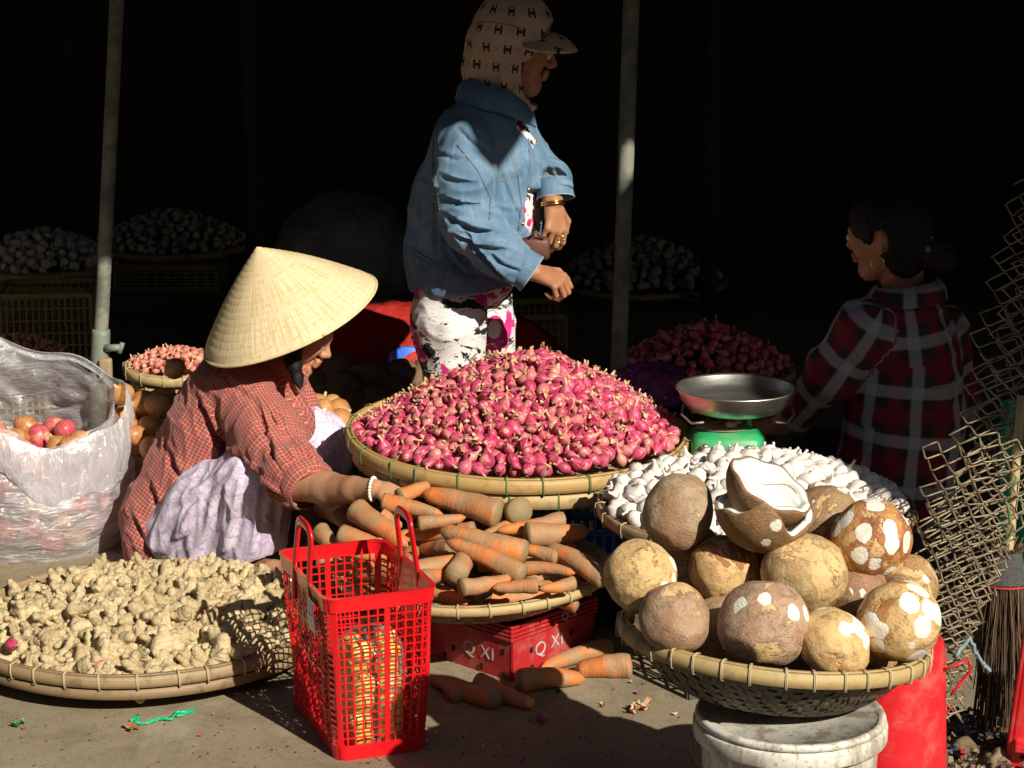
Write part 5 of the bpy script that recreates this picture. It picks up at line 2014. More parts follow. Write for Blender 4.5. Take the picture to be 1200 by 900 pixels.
def mat_hatcloth():
    """beige cotton with rows of small dark interlocking ring marks and sprigs"""
    m = NT('printed_cotton', .85, .2)
    p = m.sep(m.attr('pat'))
    P_, Q_ = .052, .050
    row = m.math('FLOOR', m.math('DIVIDE', p[1], Q_))
    shx = m.math('MULTIPLY', m.math('MODULO', m.math('ADD', row, 100.0), 2.0), P_ / 2)
    fx = m.math('MULTIPLY', m.math('SUBTRACT', m.math('FRACT', m.math('DIVIDE', m.math('ADD', p[0], shx), P_)), .5), P_)
    fy = m.math('MULTIPLY', m.math('SUBTRACT', m.math('FRACT', m.math('DIVIDE', p[1], Q_)), .5), Q_)
    def ring(cx, cy, r, w):
        dx = m.math('SUBTRACT', fx, cx); dy = m.math('SUBTRACT', fy, cy)
        d = m.math('SQRT', m.math('ADD', m.math('MULTIPLY', dx, dx), m.math('MULTIPLY', dy, dy)))
        return m.math('SUBTRACT', 1.0, m.step(m.math('ABSOLUTE', m.math('SUBTRACT', d, r)), w * .6, w)), dx, dy
    a, ax_, ay_ = ring(0, .0050, .0075, .0028)
    b, bx_, by_ = ring(0, -.0050, .0075, .0028)
    a = m.math('MULTIPLY', a, m.math('LESS_THAN', m.math('SUBTRACT', ay_, m.math('MULTIPLY', m.math('ABSOLUTE', ax_), 1.2)), 0.0012))
    b = m.math('MULTIPLY', b, m.math('LESS_THAN', m.math('SUBTRACT', m.math('MULTIPLY', by_, -1), m.math('MULTIPLY', m.math('ABSOLUTE', bx_), 1.2)), 0.0012))
    lg = m.math('MAXIMUM', a, b)
    # sprigs between
    gx_ = m.math('MULTIPLY', m.math('SUBTRACT', m.math('FRACT', m.math('ADD', m.math('DIVIDE', m.math('ADD', p[0], shx), P_), .5)), .5), P_)
    l1 = m.math('SUBTRACT', 1.0, m.step(m.math('ABSOLUTE', m.math('SUBTRACT', gx_, m.math('MULTIPLY', fy, .8))), .0006, .0014))
    l2 = m.math('SUBTRACT', 1.0, m.step(m.math('ABSOLUTE', m.math('ADD', gx_, m.math('MULTIPLY', fy, 1.2))), .0006, .0014))
    lim = m.math('MULTIPLY', m.math('LESS_THAN', m.math('ABSOLUTE', fy), .010), m.math('LESS_THAN', m.math('ABSOLUTE', gx_), .008))
    sp = m.math('MULTIPLY', m.math('MAXIMUM', l1, l2), lim)
    c = m.mix(m.step(m.noise(m.coord(), 9, 4), .35, .7), (.54, .40, .30), (.46, .33, .24))
    c = m.mix(m.math('MULTIPLY', sp, .6), c, (.10, .09, .12))
    c = m.mix(lg, c, (.02, .018, .02))
    m.col(c)
    m.bump(m.noise(m.coord(), 300, 2), .15, .001)
    return m.m


M['check_small'] = mat_plaid_small(); M['check_big'] = mat_plaid_big(); M['denim'] = mat_denim()
M['lavender'] = mat_print('lavender_print', 'lavender'); M['graffiti'] = mat_print('pink_black_print', 'graffiti'); M['flowers'] = mat_print('flower_blouse', 'flowers')
M['hat_cotton'] = mat_hatcloth()
M['thread'] = plain('seam_thread', (.42, .36, .26), .7, 0, 0, 5, 0)
M['denim_seam'] = plain('denim_seam', (.13, .20, .29), .8, 0, .5, 30, 0)
M['denim_pale'] = plain('denim_pale_edge', (.38, .44, .50), .8, 0, .4, 30, 0)
M['hat_seam'] = plain('hat_seam', (.25, .18, .13), .8, 0, 0, 5, 0)
M['pearl'] = plain('pearl', (.82, .80, .76), .25, 0, 0, 5, 0)
M['gold'] = plain('gold', (.75, .52, .16), .25, 1.0, .1, 5, 0)
M['leather'] = plain('brown_leather', (.14, .05, .03), .5, 0, .5, 20)
M['black_cloth'] = plain('black_lining', (.012, .012, .014), .85, 0, .2, 20)
M['teal'] = plain('teal_band', (.05, .22, .26), .6, 0, .5, 60)


def part(name, me, mat, root, **kw):
    shift(me, root.location)
    return obj(name, me, mat, root, **kw)


def seam(root, bvh, px, mat='thread', lift=.0012, r=.0011, name='seam', step=4):
    mb = surf_line(bvh, px, lift, r, 5, step)
    if mb: return part(name, mb.mesh(name), M[mat], root)


def stitches(root, bvh, px, name='stitching', gap=3.4, r=.00075, mat='thread'):
    """dashed thread line"""
    tot = []
    for (a, b) in zip(px, px[1:]):
        L = math.dist(a, b); k = max(1, int(L / gap))
        for i in range(k): tot.append((a[0] + (b[0] - a[0]) * (i + .15) / k, a[1] + (b[1] - a[1]) * (i + .15) / k, a[0] + (b[0] - a[0]) * (i + .75) / k, a[1] + (b[1] - a[1]) * (i + .75) / k))
    mb = MB()
    for (x0, y0, x1, y1) in tot:
        h0 = bvh.ray_cast(V((0, 0, H_CAM)), ray(x0, y0).normalized()); h1 = bvh.ray_cast(V((0, 0, H_CAM)), ray(x1, y1).normalized())
        if h0[0] is None or h1[0] is None or (h0[0] - h1[0]).length > .03: continue
        mb.add(*tube_vf([h0[0] + h0[1] * .0010, h1[0] + h1[1] * .0010], r, 4))
    if mb.nv: return part(name, mb.mesh(name), M[mat], root)


def ball(name, c, r, mat, root, sc=(1, 1, 1)):
    bm = bmesh.new(); bmesh.ops.create_icosphere(bm, subdivisions=3, radius=r)
    bmesh.ops.scale(bm, vec=sc, verts=bm.verts)
    bmesh.ops.translate(bm, vec=c, verts=bm.verts)
    me = bpy.data.meshes.new(name); bm.to_mesh(me); bm.free()
    me.polygons.foreach_set('use_smooth', [True] * len(me.polygons))
    return part(name, me, mat, root)


def join_meshes(name, parts):
    mb = MB()
    for (v_, f_) in parts: mb.add(v_, f_)
    me = mb.mesh(name)
    bm = bmesh.new(); bm.from_mesh(me); bmesh.ops.recalc_face_normals(bm, faces=bm.faces); bm.to_mesh(me); bm.free()
    return me


A = at
# ================================================================ squatting woman
ft = A(300, 670, 5.82)
W1 = thing('person', 'woman squatting in a red checked shirt and conical straw hat, reaching for carrots', 'person', (ft.x, ft.y, 0))
hc = A(345, 392, 5.82)
HL, HCUT, hq = head_limbs(hc, (.93, -.22, -.34), (.36, -.06, .93), .93)
body = HL + chain([(A(338, 405, 5.84), .05), (A(310, 440, 5.87), .055)])
vh, fh = solid(body, .0035, .02, HCUT)
# arm and hand, one surface
wr = A(440, 573, 5.30)
arm = chain([(A(300, 490, 5.70), .052), (A(340, 558, 5.52), .044), (A(352, 566, 5.50), .044)]) + \
      chain([(A(352, 566, 5.50), .043), (A(385, 573, 5.44), .041), (A(415, 574, 5.36), .031), (wr, .0235)])
hl, _ = hand_limbs(wr, (.95, -.30, -.02), (0.05, -.30, .95), .95, curl=(.75, .85, .9, .95), thumb=.7, side=1, base=.15)
va, fa = solid(arm + hl, .0030, .014)
# far arm mostly hidden, reaching into the tray
w2 = A(400, 605, 5.55)
arm2 = chain([(A(345, 500, 5.98), .045), (A(372, 560, 5.85), .040), (A(385, 590, 5.72), .036), (w2, .026)])
hl2, _ = hand_limbs(w2, (.6, -.7, -.35), (.2, -.3, .9), .95, curl=(.6, .6, .7, .7), side=-1)
va2, fa2 = solid(arm2 + hl2, .004, .014)
# legs: thighs, shanks, feet
legn = chain([(A(215, 600, 5.80), .055), (A(318, 548, 5.63), .050), (A(300, 640, 5.74), .038)]) + \
       chain([(A(292, 648, 5.74), .034), (A(290, 660, 5.72), .034), (A(322, 668, 5.60), .027), (A(352, 676, 5.50), .016)], flat=((0, 0, 1), .8))
legf = chain([(A(225, 600, 5.95), .06), (A(375, 518, 5.90), .045), (A(372, 560, 5.91), .044), (A(366, 625, 5.93), .036)]) + \
       chain([(A(366, 628, 5.93), .032), (A(366, 640, 5.93), .028), (A(402, 648, 5.80), .022), (A(420, 652, 5.74), .014)], flat=((0, 0, 1), .8))
vl, fl_ = solid(legn, .006, .025); vl2, fl2 = solid(legf, .006, .025)
part('body', join_meshes('body', [(vh, fh), (va, fa), (va2, fa2), (vl, fl_), (vl2, fl2)]), M['skin'], W1)
for sg in (-1, 1): ball('eye', hq(.086, .006, sg * .030), .011, M['eye'], W1)
# hair: cap and a pony tail that falls in front of the shoulder
hair = [Limb(hq(-.03, .03), hq(.0, .035), .088, .082), Limb(hq(-.05, -.03), hq(-.03, -.07), .055, .04)] + \
       chain([(A(343, 408, 5.76), .024), (A(344, 425, 5.70), .018), (A(349, 443, 5.665), .012), (A(352, 455, 5.65), .005)])
me = solid_mesh('hair', hair, .005, .02)
folds(me, .004, 60, (0, 0, 1), 3)
part('hair', me, M['hair'], W1)
# shirt
torso = chain([(A(200, 612, 5.86), .118), (A(226, 560, 5.86), .124), (A(252, 508, 5.86), .126), (A(276, 466, 5.86), .122), (A(302, 450, 5.87), .104), (A(320, 436, 5.86), .062)], flat=((.0, 1, 0), 1.12))
front = chain([(A(300, 470, 5.85), .10), (A(330, 500, 5.80), .085)], k=.05)
hem = chain([(A(180, 608, 5.82), .092), (A(176, 640, 5.80), .070)], k=.05)
slv = chain([(A(284, 462, 5.76), .080), (A(314, 512, 5.64), .086), (A(347, 556, 5.52), .070), (A(366, 577, 5.465), .062)], ch=1)
slf = chain([(A(335, 462, 5.98), .07), (A(360, 520, 5.92), .065)], ch=2)
collar = chain([(A(333, 428, 5.82), .05), (A(345, 440, 5.78), .035)], k=.03, ch=3)
sd = (A(366, 577, 5.465) - A(330, 533, 5.58)).normalized()
shirt = torso + front + hem + slf + collar
slp = A(362, 572, 5.47)
cutf = [Limb(slp - sd * .03, slp + sd * .12, .050, .054)]
vs, fs = solid(shirt, .0055, .04)
vs2, fs2 = solid(slv, .0050, .04, cuts=cutf, planes=[(slp, sd)])
me = solid_mesh('shirt', shirt + slv, .0050, .038, cuts=cutf, planes=[], pat=None,
                extra=lambda P, D: np.where(np.linalg.norm(P - np.array(slp), axis=-1) < .13, np.maximum(D, (P - np.array(slp)) @ np.array(sd)), D))
elb = A(330, 545, 5.55)
creases(me, [(229, 462, 268, 520, .014, .010), (243, 498, 284, 540, .018, .011), (282, 534, 334, 586, .014, .009), (316, 462, 366, 556, .010, .008), (335, 500, 376, 552, .009, .007), (292, 452, 334, 560, .009, .008), (170, 560, 215, 640, .010, .010), (190, 520, 240, 600, .009, .010), (330, 430, 352, 470, .008, .007), (262, 440, 300, 470, .008, .008), (150, 600, 185, 650, .008, .008), (350, 520, 384, 560, .007, .006)])
folds(me, .010, 7, (.5, .1, -.85), 2, lambda c: 1.0, 1.6, 3)
folds(me, .009, 16, (.75, .1, .6), 5, lambda c: .35 + max(0, 1 - (c - elb).length / .22), 1.6, 5)
folds(me, .005, 26, (.3, .1, -.9), 9, None, 1.4, 4)
add_pat(me, [l for l in torso + slv + slf])
part('shirt', me, M['check_small'], W1)
# rolled cuff
x_ = sd.orthogonal().normalized(); y_ = sd.cross(x_)
mb = MB(); v_ = []; n = 48
prof = [(.048, .004), (.060, -.002), (.064, -.016), (.063, -.034), (.060, -.040), (.054, -.036), (.054, -.010), (.052, .004)]
for (r_, h_) in prof:
    for i in range(n):
        a_ = 2 * PI * i / n
        k = 1 + .03 * math.sin(a_ * 3) + .015 * math.sin(a_ * 7 + 1)
        v_.append(tuple(slp + sd * (h_ + .004) + (x_ * math.cos(a_) + y_ * math.sin(a_)) * (r_ * k * 1.12)))
mb.add(v_, grid_faces(n, len(prof), True)); me = mb.mesh('cuff')
add_pat(me, [Limb(slp - sd * .1, slp + sd * .1, .06, .06)])
part('cuff', me, M['check_small'], W1)
# trousers: wide lavender printed legs
tr = chain([(A(212, 612, 5.79), .092), (A(250, 590, 5.72), .100), (A(305, 560, 5.63), .085), (A(318, 565, 5.62), .07)], k=.05) + \
     chain([(A(300, 575, 5.64), .075), (A(298, 612, 5.67), .080), (A(295, 640, 5.69), .082)], k=.05) + \
     chain([(A(235, 610, 5.75), .10), (A(240, 640, 5.74), .085)], k=.06) + chain([(A(206, 632, 5.76), .075), (A(208, 652, 5.76), .055)], k=.05)
trf = chain([(A(220, 600, 5.95), .10), (A(368, 520, 5.89), .082), (A(374, 545, 5.90), .076), (A(368, 575, 5.90), .072)], k=.05)
pz = A(300, 655, 5.69).z
base_n = V((.28, -.1, -.95))
bp = A(300, 655, 5.66)
me = solid_mesh('trousers', tr + trf, .0055, .035,
                cuts=[Limb(A(300, 640, 5.69) , A(300, 690, 5.70), .070, .078)],
                extra=lambda P, D: np.maximum(D, np.where(P[..., 0] < A(343, 560, 5.8).x, (P - np.array(bp)) @ np.array(base_n.normalized()), (np.array(A(368, 590, 5.9).z) - P[..., 2]))))
kn = A(318, 552, 5.6)
creases(me, [(290, 556, 268, 655, .012, .010), (310, 566, 300, 648, .010, .008), (262, 575, 235, 655, .012, .010), (322, 560, 325, 630, .008, .008), (240, 590, 200, 650, .010, .010), (275, 545, 200, 600, .010, .010)])
folds(me, .012, 11, (-.25, .1, -.95), 4, lambda c: min(1, max(.2, (kn - c).length / .16)), 1.7, 5)
folds(me, .005, 24, (-.2, .1, -.95), 8, None, 1.5, 5)
me2 = me
mask_z = 0
part('trousers', me, M['lavender'], W1)
# bracelet of white beads
bc = A(437, 573, 5.305); ad = V((.93, -.36, 0)).normalized(); u_ = V((0, 0, 1)); w_ = ad.cross(u_).normalized()
bm = bmesh.new(); 
for i in range(22):
    a_ = 2 * PI * i / 22
    M4 = Matrix.Translation(bc + u_ * (.0275 * math.cos(a_)) + w_ * (.0275 * math.sin(a_)) + ad * (.003 * math.sin(a_)))
    bmesh.ops.create_icosphere(bm, subdivisions=2, radius=.0042, matrix=M4)
me = bpy.data.meshes.new('bead_bracelet'); bm.to_mesh(me); bm.free(); me.polygons.foreach_set('use_smooth', [True] * len(me.polygons))
part('bead_bracelet', me, M['pearl'], W1)

# conical hat: shell with hoops, rim band; axis tilts left and towards the viewer
sc_, cc2 = math.sin(PITCH), math.cos(PITCH)
def camvec(a, b, c):        # right, up, towards viewer
    return V((1, 0, 0)) * a + V((0, sc_, cc2)) * b + V((0, -cc2, sc_)) * c
ax = camvec(-.37, .86, .375).normalized()
HC = A(339, 371, 5.80)
apex = A(300, 285, 5.86)
Rh = 109 / pxm(5.8, HC.z)
hh = .205
m = NT('palm_straw', .6, .35)
uv = m.coord('UV'); s_ = m.sep(uv)
rad = m.noise(m.mapping(uv, (420, 3, 1)), 1, 4, .6)
blot = m.noise(m.coord(), 22, 5, .6)
patch = m.noise(m.mapping(uv, (60, 26, 1)), 1, 3, .6)
c = m.mix(m.step(rad, .40, .62), (.84, .72, .48), (.60, .43, .20))
c = m.mix(m.math('MULTIPLY', m.step(blot, .5, .7), .3), c, (.55, .38, .18))
c = m.mix(m.math('MULTIPLY', m.step(patch, .56, .66), .55), c, (.50, .34, .15))
hoopf = m.math('FRACT', m.math('MULTIPLY', s_[1], 17))
c = m.mix(m.math('MULTIPLY', m.math('SUBTRACT', 1.0, m.step(hoopf, .02, .14)), .35), c, (.42, .29, .12))
m.col(c); m.bump(m.math('ADD', rad, m.math('MULTIPLY', m.step(hoopf, 0, .12), .5)), .4, .002)
M['straw'] = m.m
q = ax.to_track_quat('Z', 'Y').to_matrix().to_4x4()
n, mm = 192, 69
v_, uvs = [], []
def hat_pt(a_, t_, inner=0):
    r_ = Rh * t_
    z_ = hh * (1 - t_) + .012 * math.sin(PI * t_) - (.006 if t_ > .97 else 0)
    st = .0016 * ((t_ * 17) % 1)
    k = 1 + .004 * math.sin(a_ * 5 + 1) + .006 * math.sin(a_ * 2)
    return (r_ * k * math.cos(a_), r_ * k * math.sin(a_), z_ + st - inner * .0035)
vv = []
for j in range(mm):
    for i in range(n):
        a_ = 2 * PI * i / n
        vv.append(hat_pt(a_, max(.002, j / (mm - 1)))); uvs.append((abs(2 * i / n - 1), j / (mm - 1)))
for j in range(mm):
    for i in range(n):
        vv.append(hat_pt(2 * PI * i / n, max(.002, j / (mm - 1)), 1)); uvs.append((abs(2 * i / n - 1), j / (mm - 1)))
g_ = grid_faces(n, mm, True)
mb = MB(); mb.add(vv, g_ + [tuple(reversed([x + n * mm for x in k])) for k in g_], uvs, Matrix.Translation(HC) @ q)
hat = part('conical_hat', mb.mesh('conical_hat'), M['straw'], W1)
mb = MB(); mb.add(*tube_vf([V(hat_pt(2 * PI * i / 96, 1.0)) for i in range(97)], .0035, 8), )
mb.v = [np.array([list((Matrix.Translation(HC) @ q) @ V(p)) for p in mb.v[0]])]
o = obj('hat_hoop', shift(mb.mesh('hat_hoop'), W1.location), M['straw'], hat)
for i in range(7):
    a_ = 2 * PI * i / 7 + .1
# chin ribbon
rb = chain([(hq(.0, -.01, .078), .004), (hq(.03, -.09, .04), .004), (hq(.035, -.11, 0), .004)])

# ================================================================ standing woman
W2 = thing('person', 'woman standing in a blue denim jacket and printed cap with neck flap', 'person', (A(545, 400, 6.2).x, 6.2, 0))
YS = 6.2
hc = A(603, 62, YS)
HL, HCUT, hq = head_limbs(hc, (.96, -.12, -.10), (.05, 0, 1), 1.0)
vh, fh = solid(HL + chain([(A(590, 90, YS), .052), (A(583, 128, YS), .056)]), .0035, .02, HCUT)
# near arm + hand
wn_ = A(625, 318, 5.93)
armn = chain([(A(546, 165, 6.02), .048), (A(550, 262, 5.95), .042), (A(606, 312, 5.93), .034), (wn_, .0265)])
h1, _ = hand_limbs(wn_, (.90, -.25, -.30), (.45, -.55, .70), .98, curl=(1.0, 1.1, 1.1, 1.2), thumb=.8, side=-1, base=.25)
va, fa = solid(armn + h1, .0032, .014)
wf = A(648, 236, 6.10)
armf = chain([(A(600, 160, 6.32), .048), (A(632, 225, 6.36), .042), (A(645, 215, 6.22), .036), (wf, .027)])
h2, _ = hand_limbs(wf, (.10, -.22, -.97), (.55, -.72, .22), 1.0, curl=(.55, .62, .72, .80), thumb=.75, side=-1, base=.10)
va2, fa2 = solid(armf + h2, .0030, .013)
leg1 = chain([(A(528, 350, 6.13), .085), (A(538, 480, 6.12), .06), (A(540, 640, 6.16), .04)]) + chain([(V((A(540, 640, 6.16).x, 6.16, .03)), .035), (V((A(540, 640, 6.16).x + .13, 6.12, .025)), .025)])
leg2 = chain([(A(558, 350, 6.30), .085), (A(568, 480, 6.30), .06), (A(570, 640, 6.3), .04)]) + chain([(V((A(570, 640, 6.3).x, 6.3, .03)), .035), (V((A(570, 640, 6.3).x + .13, 6.27, .025)), .025)])
vl, fl_ = solid(leg1, .009, .03); vl2, fl2 = solid(leg2, .009, .03)
part('body', join_meshes('body', [(vh, fh), (va, fa), (va2, fa2), (vl, fl_), (vl2, fl2)]), M['skin_dark'], W2)
for sg in (-1, 1): ball('eye', hq(.092, .006, sg * .031), .0115, M['eye'], W2)
# cap with neck flap
cap = [Limb(hq(-.02, .045), hq(.012, .055), .100, .092), Limb(hq(-.02, .085), hq(.0, .09), .085, .08)]
flap = [Limb(hq(-.055, .01), hq(-.062, -.05), .080, .070, None, .03), Limb(hq(-.058, -.05), hq(-.028, -.115), .068, .055, None, .03),
        Limb(hq(-.015, -.02, .045), hq(.0, -.10, .035), .045, .042, None, .03), Limb(hq(-.015, -.02, -.045), hq(.0, -.10, -.035), .045, .042, None, .03),
        Limb(hq(.0, -.105, .03), hq(.055, -.128, .0), .032, .018, None, .02), Limb(hq(.0, -.105, -.03), hq(.055, -.128, .0), .032, .018, None, .02)]
fd_ = V((.96, -.12, -.10)).normalized()
face_cut = [Limb(hq(.09, .02), hq(.075, -.075), .072, .056), Limb(hq(.12, .02), hq(.13, -.06), .08, .07)]
def capx(P, D):
    return D
me = solid_mesh('cap_with_flap', cap + flap, .0042, .02, cuts=face_cut + [Limb(hq(-.01, .01), hq(.02, -.06), .072, .058)])
folds(me, .006, 22, (.3, 0, 1), 6, lambda c: 1.0 if c.z < hq(0, .03).z else .3, 1.5, 4)
add_pat(me, [Limb(hq(-.02, -.16), hq(-.02, .16), .085, .085)])
hb = bvh_of(me)
cw_ = part('cap_with_flap', me, M['hat_cotton'], W2)
seam(W2, hb, [(545, 28), (570, 26), (600, 30), (615, 36)], 'hat_seam', .0006, .0014)
# brim: curved visor
sdv = fd_.cross(V((0.05, 0, 1))).normalized(); upv = sdv.cross(fd_).normalized()
mb = MB(); v_ = []; nb, mb_ = 25, 10
for j in range(mb_):
    t_ = j / (mb_ - 1)
    for i in range(nb):
        a_ = (-1 + 2 * i / (nb - 1)) * 1.35
        r_ = .082 + (.078 * math.cos(a_ * .8) ** .8) * t_
        p = hc + fd_ * (r_ * math.cos(a_) + .008) + sdv * (r_ * math.sin(a_) * .95) + upv * (.066 - .030 * math.sin(a_) ** 2 - .038 * t_ * t_ * math.cos(a_))
        v_.append(tuple(p))
g_ = grid_faces(nb, mb_); n0 = len(v_)
v2 = [tuple(V(p) - upv * .006) for p in v_]
rimq = []
border = [i for i in range(nb)] + [j * nb + nb - 1 for j in range(1, mb_)] + [(mb_ - 1) * nb + i for i in range(nb - 2, -1, -1)] + [j * nb for j in range(mb_ - 2, 0, -1)]
for a_, b_ in zip(border, border[1:] + border[:1]): rimq.append((a_, b_, b_ + n0, a_ + n0))
mb.add(v_ + v2, [tuple(reversed(k)) for k in g_] + [tuple(x + n0 for x in k) for k in g_] + rimq)
me = mb.mesh('visor'); add_pat(me, [Limb(hq(0, -.0), hq(.2, -.0), .06, .06)], ref=(0, 0, 1))
shift(me, W2.location); obj('visor', me, M['hat_cotton'], cw_)
# hair inside the flap
me = solid_mesh('hair', [Limb(hq(-.02, .03), hq(-.01, .0), .082, .08)], .006, .02); part('hair', me, M['hair'], W2)
# blouse under the jacket
bl = chain([(A(588, 135, YS), .06), (A(592, 190, YS), .098), (A(584, 250, YS), .108), (A(560, 310, YS), .115)], flat=((0, 1, 0), 1.2))
me = solid_mesh('blouse', bl, .007, .03); folds(me, .006, 14, (0, 0, 1), 12); part('blouse', me, M['flowers'], W2)
# jacket
jt = chain([(A(577, 118, YS), .070), (A(568, 152, YS), .108), (A(576, 195, YS), .140), (A(572, 240, YS), .152), (A(558, 285, YS), .165), (A(550, 312, YS), .172)], flat=((0, 1, 0), 1.12))
jb = chain([(A(545, 165, 6.1), .085), (A(528, 230, 6.15), .092), (A(512, 282, 6.15), .088)], k=.05)
sn = chain([(A(547, 168, 6.02), .072), (A(546, 215, 5.97), .076), (A(553, 262, 5.94), .072), (A(588, 296, 5.925), .063), (A(614, 314, 5.92), .050)], ch=1)
sf = chain([(A(598, 160, 6.30), .075), (A(634, 212, 6.34), .062), (A(646, 210, 6.22), .055), (A(652, 226, 6.13), .047)], ch=2)
cp1, cd1 = A(612, 313, 5.92), (A(614, 314, 5.92) - A(588, 296, 5.925)).normalized()
cp2, cd2 = A(650, 222, 6.14), (A(652, 226, 6.13) - A(646, 212, 6.22)).normalized()
cd2 = V((.10, -.35, -.93)).normalized()
hemz = A(540, 322, YS).z
hn = V((.10, 0, -1)).normalized(); hp = A(540, 332, YS)
def jx(P, D):
    D = np.maximum(D, (P - np.array(hp)) @ np.array(hn)) if True else D
    for (p_, d_, rr) in ((cp1, cd1, .10), (cp2, cd2, .10)):
        near = np.linalg.norm(P - np.array(p_ + d_ * .05), axis=-1) < rr
        D = np.where(near, np.maximum(D, (P - np.array(p_)) @ np.array(d_)), D)
    return D
def jx2(P, D):
    # hem plane only for the trunk; the sleeve reaches lower
    ds = None
    for l in sn:
        d_ = l.d(P); ds = d_ if ds is None else np.minimum(ds, d_)
    cutd = np.maximum(D, (P - np.array(hp)) @ np.array(hn))
    D = np.minimum(cutd, np.maximum(ds, -cut_in.d(P)) if False else np.where(ds < 0, np.minimum(D, ds), cutd))
    for (p_, d_, rr) in ((cp1, cd1, .10), (cp2, cd2, .10)):
        near = np.linalg.norm(P - np.array(p_ + d_ * .05), axis=-1) < rr
        D = np.where(near, np.maximum(D, (P - np.array(p_)) @ np.array(d_)), D)
    return D
cut_in = Limb(cp1 - cd1 * .04, cp1 + cd1 * .1, .040, .044)
# the open front: a slot towards the right and viewer
op = chain([(A(612, 140, 6.08), .006), (A(628, 175, 6.06), .015), (A(641, 215, 6.06), .015), (A(650, 262, 6.06), .012), (A(652, 335, 6.06), .012)], flat=((.80, -.60, 0), 3.5))
cuts = [cut_in, Limb(cp2 - cd2 * .03, cp2 + cd2 * .1, .037, .040), Limb(A(583, 125, YS), A(592, 85, YS), .062, .068), Limb(A(556, 322, YS), A(552, 390, YS), .112, .13, ((0, 1, 0), 1.12))] + op
me = solid_mesh('denim_jacket', jt + jb + sn + sf, .0048, .028, cuts=cuts, extra=jx2)
elb = A(552, 268, 5.93)
creases(me, [(513, 205, 566, 217, .008, .007), (516, 232, 572, 243, .010, .007), (520, 252, 580, 274, .012, .007), (530, 276, 594, 292, .011, .006), (546, 274, 574, 312, .010, .006),
             (560, 292, 598, 332, .008, .006), (512, 180, 560, 186, .007, .007), (536, 150, 575, 178, .007, .007), (495, 220, 486, 290, .009, .009), (520, 290, 545, 322, .008, .008),
             (575, 300, 612, 318, .007, .005), (585, 200, 612, 260, .006, .007), (640, 190, 652, 216, .006, .005), (600, 140, 622, 180, .006, .006), (508, 165, 512, 300, .010, .008)])
def jm(c):
    return .30 + 1.1 * max(0, 1 - (c - elb).length / .15)
folds(me, .010, 8, (.45, 0, -.9), 3, None, 1.5, 3)
folds(me, .013, 20, (.85, .05, .25), 7, jm, 1.7, 5)
sl2 = A(595, 300, 5.88)
folds(me, .005, 36, (.35, 0, .85), 11, lambda c: max(0, 1 - (c - sl2).length / .12), 1.5, 3)
add_pat(me, jt + sn + sf)
jbv = bvh_of(me)
jk = part('denim_jacket', me, M['denim'], W2)
# collar: folded band round the neck
mb = MB(); v_ = []
nc = 40
for (dr, dz) in ((.0, .0), (.006, .034), (.014, .040), (.034, .018), (.044, -.012), (.040, -.018), (.012, -.01)):
    for i in range(nc):
        a_ = .45 + (2 * PI - .9) * i / (nc - 1)          # opening towards the front (right)
        rx = .070 + dr; drop = .035 * max(0, math.cos(a_)) ** 2
        p = A(578, 118, YS) + V((math.cos(a_) * rx * 1.02 + .012, math.sin(a_) * rx * 1.1, dz * 1.1 - drop - .02 * math.cos(a_)))
        v_.append(tuple(p))
g_ = grid_faces(nc, 7)
mb.add(v_, g_); me = mb.mesh('collar'); add_pat(me, [Limb(A(578, 150, YS), A(578, 90, YS), .09, .09)])
folds(me, .004, 30, (0, 0, 1), 5); part('collar', me, M['denim'], W2)
# cuffs
def cuff(name, p, d, r, w, mat, root, flare=1.12, seedv=0):
    x_ = d.orthogonal().normalized(); y_ = d.cross(x_)
    prof = [(r * .95, -w), (r * 1.02, -w * .95), (r * flare, -.002), (r * flare, .002), (r * (flare - .09), .002), (r * .93, -w * .6)]
    v_ = []
    for (rr, h_) in prof:
        for i in range(48):
            a_ = 2 * PI * i / 48
            k = 1 + .04 * math.sin(2 * a_ + seedv) + .02 * math.sin(5 * a_ + seedv)
            v_.append(tuple(p + d * h_ + (x_ * math.cos(a_) + y_ * math.sin(a_)) * rr * k))
    mb = MB(); mb.add(v_, grid_faces(48, len(prof), True)); me = mb.mesh(name); add_pat(me, [Limb(p - d * .1, p + d * .1, r, r)])
    part(name, me, mat, root)
    e = [p + d * .002 + (x_ * math.cos(2 * PI * i / 48) + y_ * math.sin(2 * PI * i / 48)) * r * flare * (1 + .04 * math.sin(2 * (2 * PI * i / 48) + seedv) + .02 * math.sin(5 * (2 * PI * i / 48) + seedv)) for i in range(49)]
    mb = MB(); mb.add(*tube_vf(e, .0016, 6)); part('cuff_edge', mb.mesh('cuff_edge'), M['denim_pale'], root)


cuff('cuff', cp1 + cd1 * .028, cd1, .047, .052, M['denim'], W2, 1.10, 1)
cuff('cuff', cp2 + cd2 * .022, cd2, .045, .050, M['denim'], W2, 1.15, 2)
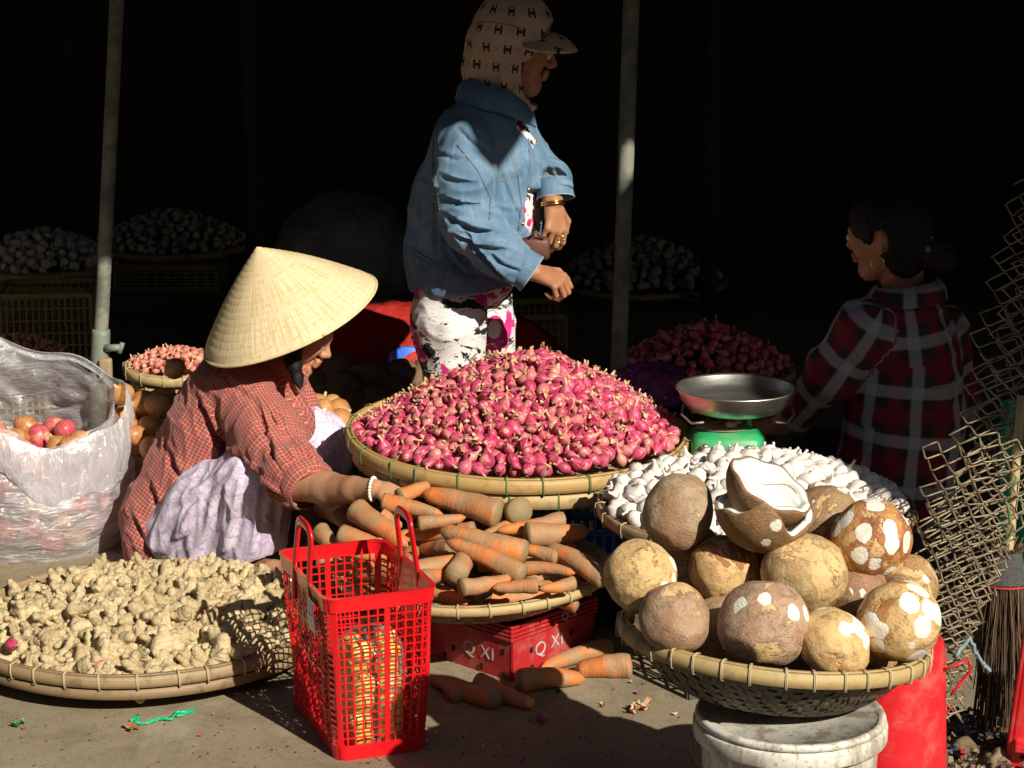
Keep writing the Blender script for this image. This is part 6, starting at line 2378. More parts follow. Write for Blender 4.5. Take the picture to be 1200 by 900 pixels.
# seams and stitches that lie on the jacket
for L_ in ([(508, 160), (507, 200), (512, 245), (524, 282), (545, 305)], [(536, 170), (560, 200), (575, 232), (573, 262)],
           [(479, 288), (510, 308), (548, 322), (584, 331)], [(482, 297), (515, 316), (560, 329)],
           [(618, 150), (622, 200), (616, 250), (607, 292)], [(606, 200), (611, 240), (604, 290)], [(545, 285), (572, 312), (596, 334)]):
    seam(W2, jbv, L_, 'denim_seam', .0008, .0018)
for L_ in ([(581, 172), (600, 171), (608, 202), (600, 214), (588, 218), (579, 210), (580, 175)], [(584, 176), (598, 175), (604, 202), (589, 213), (583, 207)],
           [(620, 150), (625, 205), (619, 255), (610, 290)], [(607, 222), (612, 245), (606, 285)], [(539, 172), (563, 202), (578, 234), (576, 262)],
           [(479, 292), (510, 312), (548, 326)], [(511, 165), (510, 205), (516, 250)], [(604, 130), (622, 150), (634, 180), (641, 205)]):
    stitches(W2, jbv, L_)
for p in ((619, 222), (612, 262), (627, 165)):
    h = jbv.ray_cast(V((0, 0, H_CAM)), ray(*p).normalized())
    if h[0] is not None: ball('button', h[0] + h[1] * .001, .005, M['gold'], W2)
# trousers
t1 = chain([(A(532, 330, 6.14), .098), (A(527, 380, 6.12), .100), (A(536, 450, 6.12), .085), (A(540, 560, 6.14), .075), (A(540, 625, 6.16), .07)]) + \
     chain([(A(556, 330, 6.26), .105), (A(560, 380, 6.28), .100), (A(566, 450, 6.28), .085), (A(570, 560, 6.28), .075), (A(570, 610, 6.3), .07)])
me = solid_mesh('trousers', t1, .0062, .03); folds(me, .012, 9, (.15, 0, 1), 3, None, 1.6, 4); folds(me, .004, 24, (.9, 0, .3), 13, None, 1.4, 4)
part('trousers', me, M['graffiti'], W2)
# money pouch at the waist
pc = A(628, 291, 6.02)
mb = MB(); mb.add(*box_vf(.075, .05, .06, pc, .012)); part('pouch', mb.mesh('pouch'), M['leather'], W2)
mb = MB(); mb.add(*tube_vf([pc + V((-.02, -.02, .03)), pc + V((.0, -.03, .05)), pc + V((.02, -.025, .03))], .004, 8)); part('pouch_strap', mb.mesh('pouch_strap'), M['leather'], W2)
# bangle and ring
ad = V((.10, -.22, -.97)).normalized(); u_ = ad.orthogonal().normalized(); w_ = ad.cross(u_)
for k_, (r_, off) in enumerate(((.031, .002), (.032, .008))):
    mb = MB(); mb.add(*tube_vf([wf + ad * off + (u_ * math.cos(a_) + w_ * math.sin(a_)) * r_ for a_ in np.linspace(0, 2 * PI, 40)], .0022, 8)); part('bangle', mb.mesh('bangle'), M['gold'], W2)
rp = A(657, 280, 6.04)
mb = MB(); mb.add(*tube_vf([rp + V((.009 * math.cos(a_), 0, .0095 * math.sin(a_))) for a_ in np.linspace(0, 2 * PI, 24)], .0018, 8)); part('ring', mb.mesh('ring'), M['gold'], W2)

# ================================================================ seated woman in the shade
W3 = thing('person', 'woman seated in deep shade in a dark red and grey checked shirt, seen from behind', 'person', (A(1050, 560, 5.72).x, 5.75, 0))
Y3 = 5.7
hc = A(1040, 280, Y3)
HL, HCUT, hq = head_limbs(hc, (-.86, .50, -.06), (.03, 0, 1), .94)
vh, fh = solid(HL + chain([(hc + V((.03, .02, -.03)), .052), (A(1060, 345, Y3 + .03), .056)]), .004, .02, HCUT)
wa = A(915, 498, 5.80)
am = chain([(A(1000, 390, 5.66), .05), (A(962, 450, 5.70), .042), (wa, .028)])
h3, _ = hand_limbs(wa, (-.85, .4, -.25), (0, -.3, .95), .95, curl=(.5, .6, .6, .7), side=1)
va, fa = solid(am + h3, .005, .014)
lg = chain([(A(1060, 560, 5.75), .12), (A(960, 545, 5.95), .08), (A(955, 640, 5.95), .045)]) + chain([(A(1100, 560, 5.75), .12), (A(1010, 545, 6.05), .08), (A(1005, 640, 6.05), .045)])
vl, fl_ = solid(lg, .009, .03)
part('body', join_meshes('body', [(vh, fh), (va, fa), (vl, fl_)]), M['skin_dark'], W3)
for sg in (-1, 1): ball('eye', hq(.092, .006, sg * .031), .0115, M['eye'], W3)
hr = [Limb(hq(-.035, .035), hq(.01, .05), .094, .085), Limb(hq(-.05, .0), hq(-.05, -.05), .08, .05)] + [Limb(hq(-.13, -.03), hq(-.15, -.05), .045, .04), Limb(hq(-.10, -.02), hq(-.13, -.03), .03, .04)]
me = solid_mesh('hair', hr, .005, .02, cuts=[Limb(hq(.085, -.02), hq(.1, .01), .06, .045), Limb(hq(-.012, .012, .085), hq(-.002, -.03, .085), .026, .026), Limb(hq(-.012, .012, -.085), hq(-.002, -.03, -.085), .026, .026), Limb(hq(.03, -.05, .08), hq(.0, -.01, .078), .03, .02), Limb(hq(.03, -.05, -.08), hq(.0, -.01, -.078), .03, .02)])
folds(me, .004, 70, (.5, .2, .8), 3); part('hair', me, M['hair'], W3)
mb = MB()
for i in range(10):
    a0 = 2 * PI * i / 10
    c_ = hq(-.105, -.022)
mb.add(*tube_vf([hq(-.108, -.022) + V((0, .042 * math.cos(a_), .042 * math.sin(a_))) + noise.noise_vector(V((math.cos(a_) * 4, math.sin(a_) * 4, 0))) * .012 for a_ in np.linspace(0, 2 * PI, 40)], .011, 8))
part('hair_band', mb.mesh('hair_band'), M['teal'], W3)
er = hq(.0, -.055, .074) if (hq(0, 0, .074).y < hc.y) else hq(.0, -.055, -.074)
mb = MB(); mb.add(*tube_vf([er + V((.016 * math.cos(a_), .0, .018 * math.sin(a_))) for a_ in np.linspace(0, 2 * PI, 24)], .0014, 6)); part('earring', mb.mesh('earring'), M['gold'], W3)
tt_ = chain([(A(1062, 350, Y3), .070), (A(1058, 385, Y3), .118), (A(1062, 440, Y3), .140), (A(1058, 500, Y3), .150), (A(1050, 555, Y3), .165)], flat=((.4, 1, 0), .95)) + \
      [Limb(A(1008, 388, 5.64), A(1102, 387, 5.80), .066, .068, None, .05)]
s1 = chain([(A(1014, 385, 5.62), .072), (A(975, 436, 5.66), .064), (A(935, 482, 5.76), .052)], ch=1)
s2 = chain([(A(1106, 392, 5.80), .070), (A(1118, 470, 5.84), .060), (A(1090, 530, 5.9), .05)], ch=2)
me = solid_mesh('shirt', tt_ + s1 + s2, .006, .03, cuts=[Limb(A(1060, 352, Y3), A(1058, 310, Y3), .06, .07)])
folds(me, .010, 7, (.3, 0, -1), 6, None, 1.5, 3); folds(me, .006, 20, (.8, 0, .4), 9, None, 1.5, 4)
add_pat(me, tt_[:4] + s1 + s2); part('shirt', me, M['check_big'], W3)
mb = MB(); v_ = []
for (dr, dz) in ((.0, .0), (.004, .030), (.012, .034), (.030, .010), (.036, -.016)):
    for i in range(40):
        a_ = 2 * PI * i / 39
        v_.append(tuple(A(1062, 345, Y3) + V((math.cos(a_) * (.068 + dr), math.sin(a_) * (.068 + dr), dz + .012 * math.cos(a_)))))
mb.add(v_, grid_faces(40, 5)); me = mb.mesh('collar'); add_pat(me, [Limb(A(1062, 370, Y3), A(1062, 320, Y3), .09, .09)]); part('collar', me, M['check_big'], W3)
me = solid_mesh('trousers', chain([(A(1060, 560, 5.75), .14), (A(960, 545, 5.95), .095), (A(955, 620, 5.95), .07)]) + chain([(A(1100, 560, 5.75), .14), (A(1010, 545, 6.05), .095), (A(1005, 620, 6.05), .07)]), .01, .03)
part('trousers', me, M['black_cloth'], W3)
ss = A(1070, 600, 5.75)
mb = MB(); mb.add(*lathe_vf([(.0, .25), (.14, .25), (.15, .24), (.15, .22), (.13, .2), (.15, 0), (0, 0)], 24))
o = obj('stool', mb.mesh('stool'), M['grey_crate'], loc=(ss.x, 5.75, 0)); tag(o, 'low dark plastic stool under the seated woman in the checked shirt', 'stool')
# ---------------------------------------------------------------- chain-link fence, leaning back and crumpled
m = NT('rusty_wire', .55, .5, .35)
f = m.noise(m.coord(), 30, 4, .6)
m.col(m.mix(m.step(f, .4, .65), (.30, .25, .16), (.14, .09, .05))); M['fence_wire'] = m.m


def fence_sheet(name, label, poly, Yof, tilt, seed, pitch=.034, ripple=.02, wr=.0021, group=None):
    """woven zigzag wires filling a slanted outline; poly = outline in view pixels at depth Yof(py)"""
    rs = random.Random(seed)
    P2 = [(x, y) for x, y in poly]
    def inside(x, y):
        c = False
        for i in range(len(P2)):
            x1, y1 = P2[i]; x2, y2 = P2[i - 1]
            if (y1 > y) != (y2 > y) and x < (x2 - x1) * (y - y1) / (y2 - y1) + x1: c = not c
        return c
    s_ = pxm(4.4, .6) * pitch
    cx, cy = sum(p[0] for p in P2) / len(P2), sum(p[1] for p in P2) / len(P2)
    ta, tb = tilt, tilt + math.radians(84)
    a_ = (math.cos(ta) * s_ * 1.12, math.sin(ta) * s_ * 1.12); b_ = (math.cos(tb) * s_ * .74, math.sin(tb) * s_ * .74)
    root = thing(name, label, 'fence', (at(cx, 800, 4.35).x, 4.35, 0), group=group)
    for i in range(-70, 70):
        runs, cur = [], []
        x0, y0 = cx + i * a_[0], cy + i * a_[1]
        for k in range(-70, 70):
            for h in (0, 1):
                px = x0 + k * (a_[0] + b_[0]) + h * a_[0] * 1.04; py = y0 + k * (a_[1] + b_[1]) + h * a_[1] * 1.04
                px += rs.uniform(-1.2, 1.2) + 10 * noise.noise(V((px * .016, py * .016, seed))); py += rs.uniform(-1.2, 1.2) + 11 * noise.noise(V((px * .013, py * .013, seed + 9)))
                if inside(px, py):
                    Y = Yof(py) + ripple * math.sin(px * .035 + py * .014 + seed) + (1 if h else -1) * .0026 + .03 * noise.noise(V((px * .012, py * .012, seed)))
                    cur.append(at(px, py, Y))
                else:
                    if len(cur) > 1: runs.append(cur)
                    cur = []
        if len(cur) > 1: runs.append(cur)
        for rn in runs:
            # square-ish bends: hold each corner
            pts = []
            for k, p in enumerate(rn):
                if 0 < k < len(rn) - 1:
                    a = p + (rn[k - 1] - p) * .20; b = p + (rn[k + 1] - p) * .20
                    pts += [a, p + (a + b - p * 2) * .2, b]
                else: pts.append(p)
            mb = MB(); mb.add(*tube_vf([q - root.location for q in pts], wr, 5))
            obj('wire', mb.mesh('wire'), M['fence_wire'], root)
    return root


left = [(1200, 190), (1178, 235), (1165, 285), (1148, 340), (1135, 400), (1125, 440), (1128, 478), (1108, 500), (1112, 530), (1093, 545), (1095, 580), (1072, 590), (1062, 620), (1072, 700), (1082, 780), (1085, 845)]
right = [(1130, 860), (1140, 800), (1150, 740), (1172, 690), (1190, 640), (1225, 570), (1275, 540), (1320, 470), (1330, 380), (1330, 190)]
Yf = lambda py: 4.30 + .98 * max(0, (700 - py)) / 500
fence_sheet('wire_fence', 'rusty chain-link wire fence leaning at the right edge beside the coconuts, front layer', left + right, Yf, math.radians(-28), 1)
left2 = [(x + 14, y + 10) for x, y in left]
fence_sheet('wire_fence', 'second crumpled layer of rusty chain-link wire right behind the front layer', left2 + right, lambda py: Yf(py) + .07, math.radians(-36), 4, .036)
mid = [(x + 22, y + 4) for x, y in left if y > 300]
fence_sheet('wire_fence', 'crumpled hindmost layer of the chain-link wire at the right edge', mid + right, lambda py: Yf(py) + .13, math.radians(-15), 11, .033)
low = [(1078, 520), (1200, 500), (1215, 560), (1180, 660), (1150, 740), (1140, 800), (1130, 850), (1090, 850), (1082, 760), (1072, 650)]
fence_sheet('wire_fence', 'bunched-up third fold of the chain-link wire low down at the right', low, lambda py: Yf(py) - .05, math.radians(-20), 7, .033, .02)

# green netting, canes, broom, dustpan
m = NT('green_net', .7, .2)
co = m.coord(); g_ = m.sep(co)
w1 = m.math('LESS_THAN', m.math('FRACT', m.math('MULTIPLY', g_[0], 260)), .45); w2_ = m.math('LESS_THAN', m.math('FRACT', m.math('MULTIPLY', g_[2], 260)), .45)
m.col(m.mix(m.math('MAXIMUM', w1, w2_), (.01, .10, .05), (.03, .42, .22))); M['net'] = m.m
mb = MB(); v_ = []
for j in range(26):
    for i in range(20):
        px = 1172 + 75 * i / 19; py = 470 + 240 * j / 25
        v_.append(tuple(at(px, py, 4.86 + .02 * math.sin(i * .9 + j * .3) + .015 * math.sin(j * .8))))
n0 = len(v_); g_ = grid_faces(20, 26)
mb.add(v_ + [(a, b + .004, c) for a, b, c in v_], g_ + [tuple(reversed([x + n0 for x in q])) for q in g_])
tag(obj('green_netting', mb.mesh('green_netting'), M['net']), 'bright green netting hanging behind the broom at the right edge', 'netting')
M['cane'] = plain('pale_cane', (.50, .36, .17), .6, 0, .5, 14)
for (a, b, r_, lab) in (((1196, 470), (1182, 668), .0085, 'h'), ((1128, 470), (1100, 640), .010, 'pale cane standing inside the folds of the wire fence'), ((1172, 520), (1150, 700), .010, 'pale cane standing behind the wire fence beside the broom')):
    if lab == 'h' or True: continue
    A_ = at(*a, 4.66); B_ = at(*b, 4.50); B2 = B_ + (B_ - A_) * ((B_.z) / (A_.z - B_.z))
    mb = MB(); n_ = 14; mb.add(*tube_vf([A_ + (B2 - A_) * i / n_ for i in range(n_ + 1)], [r_ * (1.12 if i % 4 == 0 else 1) for i in range(n_ + 1)], 10))
    tag(obj('cane', mb.mesh('cane'), M['cane']), lab, 'cane')
M['bristle'] = plain('dark_bristle', (.085, .05, .028), .8, 0, .5, 60)
M['bristle_light'] = plain('brown_bristle', (.24, .14, .07), .8, 0, .5, 60)
M['red_thread'] = plain('red_thread', (.5, .03, .03), .6)
bt = at(1180, 672, 4.58); bb = at(1172, 850, 4.58)
br = thing('broom', 'dark bristle broom standing upright at the right edge with grey binding and cane handle', 'broom', (bt.x, bt.y, 0))
O_ = V(br.location)
hd = at(1198, 460, 4.70) - bt
mb = MB(); mb.add(*tube_vf([bt - O_ + hd * (i / 12 * .98) for i in range(13)], [.0095 if i % 3 else .0108 for i in range(13)], 12)); obj('handle', mb.mesh('handle'), M['cane'], br)
prof = [(.022, .055), (.029, .045), (.033, .02), (.037, -.012), (.040, -.02), (.039, -.024), (.0, -.024)]
v_, f_, u_ = lathe_vf(prof, 32); mb = MB(); mb.add([(x * 1.0, y * .6, z + (bt - O_).z + .0) for x, y, z in v_], f_, u_)
M['binding'] = plain('grey_binding', (.09, .09, .08), .7, 0, .6, 90, .6, .006); obj('binding', mb.mesh('binding'), M['binding'], br)
mb = MB(); mb.add(*tube_vf([((.0415) * math.cos(a), .0415 * .6 * math.sin(a), bt.z - .026) for a in np.linspace(0, 2 * PI, 40)], .0022, 6)); obj('red_cord', mb.mesh('red_cord'), M['red_thread'], br)
rs = random.Random(77)
mb1, mb2 = MB(), MB()
for i in range(760):
    a = rs.uniform(0, 2 * PI); q = math.sqrt(rs.random())
    x0, y0 = .039 * q * math.cos(a), .024 * q * math.sin(a)
    L_ = rs.uniform(.17, .325); sp = rs.uniform(.9, 1.5)
    x1, y1 = x0 * (1 + sp * .35) + rs.gauss(0, .006), y0 * (1 + sp) + rs.gauss(0, .005)
    z0 = bt.z - .02
    mid = ((x0 + x1) / 2 + rs.gauss(0, .004), (y0 + y1) / 2 + rs.gauss(0, .004), z0 - L_ * .5)
    (mb1 if rs.random() < .75 else mb2).add(*tube_vf([(x0, y0, z0), mid, (x1, y1, z0 - L_)], .0011, 3, caps=False))
for i in range(60):
    a = rs.uniform(0, 2 * PI)
    p = V((.02 * math.cos(a), .014 * math.sin(a), bt.z + .045)); q = p + V((.02 * math.cos(a) + rs.gauss(0, .006), .015 * math.sin(a), rs.uniform(.01, .03)))
    mb2.add(*tube_vf([p, q], .0011, 3, caps=False))
obj('bristles', mb1.mesh('bristles'), M['bristle'], br, kind='stuff'); obj('light_bristles', mb2.mesh('light_bristles'), M['bristle_light'], br, kind='stuff')
dp = at(1210, 838, 4.40); dp.z = .132
mb = MB(); mb.add(*box_vf(.10, .016, .30, (0, 0, 0), .005)); mb.add(*box_vf(.012, .05, .30, (-.052, .02, 0), .004)); mb.add(*box_vf(.05, .05, .016, (-.02, -.016, -.09), .004))
tag(obj('dustpan', mb.mesh('dustpan', False), M['red_plastic'], loc=(dp.x + .02, dp.y, dp.z + .02), rot=(.1, .08, -.2)), 'red plastic dustpan standing at the bottom right corner next to the broom', 'dustpan')

# rubbish under the fence
cols = [(.16, .11, .06), (.10, .065, .035), (.26, .19, .11), (.05, .04, .03), (.05, .16, .30), (.45, .04, .05), (.32, .30, .26)]
rm = [plain('scrap_%s' % 'abcdefg'[i], c, .8, 0, .5, 30) for i, c in enumerate(cols)]
mbs = [MB() for _ in cols]
rs = random.Random(15)
for i in range(520):
    k = rs.choices(range(7), (6, 6, 4, 4, 1, 1, 2))[0]
    c = atz(rs.uniform(1062, 1235), rs.uniform(838, 915), .0)
    c.z = rs.uniform(.0, .03)
    n_ = rs.randint(4, 7); r_ = rs.uniform(.004, .015)
    ring = [V((r_ * math.cos(2 * PI * q / n_) * rs.uniform(.5, 1.2), r_ * math.sin(2 * PI * q / n_) * rs.uniform(.3, 1), rs.uniform(-.004, .004))) for q in range(n_)]
    Mx = Matrix.Translation(c) @ Euler((rs.uniform(-1, 1), rs.uniform(-1, 1), rs.uniform(0, 6))).to_matrix().to_4x4()
    v_ = [tuple(p) for p in ring] + [tuple(p * .9 + V((0, 0, .004))) for p in ring]
    f_ = [tuple(range(n_ - 1, -1, -1)), tuple(range(n_, 2 * n_))] + [(q, (q + 1) % n_, (q + 1) % n_ + n_, q + n_) for q in range(n_)]
    mbs[k].add(v_, f_, None, Mx)
for k, mb in enumerate(mbs):
    if mb.nv: tag(obj('rubbish', mb.mesh('rubbish', False), rm[k]), 'litter of husk, paper and plastic scraps under the wire fence, %s bits' % ('tan', 'brown', 'straw-coloured', 'black', 'blue', 'red', 'grey')[k], 'rubbish', kind='stuff')
for (x, y, r_, lab) in ((1128, 880, .028, 'brown husk lump on the ground below the wire fence'), (1190, 872, .030, 'pale husk lump at the bottom right corner'), (1168, 893, .026, 'tan husk lump at the bottom edge under the broom'), (1098, 886, .022, 'dark husk lump between the red bucket and the fence foot')):
    c = atz(x, y, .015)
    bm = bmesh.new(); bmesh.ops.create_icosphere(bm, subdivisions=4, radius=r_)
    for v in bm.verts: v.co *= 1 + .35 * noise.noise(v.co * 45 + V((x, 0, 0)))
    me = bpy.data.meshes.new('husk'); bm.to_mesh(me); bm.free(); tag(obj('husk', me, rm[2 if x > 1150 else 0], loc=c), lab, 'husk')
# blue-white rag and coloured strings caught in the fence
M['rag'] = plain('grey_blue_rag', (.22, .32, .36), .9, 0, .4, 40)
for (pts, r_, mt, lab) in (([(1118, 770), (1135, 748), (1150, 775), (1162, 790)], .004, 'rag', 'grey-blue rag strip knotted in the lower fence'), ([(1100, 790), (1108, 770), (1100, 820), (1112, 830), (1098, 850)], .0025, 'red_thread', 'red string tangled in the lower fence'),
                           ([(1190, 560), (1180, 590), (1188, 620), (1172, 640)], .0025, 'tie_green', 'green string tangled in the fence beside the broom handle')):
    Q_ = []
    P_ = [at(x, y, 4.20 + .01 * i) for i, (x, y) in enumerate(pts)]
    for a, b in zip(P_, P_[1:]):
        for k in range(6): Q_.append(a + (b - a) * k / 6 + noise.noise_vector(a * 30 + V((k, 0, 0))) * .008)
    mb = MB(); mb.add(*tube_vf(Q_, r_, 6)); tag(obj('string', mb.mesh('string'), M[mt]), lab, 'string')

# ---------------------------------------------------------------- back of the stall, in the shade
m = NT('red_tarp', .45, .5); co = m.coord(); f = m.noise(co, 9, 5, .65)
m.col(m.mix(m.step(f, .35, .7), (.50, .035, .025), (.36, .02, .015))); m.bump(m.noise(m.mapping(co, (1, 1, 2)), 14, 5, .65, .8), .7, .02); M['red_tarp'] = m.m
rc = at(505, 400, 7.0)
mb = MB(); v_ = []; nu, nv = 60, 20
for j in range(nv):
    for i in range(nu):
        x = -.42 + .84 * i / (nu - 1); t_ = j / (nv - 1)
        edge = .22 * (1 - (abs(x) / .46) ** 3)
        z = rc.z - .13 + t_ * edge * 1.05
        y = -.14 + .30 * t_ ** 2
        k = .03 * noise.noise(V((x * 7, t_ * 3, 1))) + .015 * noise.noise(V((x * 20, t_ * 6, 4)))
        v_.append((x, y + k, z + k * .6))
mb.add(v_, grid_faces(nu, nv))
v_ = [(x, .16 + .14 * j, rc.z + .02 * math.sin(x * 9) + .06) for j in range(2) for x in np.linspace(-.40, .40, nu)]
o = obj('red_sheet', mb.mesh('red_sheet'), M['red_tarp'], loc=(rc.x, 7.0, 0)); tag(o, 'crumpled red plastic sheet draped over goods behind the standing woman', 'sheet')
sm = o.modifiers.new('thickness', 'SOLIDIFY'); sm.thickness = .006
lattice_box('plastic_crate', 'dark crate underneath the red plastic sheet', (rc.x, 7.18, 0), (.7, .26, rc.z - .03), 0, M['grey_crate'], 12, 6)
bc_ = at(486, 430, 6.86)
mb = MB(); mb.add(*lathe_vf([(0, 0), (.07, 0), (.09, .05), (.096, .052), (.096, .045), (.086, 0)], 32)); o = obj('blue_basin', mb.mesh('blue_basin'), M['blue_plastic'], loc=(bc_.x, bc_.y, bc_.z - .03), rot=(.25, .25, 0)); tag(o, 'blue plastic basin below the red sheet, left of the standing woman', 'basin')
lattice_box('plastic_crate', 'dark crate that carries the blue basin and brown tubers', (at(440, 470, 6.75).x + .03, 6.78, 0), (.5, .34, .20), 0, M['grey_crate'], 10, 5)
rs = random.Random(3)
TM = []
for i in range(4):
    bm = bmesh.new(); bmesh.ops.create_icosphere(bm, subdivisions=4, radius=.056)
    for v in bm.verts: v.co = V((v.co.x * 1.12, v.co.y, v.co.z * .9)) * (1 + .18 * noise.noise(v.co * 14 + V((i * 7, 0, 0))))
    me = bpy.data.meshes.new('tuber'); bm.to_mesh(me); bm.free(); me.polygons.foreach_set('use_smooth', [True] * len(me.polygons)); me.materials.append(M['tuber']); TM.append(me)
for i, (x, y, Y) in enumerate(((405, 458, 6.70), (432, 444, 6.78), (385, 470, 6.72), (412, 482, 6.62), (440, 472, 6.66), (462, 462, 6.72), (398, 436, 6.84), (470, 440, 6.82), (372, 456, 6.82), (430, 492, 6.6), (488, 452, 6.78), (502, 440, 6.84))):
    o = obj('tuber', rs.choice(TM), None, loc=at(x, y, Y), rot=(rs.random() * 3, rs.random() * 3, 0)); tag(o, 'big round brown tuber in the shade between the hat and the shallots', 'tuber', 'brown tubers behind the shallots')
# purple net bag of onions behind the heap
m = NT('purple_film', .25, .7); tr = m.n('ShaderNodeBsdfTransparent'); tr.inputs[0].default_value = (.75, .55, .8, 1)
m.b.inputs['Base Color'].default_value = (.20, .05, .26, 1); mx = m.n('ShaderNodeMixShader')
f = m.noise(m.coord(), 22, 5, .6, 1.2); cr_ = m.math('SUBTRACT', 1.0, m.step(m.math('ABSOLUTE', m.math('SUBTRACT', f, .5)), 0, .05))
m.t.links.new(m.math('ADD', m.math('MULTIPLY', cr_, .5), .28, clamp=True), mx.inputs[0]); m.t.links.new(tr.outputs[0], mx.inputs[1]); m.t.links.new(m.b.outputs[0], mx.inputs[2]); m.t.links.new(mx.outputs[0], m.t.nodes['Material Output'].inputs[0])
m.bump(f, .9, .015); M['purple_film'] = m.m
pb = at(762, 455, 6.25)
rs = random.Random(6)
for i in range(26):
    a = rs.uniform(0, 2 * PI); r_ = .085 * math.sqrt(rs.random())
    o = obj('red_onion', rs.choice(REDONS), None, loc=(pb.x + r_ * 1.2 * math.cos(a), pb.y + r_ * math.sin(a), pb.z - .05 + rs.uniform(0, .075)), rot=(rs.random() * 6, rs.random() * 6, 0)); o.scale = (.55,) * 3
    tag(o, 'small red onion inside the dark purple bag behind the shallots', 'onion', 'red onions in the purple bag')
bm = bmesh.new(); bmesh.ops.create_icosphere(bm, subdivisions=5, radius=.115)
for v in bm.verts:
    v.co = V((v.co.x * 1.12, v.co.y * .95, v.co.z * .72)) * (1 + .10 * noise.noise(v.co * 20) + .05 * noise.noise(v.co * 50))
me = bpy.data.meshes.new('purple_bag'); bm.to_mesh(me); bm.free(); me.polygons.foreach_set('use_smooth', [True] * len(me.polygons))
tag(obj('purple_bag', me, M['purple_film'], loc=(pb.x, pb.y, pb.z - .01)), 'dark purple plastic bag of red onions behind the right end of the shallots', 'bag')
lattice_box('plastic_crate', 'dark crate underneath the purple bag', (pb.x, pb.y, 0), (.28, .24, pb.z - .09), 0, M['grey_crate'], 8, 6)


def back_heap(px, py, Y, R, H, meshes, dmin, nm, lab, cat, group, seed, mats=('bamboo_brown', 'weave_brown', 'tie_tan'), carry=True, n=110, traylab='tray'):
    c = at(px, py, Y)
    tray('bamboo_tray', traylab, (c.x, c.y, c.z - .06), R, .06, mats=mats, ties=16, strip=.03)
    heap((c.x, c.y, c.z), R * .93, lambda x, y: .01 + H * max(0, 1 - (math.hypot(x, y) / R) ** 1.5), meshes, dmin, nm, lab, cat, group, n, 1500, seed, .02, 'rest of the heap of ' + cat + ' in the ' + traylab)
    if carry: lattice_box('plastic_crate', 'dark crate carrying the ' + traylab, (c.x, c.y, 0), (R * 1.3, R * 1.1, c.z - .07), 0, M['dull_crate'], 10, 7)


M['shade_garlic'] = mat_onion('shade_garlic_skin', (.50, .47, .42), (.40, .36, .32), (.36, .28, .26), (.42, .35, .26), .45, .2, .7, .2, .92)  # white garlic coloured darker, standing in for shade on the back heaps
SHADEG = [scaled(bulb_mesh('garlic_bulb', GA_PROF, 12, i + 90, .14, .1, ribs=8), .040, M['shade_garlic']) for i in range(4)]
back_heap(50, 308, 8.2, .26, .11, SHADEG, .036, 'garlic_bulb', 'shade-toned garlic bulb in the dim heap far left behind the pole', 'garlic', 'garlic far left in the shade', 21, traylab='dim tray of garlic at the far left back')
back_heap(200, 285, 9.8, .33, .13, SHADEG, .040, 'garlic_bulb', 'shade-toned garlic bulb in the far heap right of the left pole', 'garlic', 'garlic in the far heap by the left pole', 22, traylab='dim tray of garlic behind the left pole')
back_heap(750, 328, 9.6, .36, .17, SHADEG, .042, 'garlic_bulb', 'shade-toned garlic bulb in the far heap behind the lit pole', 'garlic', 'garlic in the far heap behind the right pole', 23, traylab='dim tray of garlic behind the right pole')
back_heap(825, 432, 6.9, .27, .13, SHALLOTS, .034, 'shallot', 'dark shaded shallot in the second heap above the steel pan', 'shallots', 'shaded shallots above the pan', 24, n=120, traylab='shaded bamboo tray of shallots above the steel pan')
back_heap(20, 418, 7.2, .16, .06, SMALLSH, .026, 'small_shallot', 'little reddish shallot just visible over the plastic bag rim', 'shallots', 'little shallots behind the plastic bag', 25, n=60, traylab='bamboo tray behind the plastic bag')
for (x, y, Y, w) in ((60, 370, 7.7, .30), (600, 395, 7.8, .34)):
    c = at(x, y + 25, Y)
    lattice_box('plastic_crate', 'dim yellowish plastic crate %s' % ('behind the plastic bag at the left' if x < 100 else 'far behind the shallot heap'), (c.x, c.y, 0), (w, .28, at(x, y - 32, Y).z), .1, M['dull_crate'], 14, 9)
# covered heap behind the hat
c = at(405, 320, 7.9)
m = NT('dim_sheet', .4, .5); m.col(m.mix(m.noise(m.coord(), 12, 5), (.07, .07, .07), (.14, .135, .125))); m.bump(m.noise(m.coord(), 10, 5, .6, 1), .8, .03); M['dim_sheet'] = m.m
bm = bmesh.new(); bmesh.ops.create_icosphere(bm, subdivisions=5, radius=.24)
for v in bm.verts:
    v.co = V((v.co.x * 1.0, v.co.y * .8, max(-.12, v.co.z * 1.0))) * (1 + .08 * noise.noise(v.co * 9) + .03 * noise.noise(v.co * 30))
me = bpy.data.meshes.new('covered_sack'); bm.to_mesh(me); bm.free(); me.polygons.foreach_set('use_smooth', [True] * len(me.polygons))
tag(obj('covered_sack', me, M['dim_sheet'], loc=(c.x, c.y, c.z + .05)), 'bulky sack under a dull plastic sheet in the dark behind the conical hat', 'sack')
lattice_box('plastic_crate', 'dark crate underneath the covered sack', (c.x, c.y, 0), (.4, .34, c.z - .065), 0, M['grey_crate'], 10, 7)

# ---------------------------------------------------------------- litter on the ground and skins on the heaps
M['skin_flake'] = plain('onion_skin_flake', (.42, .07, .11), .6, 0, .5, 90, 0)
M['tan_flake'] = plain('papery_flake', (.62, .40, .22), .6, 0, .5, 90, 0)
M['leaf'] = plain('dry_leaf', (.42, .20, .07), .7, 0, .5, 60)
M['greenleaf'] = plain('green_bits', (.06, .22, .05), .6)


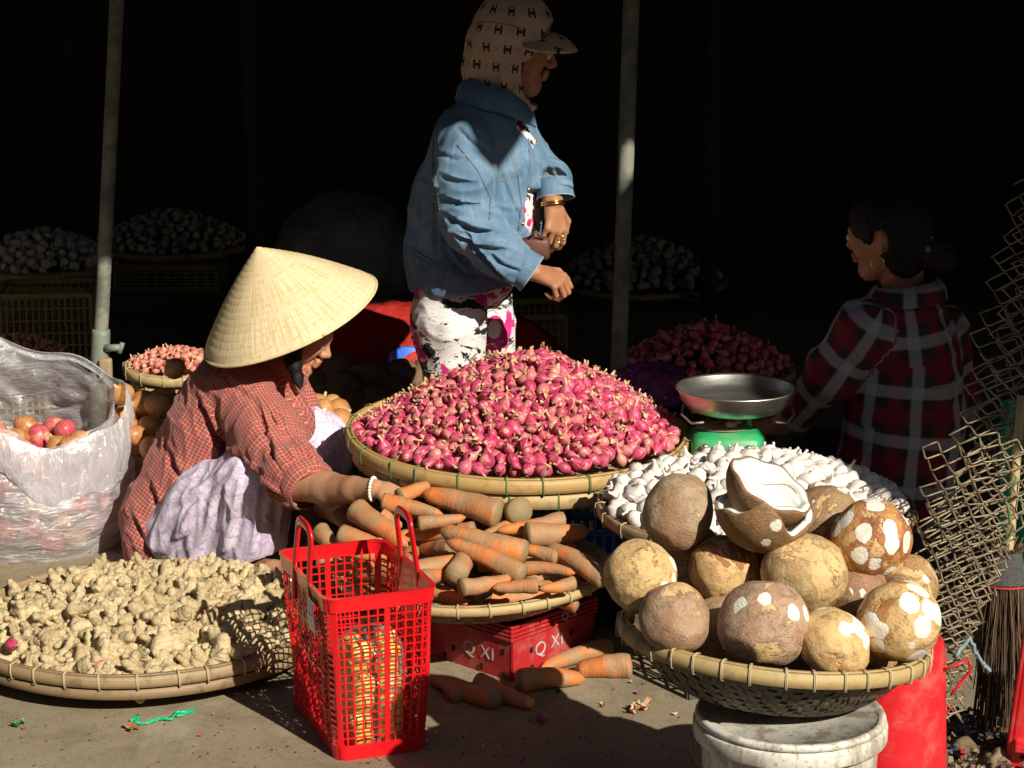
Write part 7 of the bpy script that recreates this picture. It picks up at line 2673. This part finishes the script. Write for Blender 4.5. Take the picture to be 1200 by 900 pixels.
def flake(rs, r_, curl=.5):
    nx_, ny_ = 4, 3
    v_ = []
    for j in range(ny_):
        for i in range(nx_):
            x, y = (i / (nx_ - 1) - .5) * 2, (j / (ny_ - 1) - .5) * 2
            v_.append((x * r_ * (1 - .4 * abs(y)), y * r_ * .6 * (1 - .5 * abs(x)), curl * r_ * (x * x + .3 * y) + rs.uniform(-.1, .1) * r_))
    return v_, grid_faces(nx_, ny_)


rs = random.Random(41)
for (mt, nn, nm) in (('skin_flake', 90, 'pink'), ('tan_flake', 60, 'tan')):
    mb = MB()
    for i in range(nn):
        y = rs.uniform(690, 899); x = rs.uniform(0, 840)
        if rs.random() < .35: x, y = rs.uniform(500, 800), rs.uniform(800, 899)
        c = atz(x, y, .003)
        if (c - V((gt.x, gt.y, 0))).length < .46: continue
        v_, f_ = flake(rs, rs.uniform(.002, .008))
        mb.add(v_, f_, None, Matrix.Translation(c) @ Euler((rs.uniform(-.2, .2), rs.uniform(-.2, .2), rs.uniform(0, 6))).to_matrix().to_4x4())
    tag(obj('skin_litter', mb.mesh('skin_litter'), M[mt]), 'tiny %s onion skin flakes strewn over the concrete' % nm, 'litter', kind='stuff')
mb = MB()
for i in range(340):
    a = rs.uniform(0, 2 * PI); r_ = .37 * math.sqrt(rs.random())
    x, y = r_ * math.cos(a), r_ * math.sin(a)
    if y > .15: continue
    v_, f_ = flake(rs, rs.uniform(.005, .012), .9)
    mb.add(v_, f_, None, Matrix.Translation(SH_C + V((x, y, shallot_h(x, y) + rs.uniform(.008, .019)))) @ Euler((rs.uniform(-1.3, 1.3), rs.uniform(-1.3, 1.3), rs.uniform(0, 6))).to_matrix().to_4x4())
tag(obj('papery_skins', mb.mesh('papery_skins'), M['tan_flake']), 'loose papery tan skins clinging all over the red shallot heap', 'skins', kind='stuff')
mb = MB()
for i in range(70):     # grit and pebbles
    c = atz(rs.uniform(0, 860), rs.uniform(830, 899), .001)
    v_, f_ = box_vf(rs.uniform(.002, .005), rs.uniform(.002, .005), .002, (0, 0, 0)); mb.add(v_, f_, None, Matrix.Translation(c) @ Matrix.Rotation(rs.random() * 6, 4, 'Z'))
tag(obj('grit', mb.mesh('grit', False), rm[1]), 'small dark grit on the concrete in the foreground', 'grit', kind='stuff')
# green twine
P_ = [(153, 845), (163, 840), (158, 848), (172, 848), (186, 843), (200, 844), (206, 836), (218, 834), (228, 832), (214, 838), (205, 840)]
Q_ = []
for a, b in zip(P_, P_[1:]):
    for k in range(6):
        t_ = k / 6; p = atz(a[0] + (b[0] - a[0]) * t_, a[1] + (b[1] - a[1]) * t_, .004); Q_.append(p + V((noise.noise(p * 60) * .004, 0, abs(noise.noise(p * 90)) * .006)))
m = NT('green_plastic_twine', .4, .5); m.col((.01, .42, .20)); M['gtw'] = m.m
mb = MB(); mb.add(*tube_vf(Q_, [.0024 + .0018 * abs(math.sin(i * 1.3)) for i in range(len(Q_))], 6)); tag(obj('twine', mb.mesh('twine'), M['gtw']), 'frayed bright green plastic twine on the concrete below the ginger tray', 'twine')
# dry leaf with lobes
c = atz(150, 854, .004); mb = MB()
for k in range(5):
    a = -1.0 + k * .75
    L_ = (.026, .034, .022, .028, .018)[k]
    v_ = []
    for i in range(7):
        t_ = i / 6; w_ = .0065 * math.sin(PI * t_) ** .8
        for s_ in (-1, 0, 1): v_.append((math.cos(a) * L_ * t_ - math.sin(a) * w_ * s_, math.sin(a) * L_ * t_ * 1.0 + math.cos(a) * w_ * s_, .004 * math.sin(PI * t_) * (1 if s_ else .3) + .006 * t_))
    mb.add(v_, grid_faces(3, 7), None, Matrix.Translation(c))
tag(obj('dry_leaf', mb.mesh('dry_leaf'), M['leaf']), 'dry orange-brown lobed leaf on the concrete below the ginger tray', 'leaf')
for (x, y, lab, mt, s_) in ((22, 849, 'small tuft of green leaf bits at the left bottom of the ground', 'greenleaf', .010), (748, 832, 'curled brown husk strip on the shaded ground left of the bucket', 'tan_flake', .014), (655, 812, 'tiny green lime-like bud on the ground below the carrots', 'greenleaf', .006), (528, 818, 'scrap of pale skin on the shaded ground below the carrots', 'tan_flake', .008), (632, 846, 'wilted pink onion skin on the shaded ground below the crate', 'skin_flake', .011)):
    c = atz(x, y, .004); mb = MB()
    for k in range(5):
        v_, f_ = flake(rs, s_ * rs.uniform(.7, 1.3), .8); mb.add(v_, f_, None, Matrix.Translation(c + V((rs.uniform(-1, 1) * s_, rs.uniform(-1, 1) * s_, rs.uniform(0, .3) * s_))) @ Matrix.Rotation(rs.random() * 6, 4, 'Z'))
    tag(obj('scrap', mb.mesh('scrap'), M[mt]), lab, 'scrap')
print('objects', len(bpy.data.objects), 'tris', sum(sum(len(p.vertices) - 2 for p in m.polygons) for m in bpy.data.meshes))
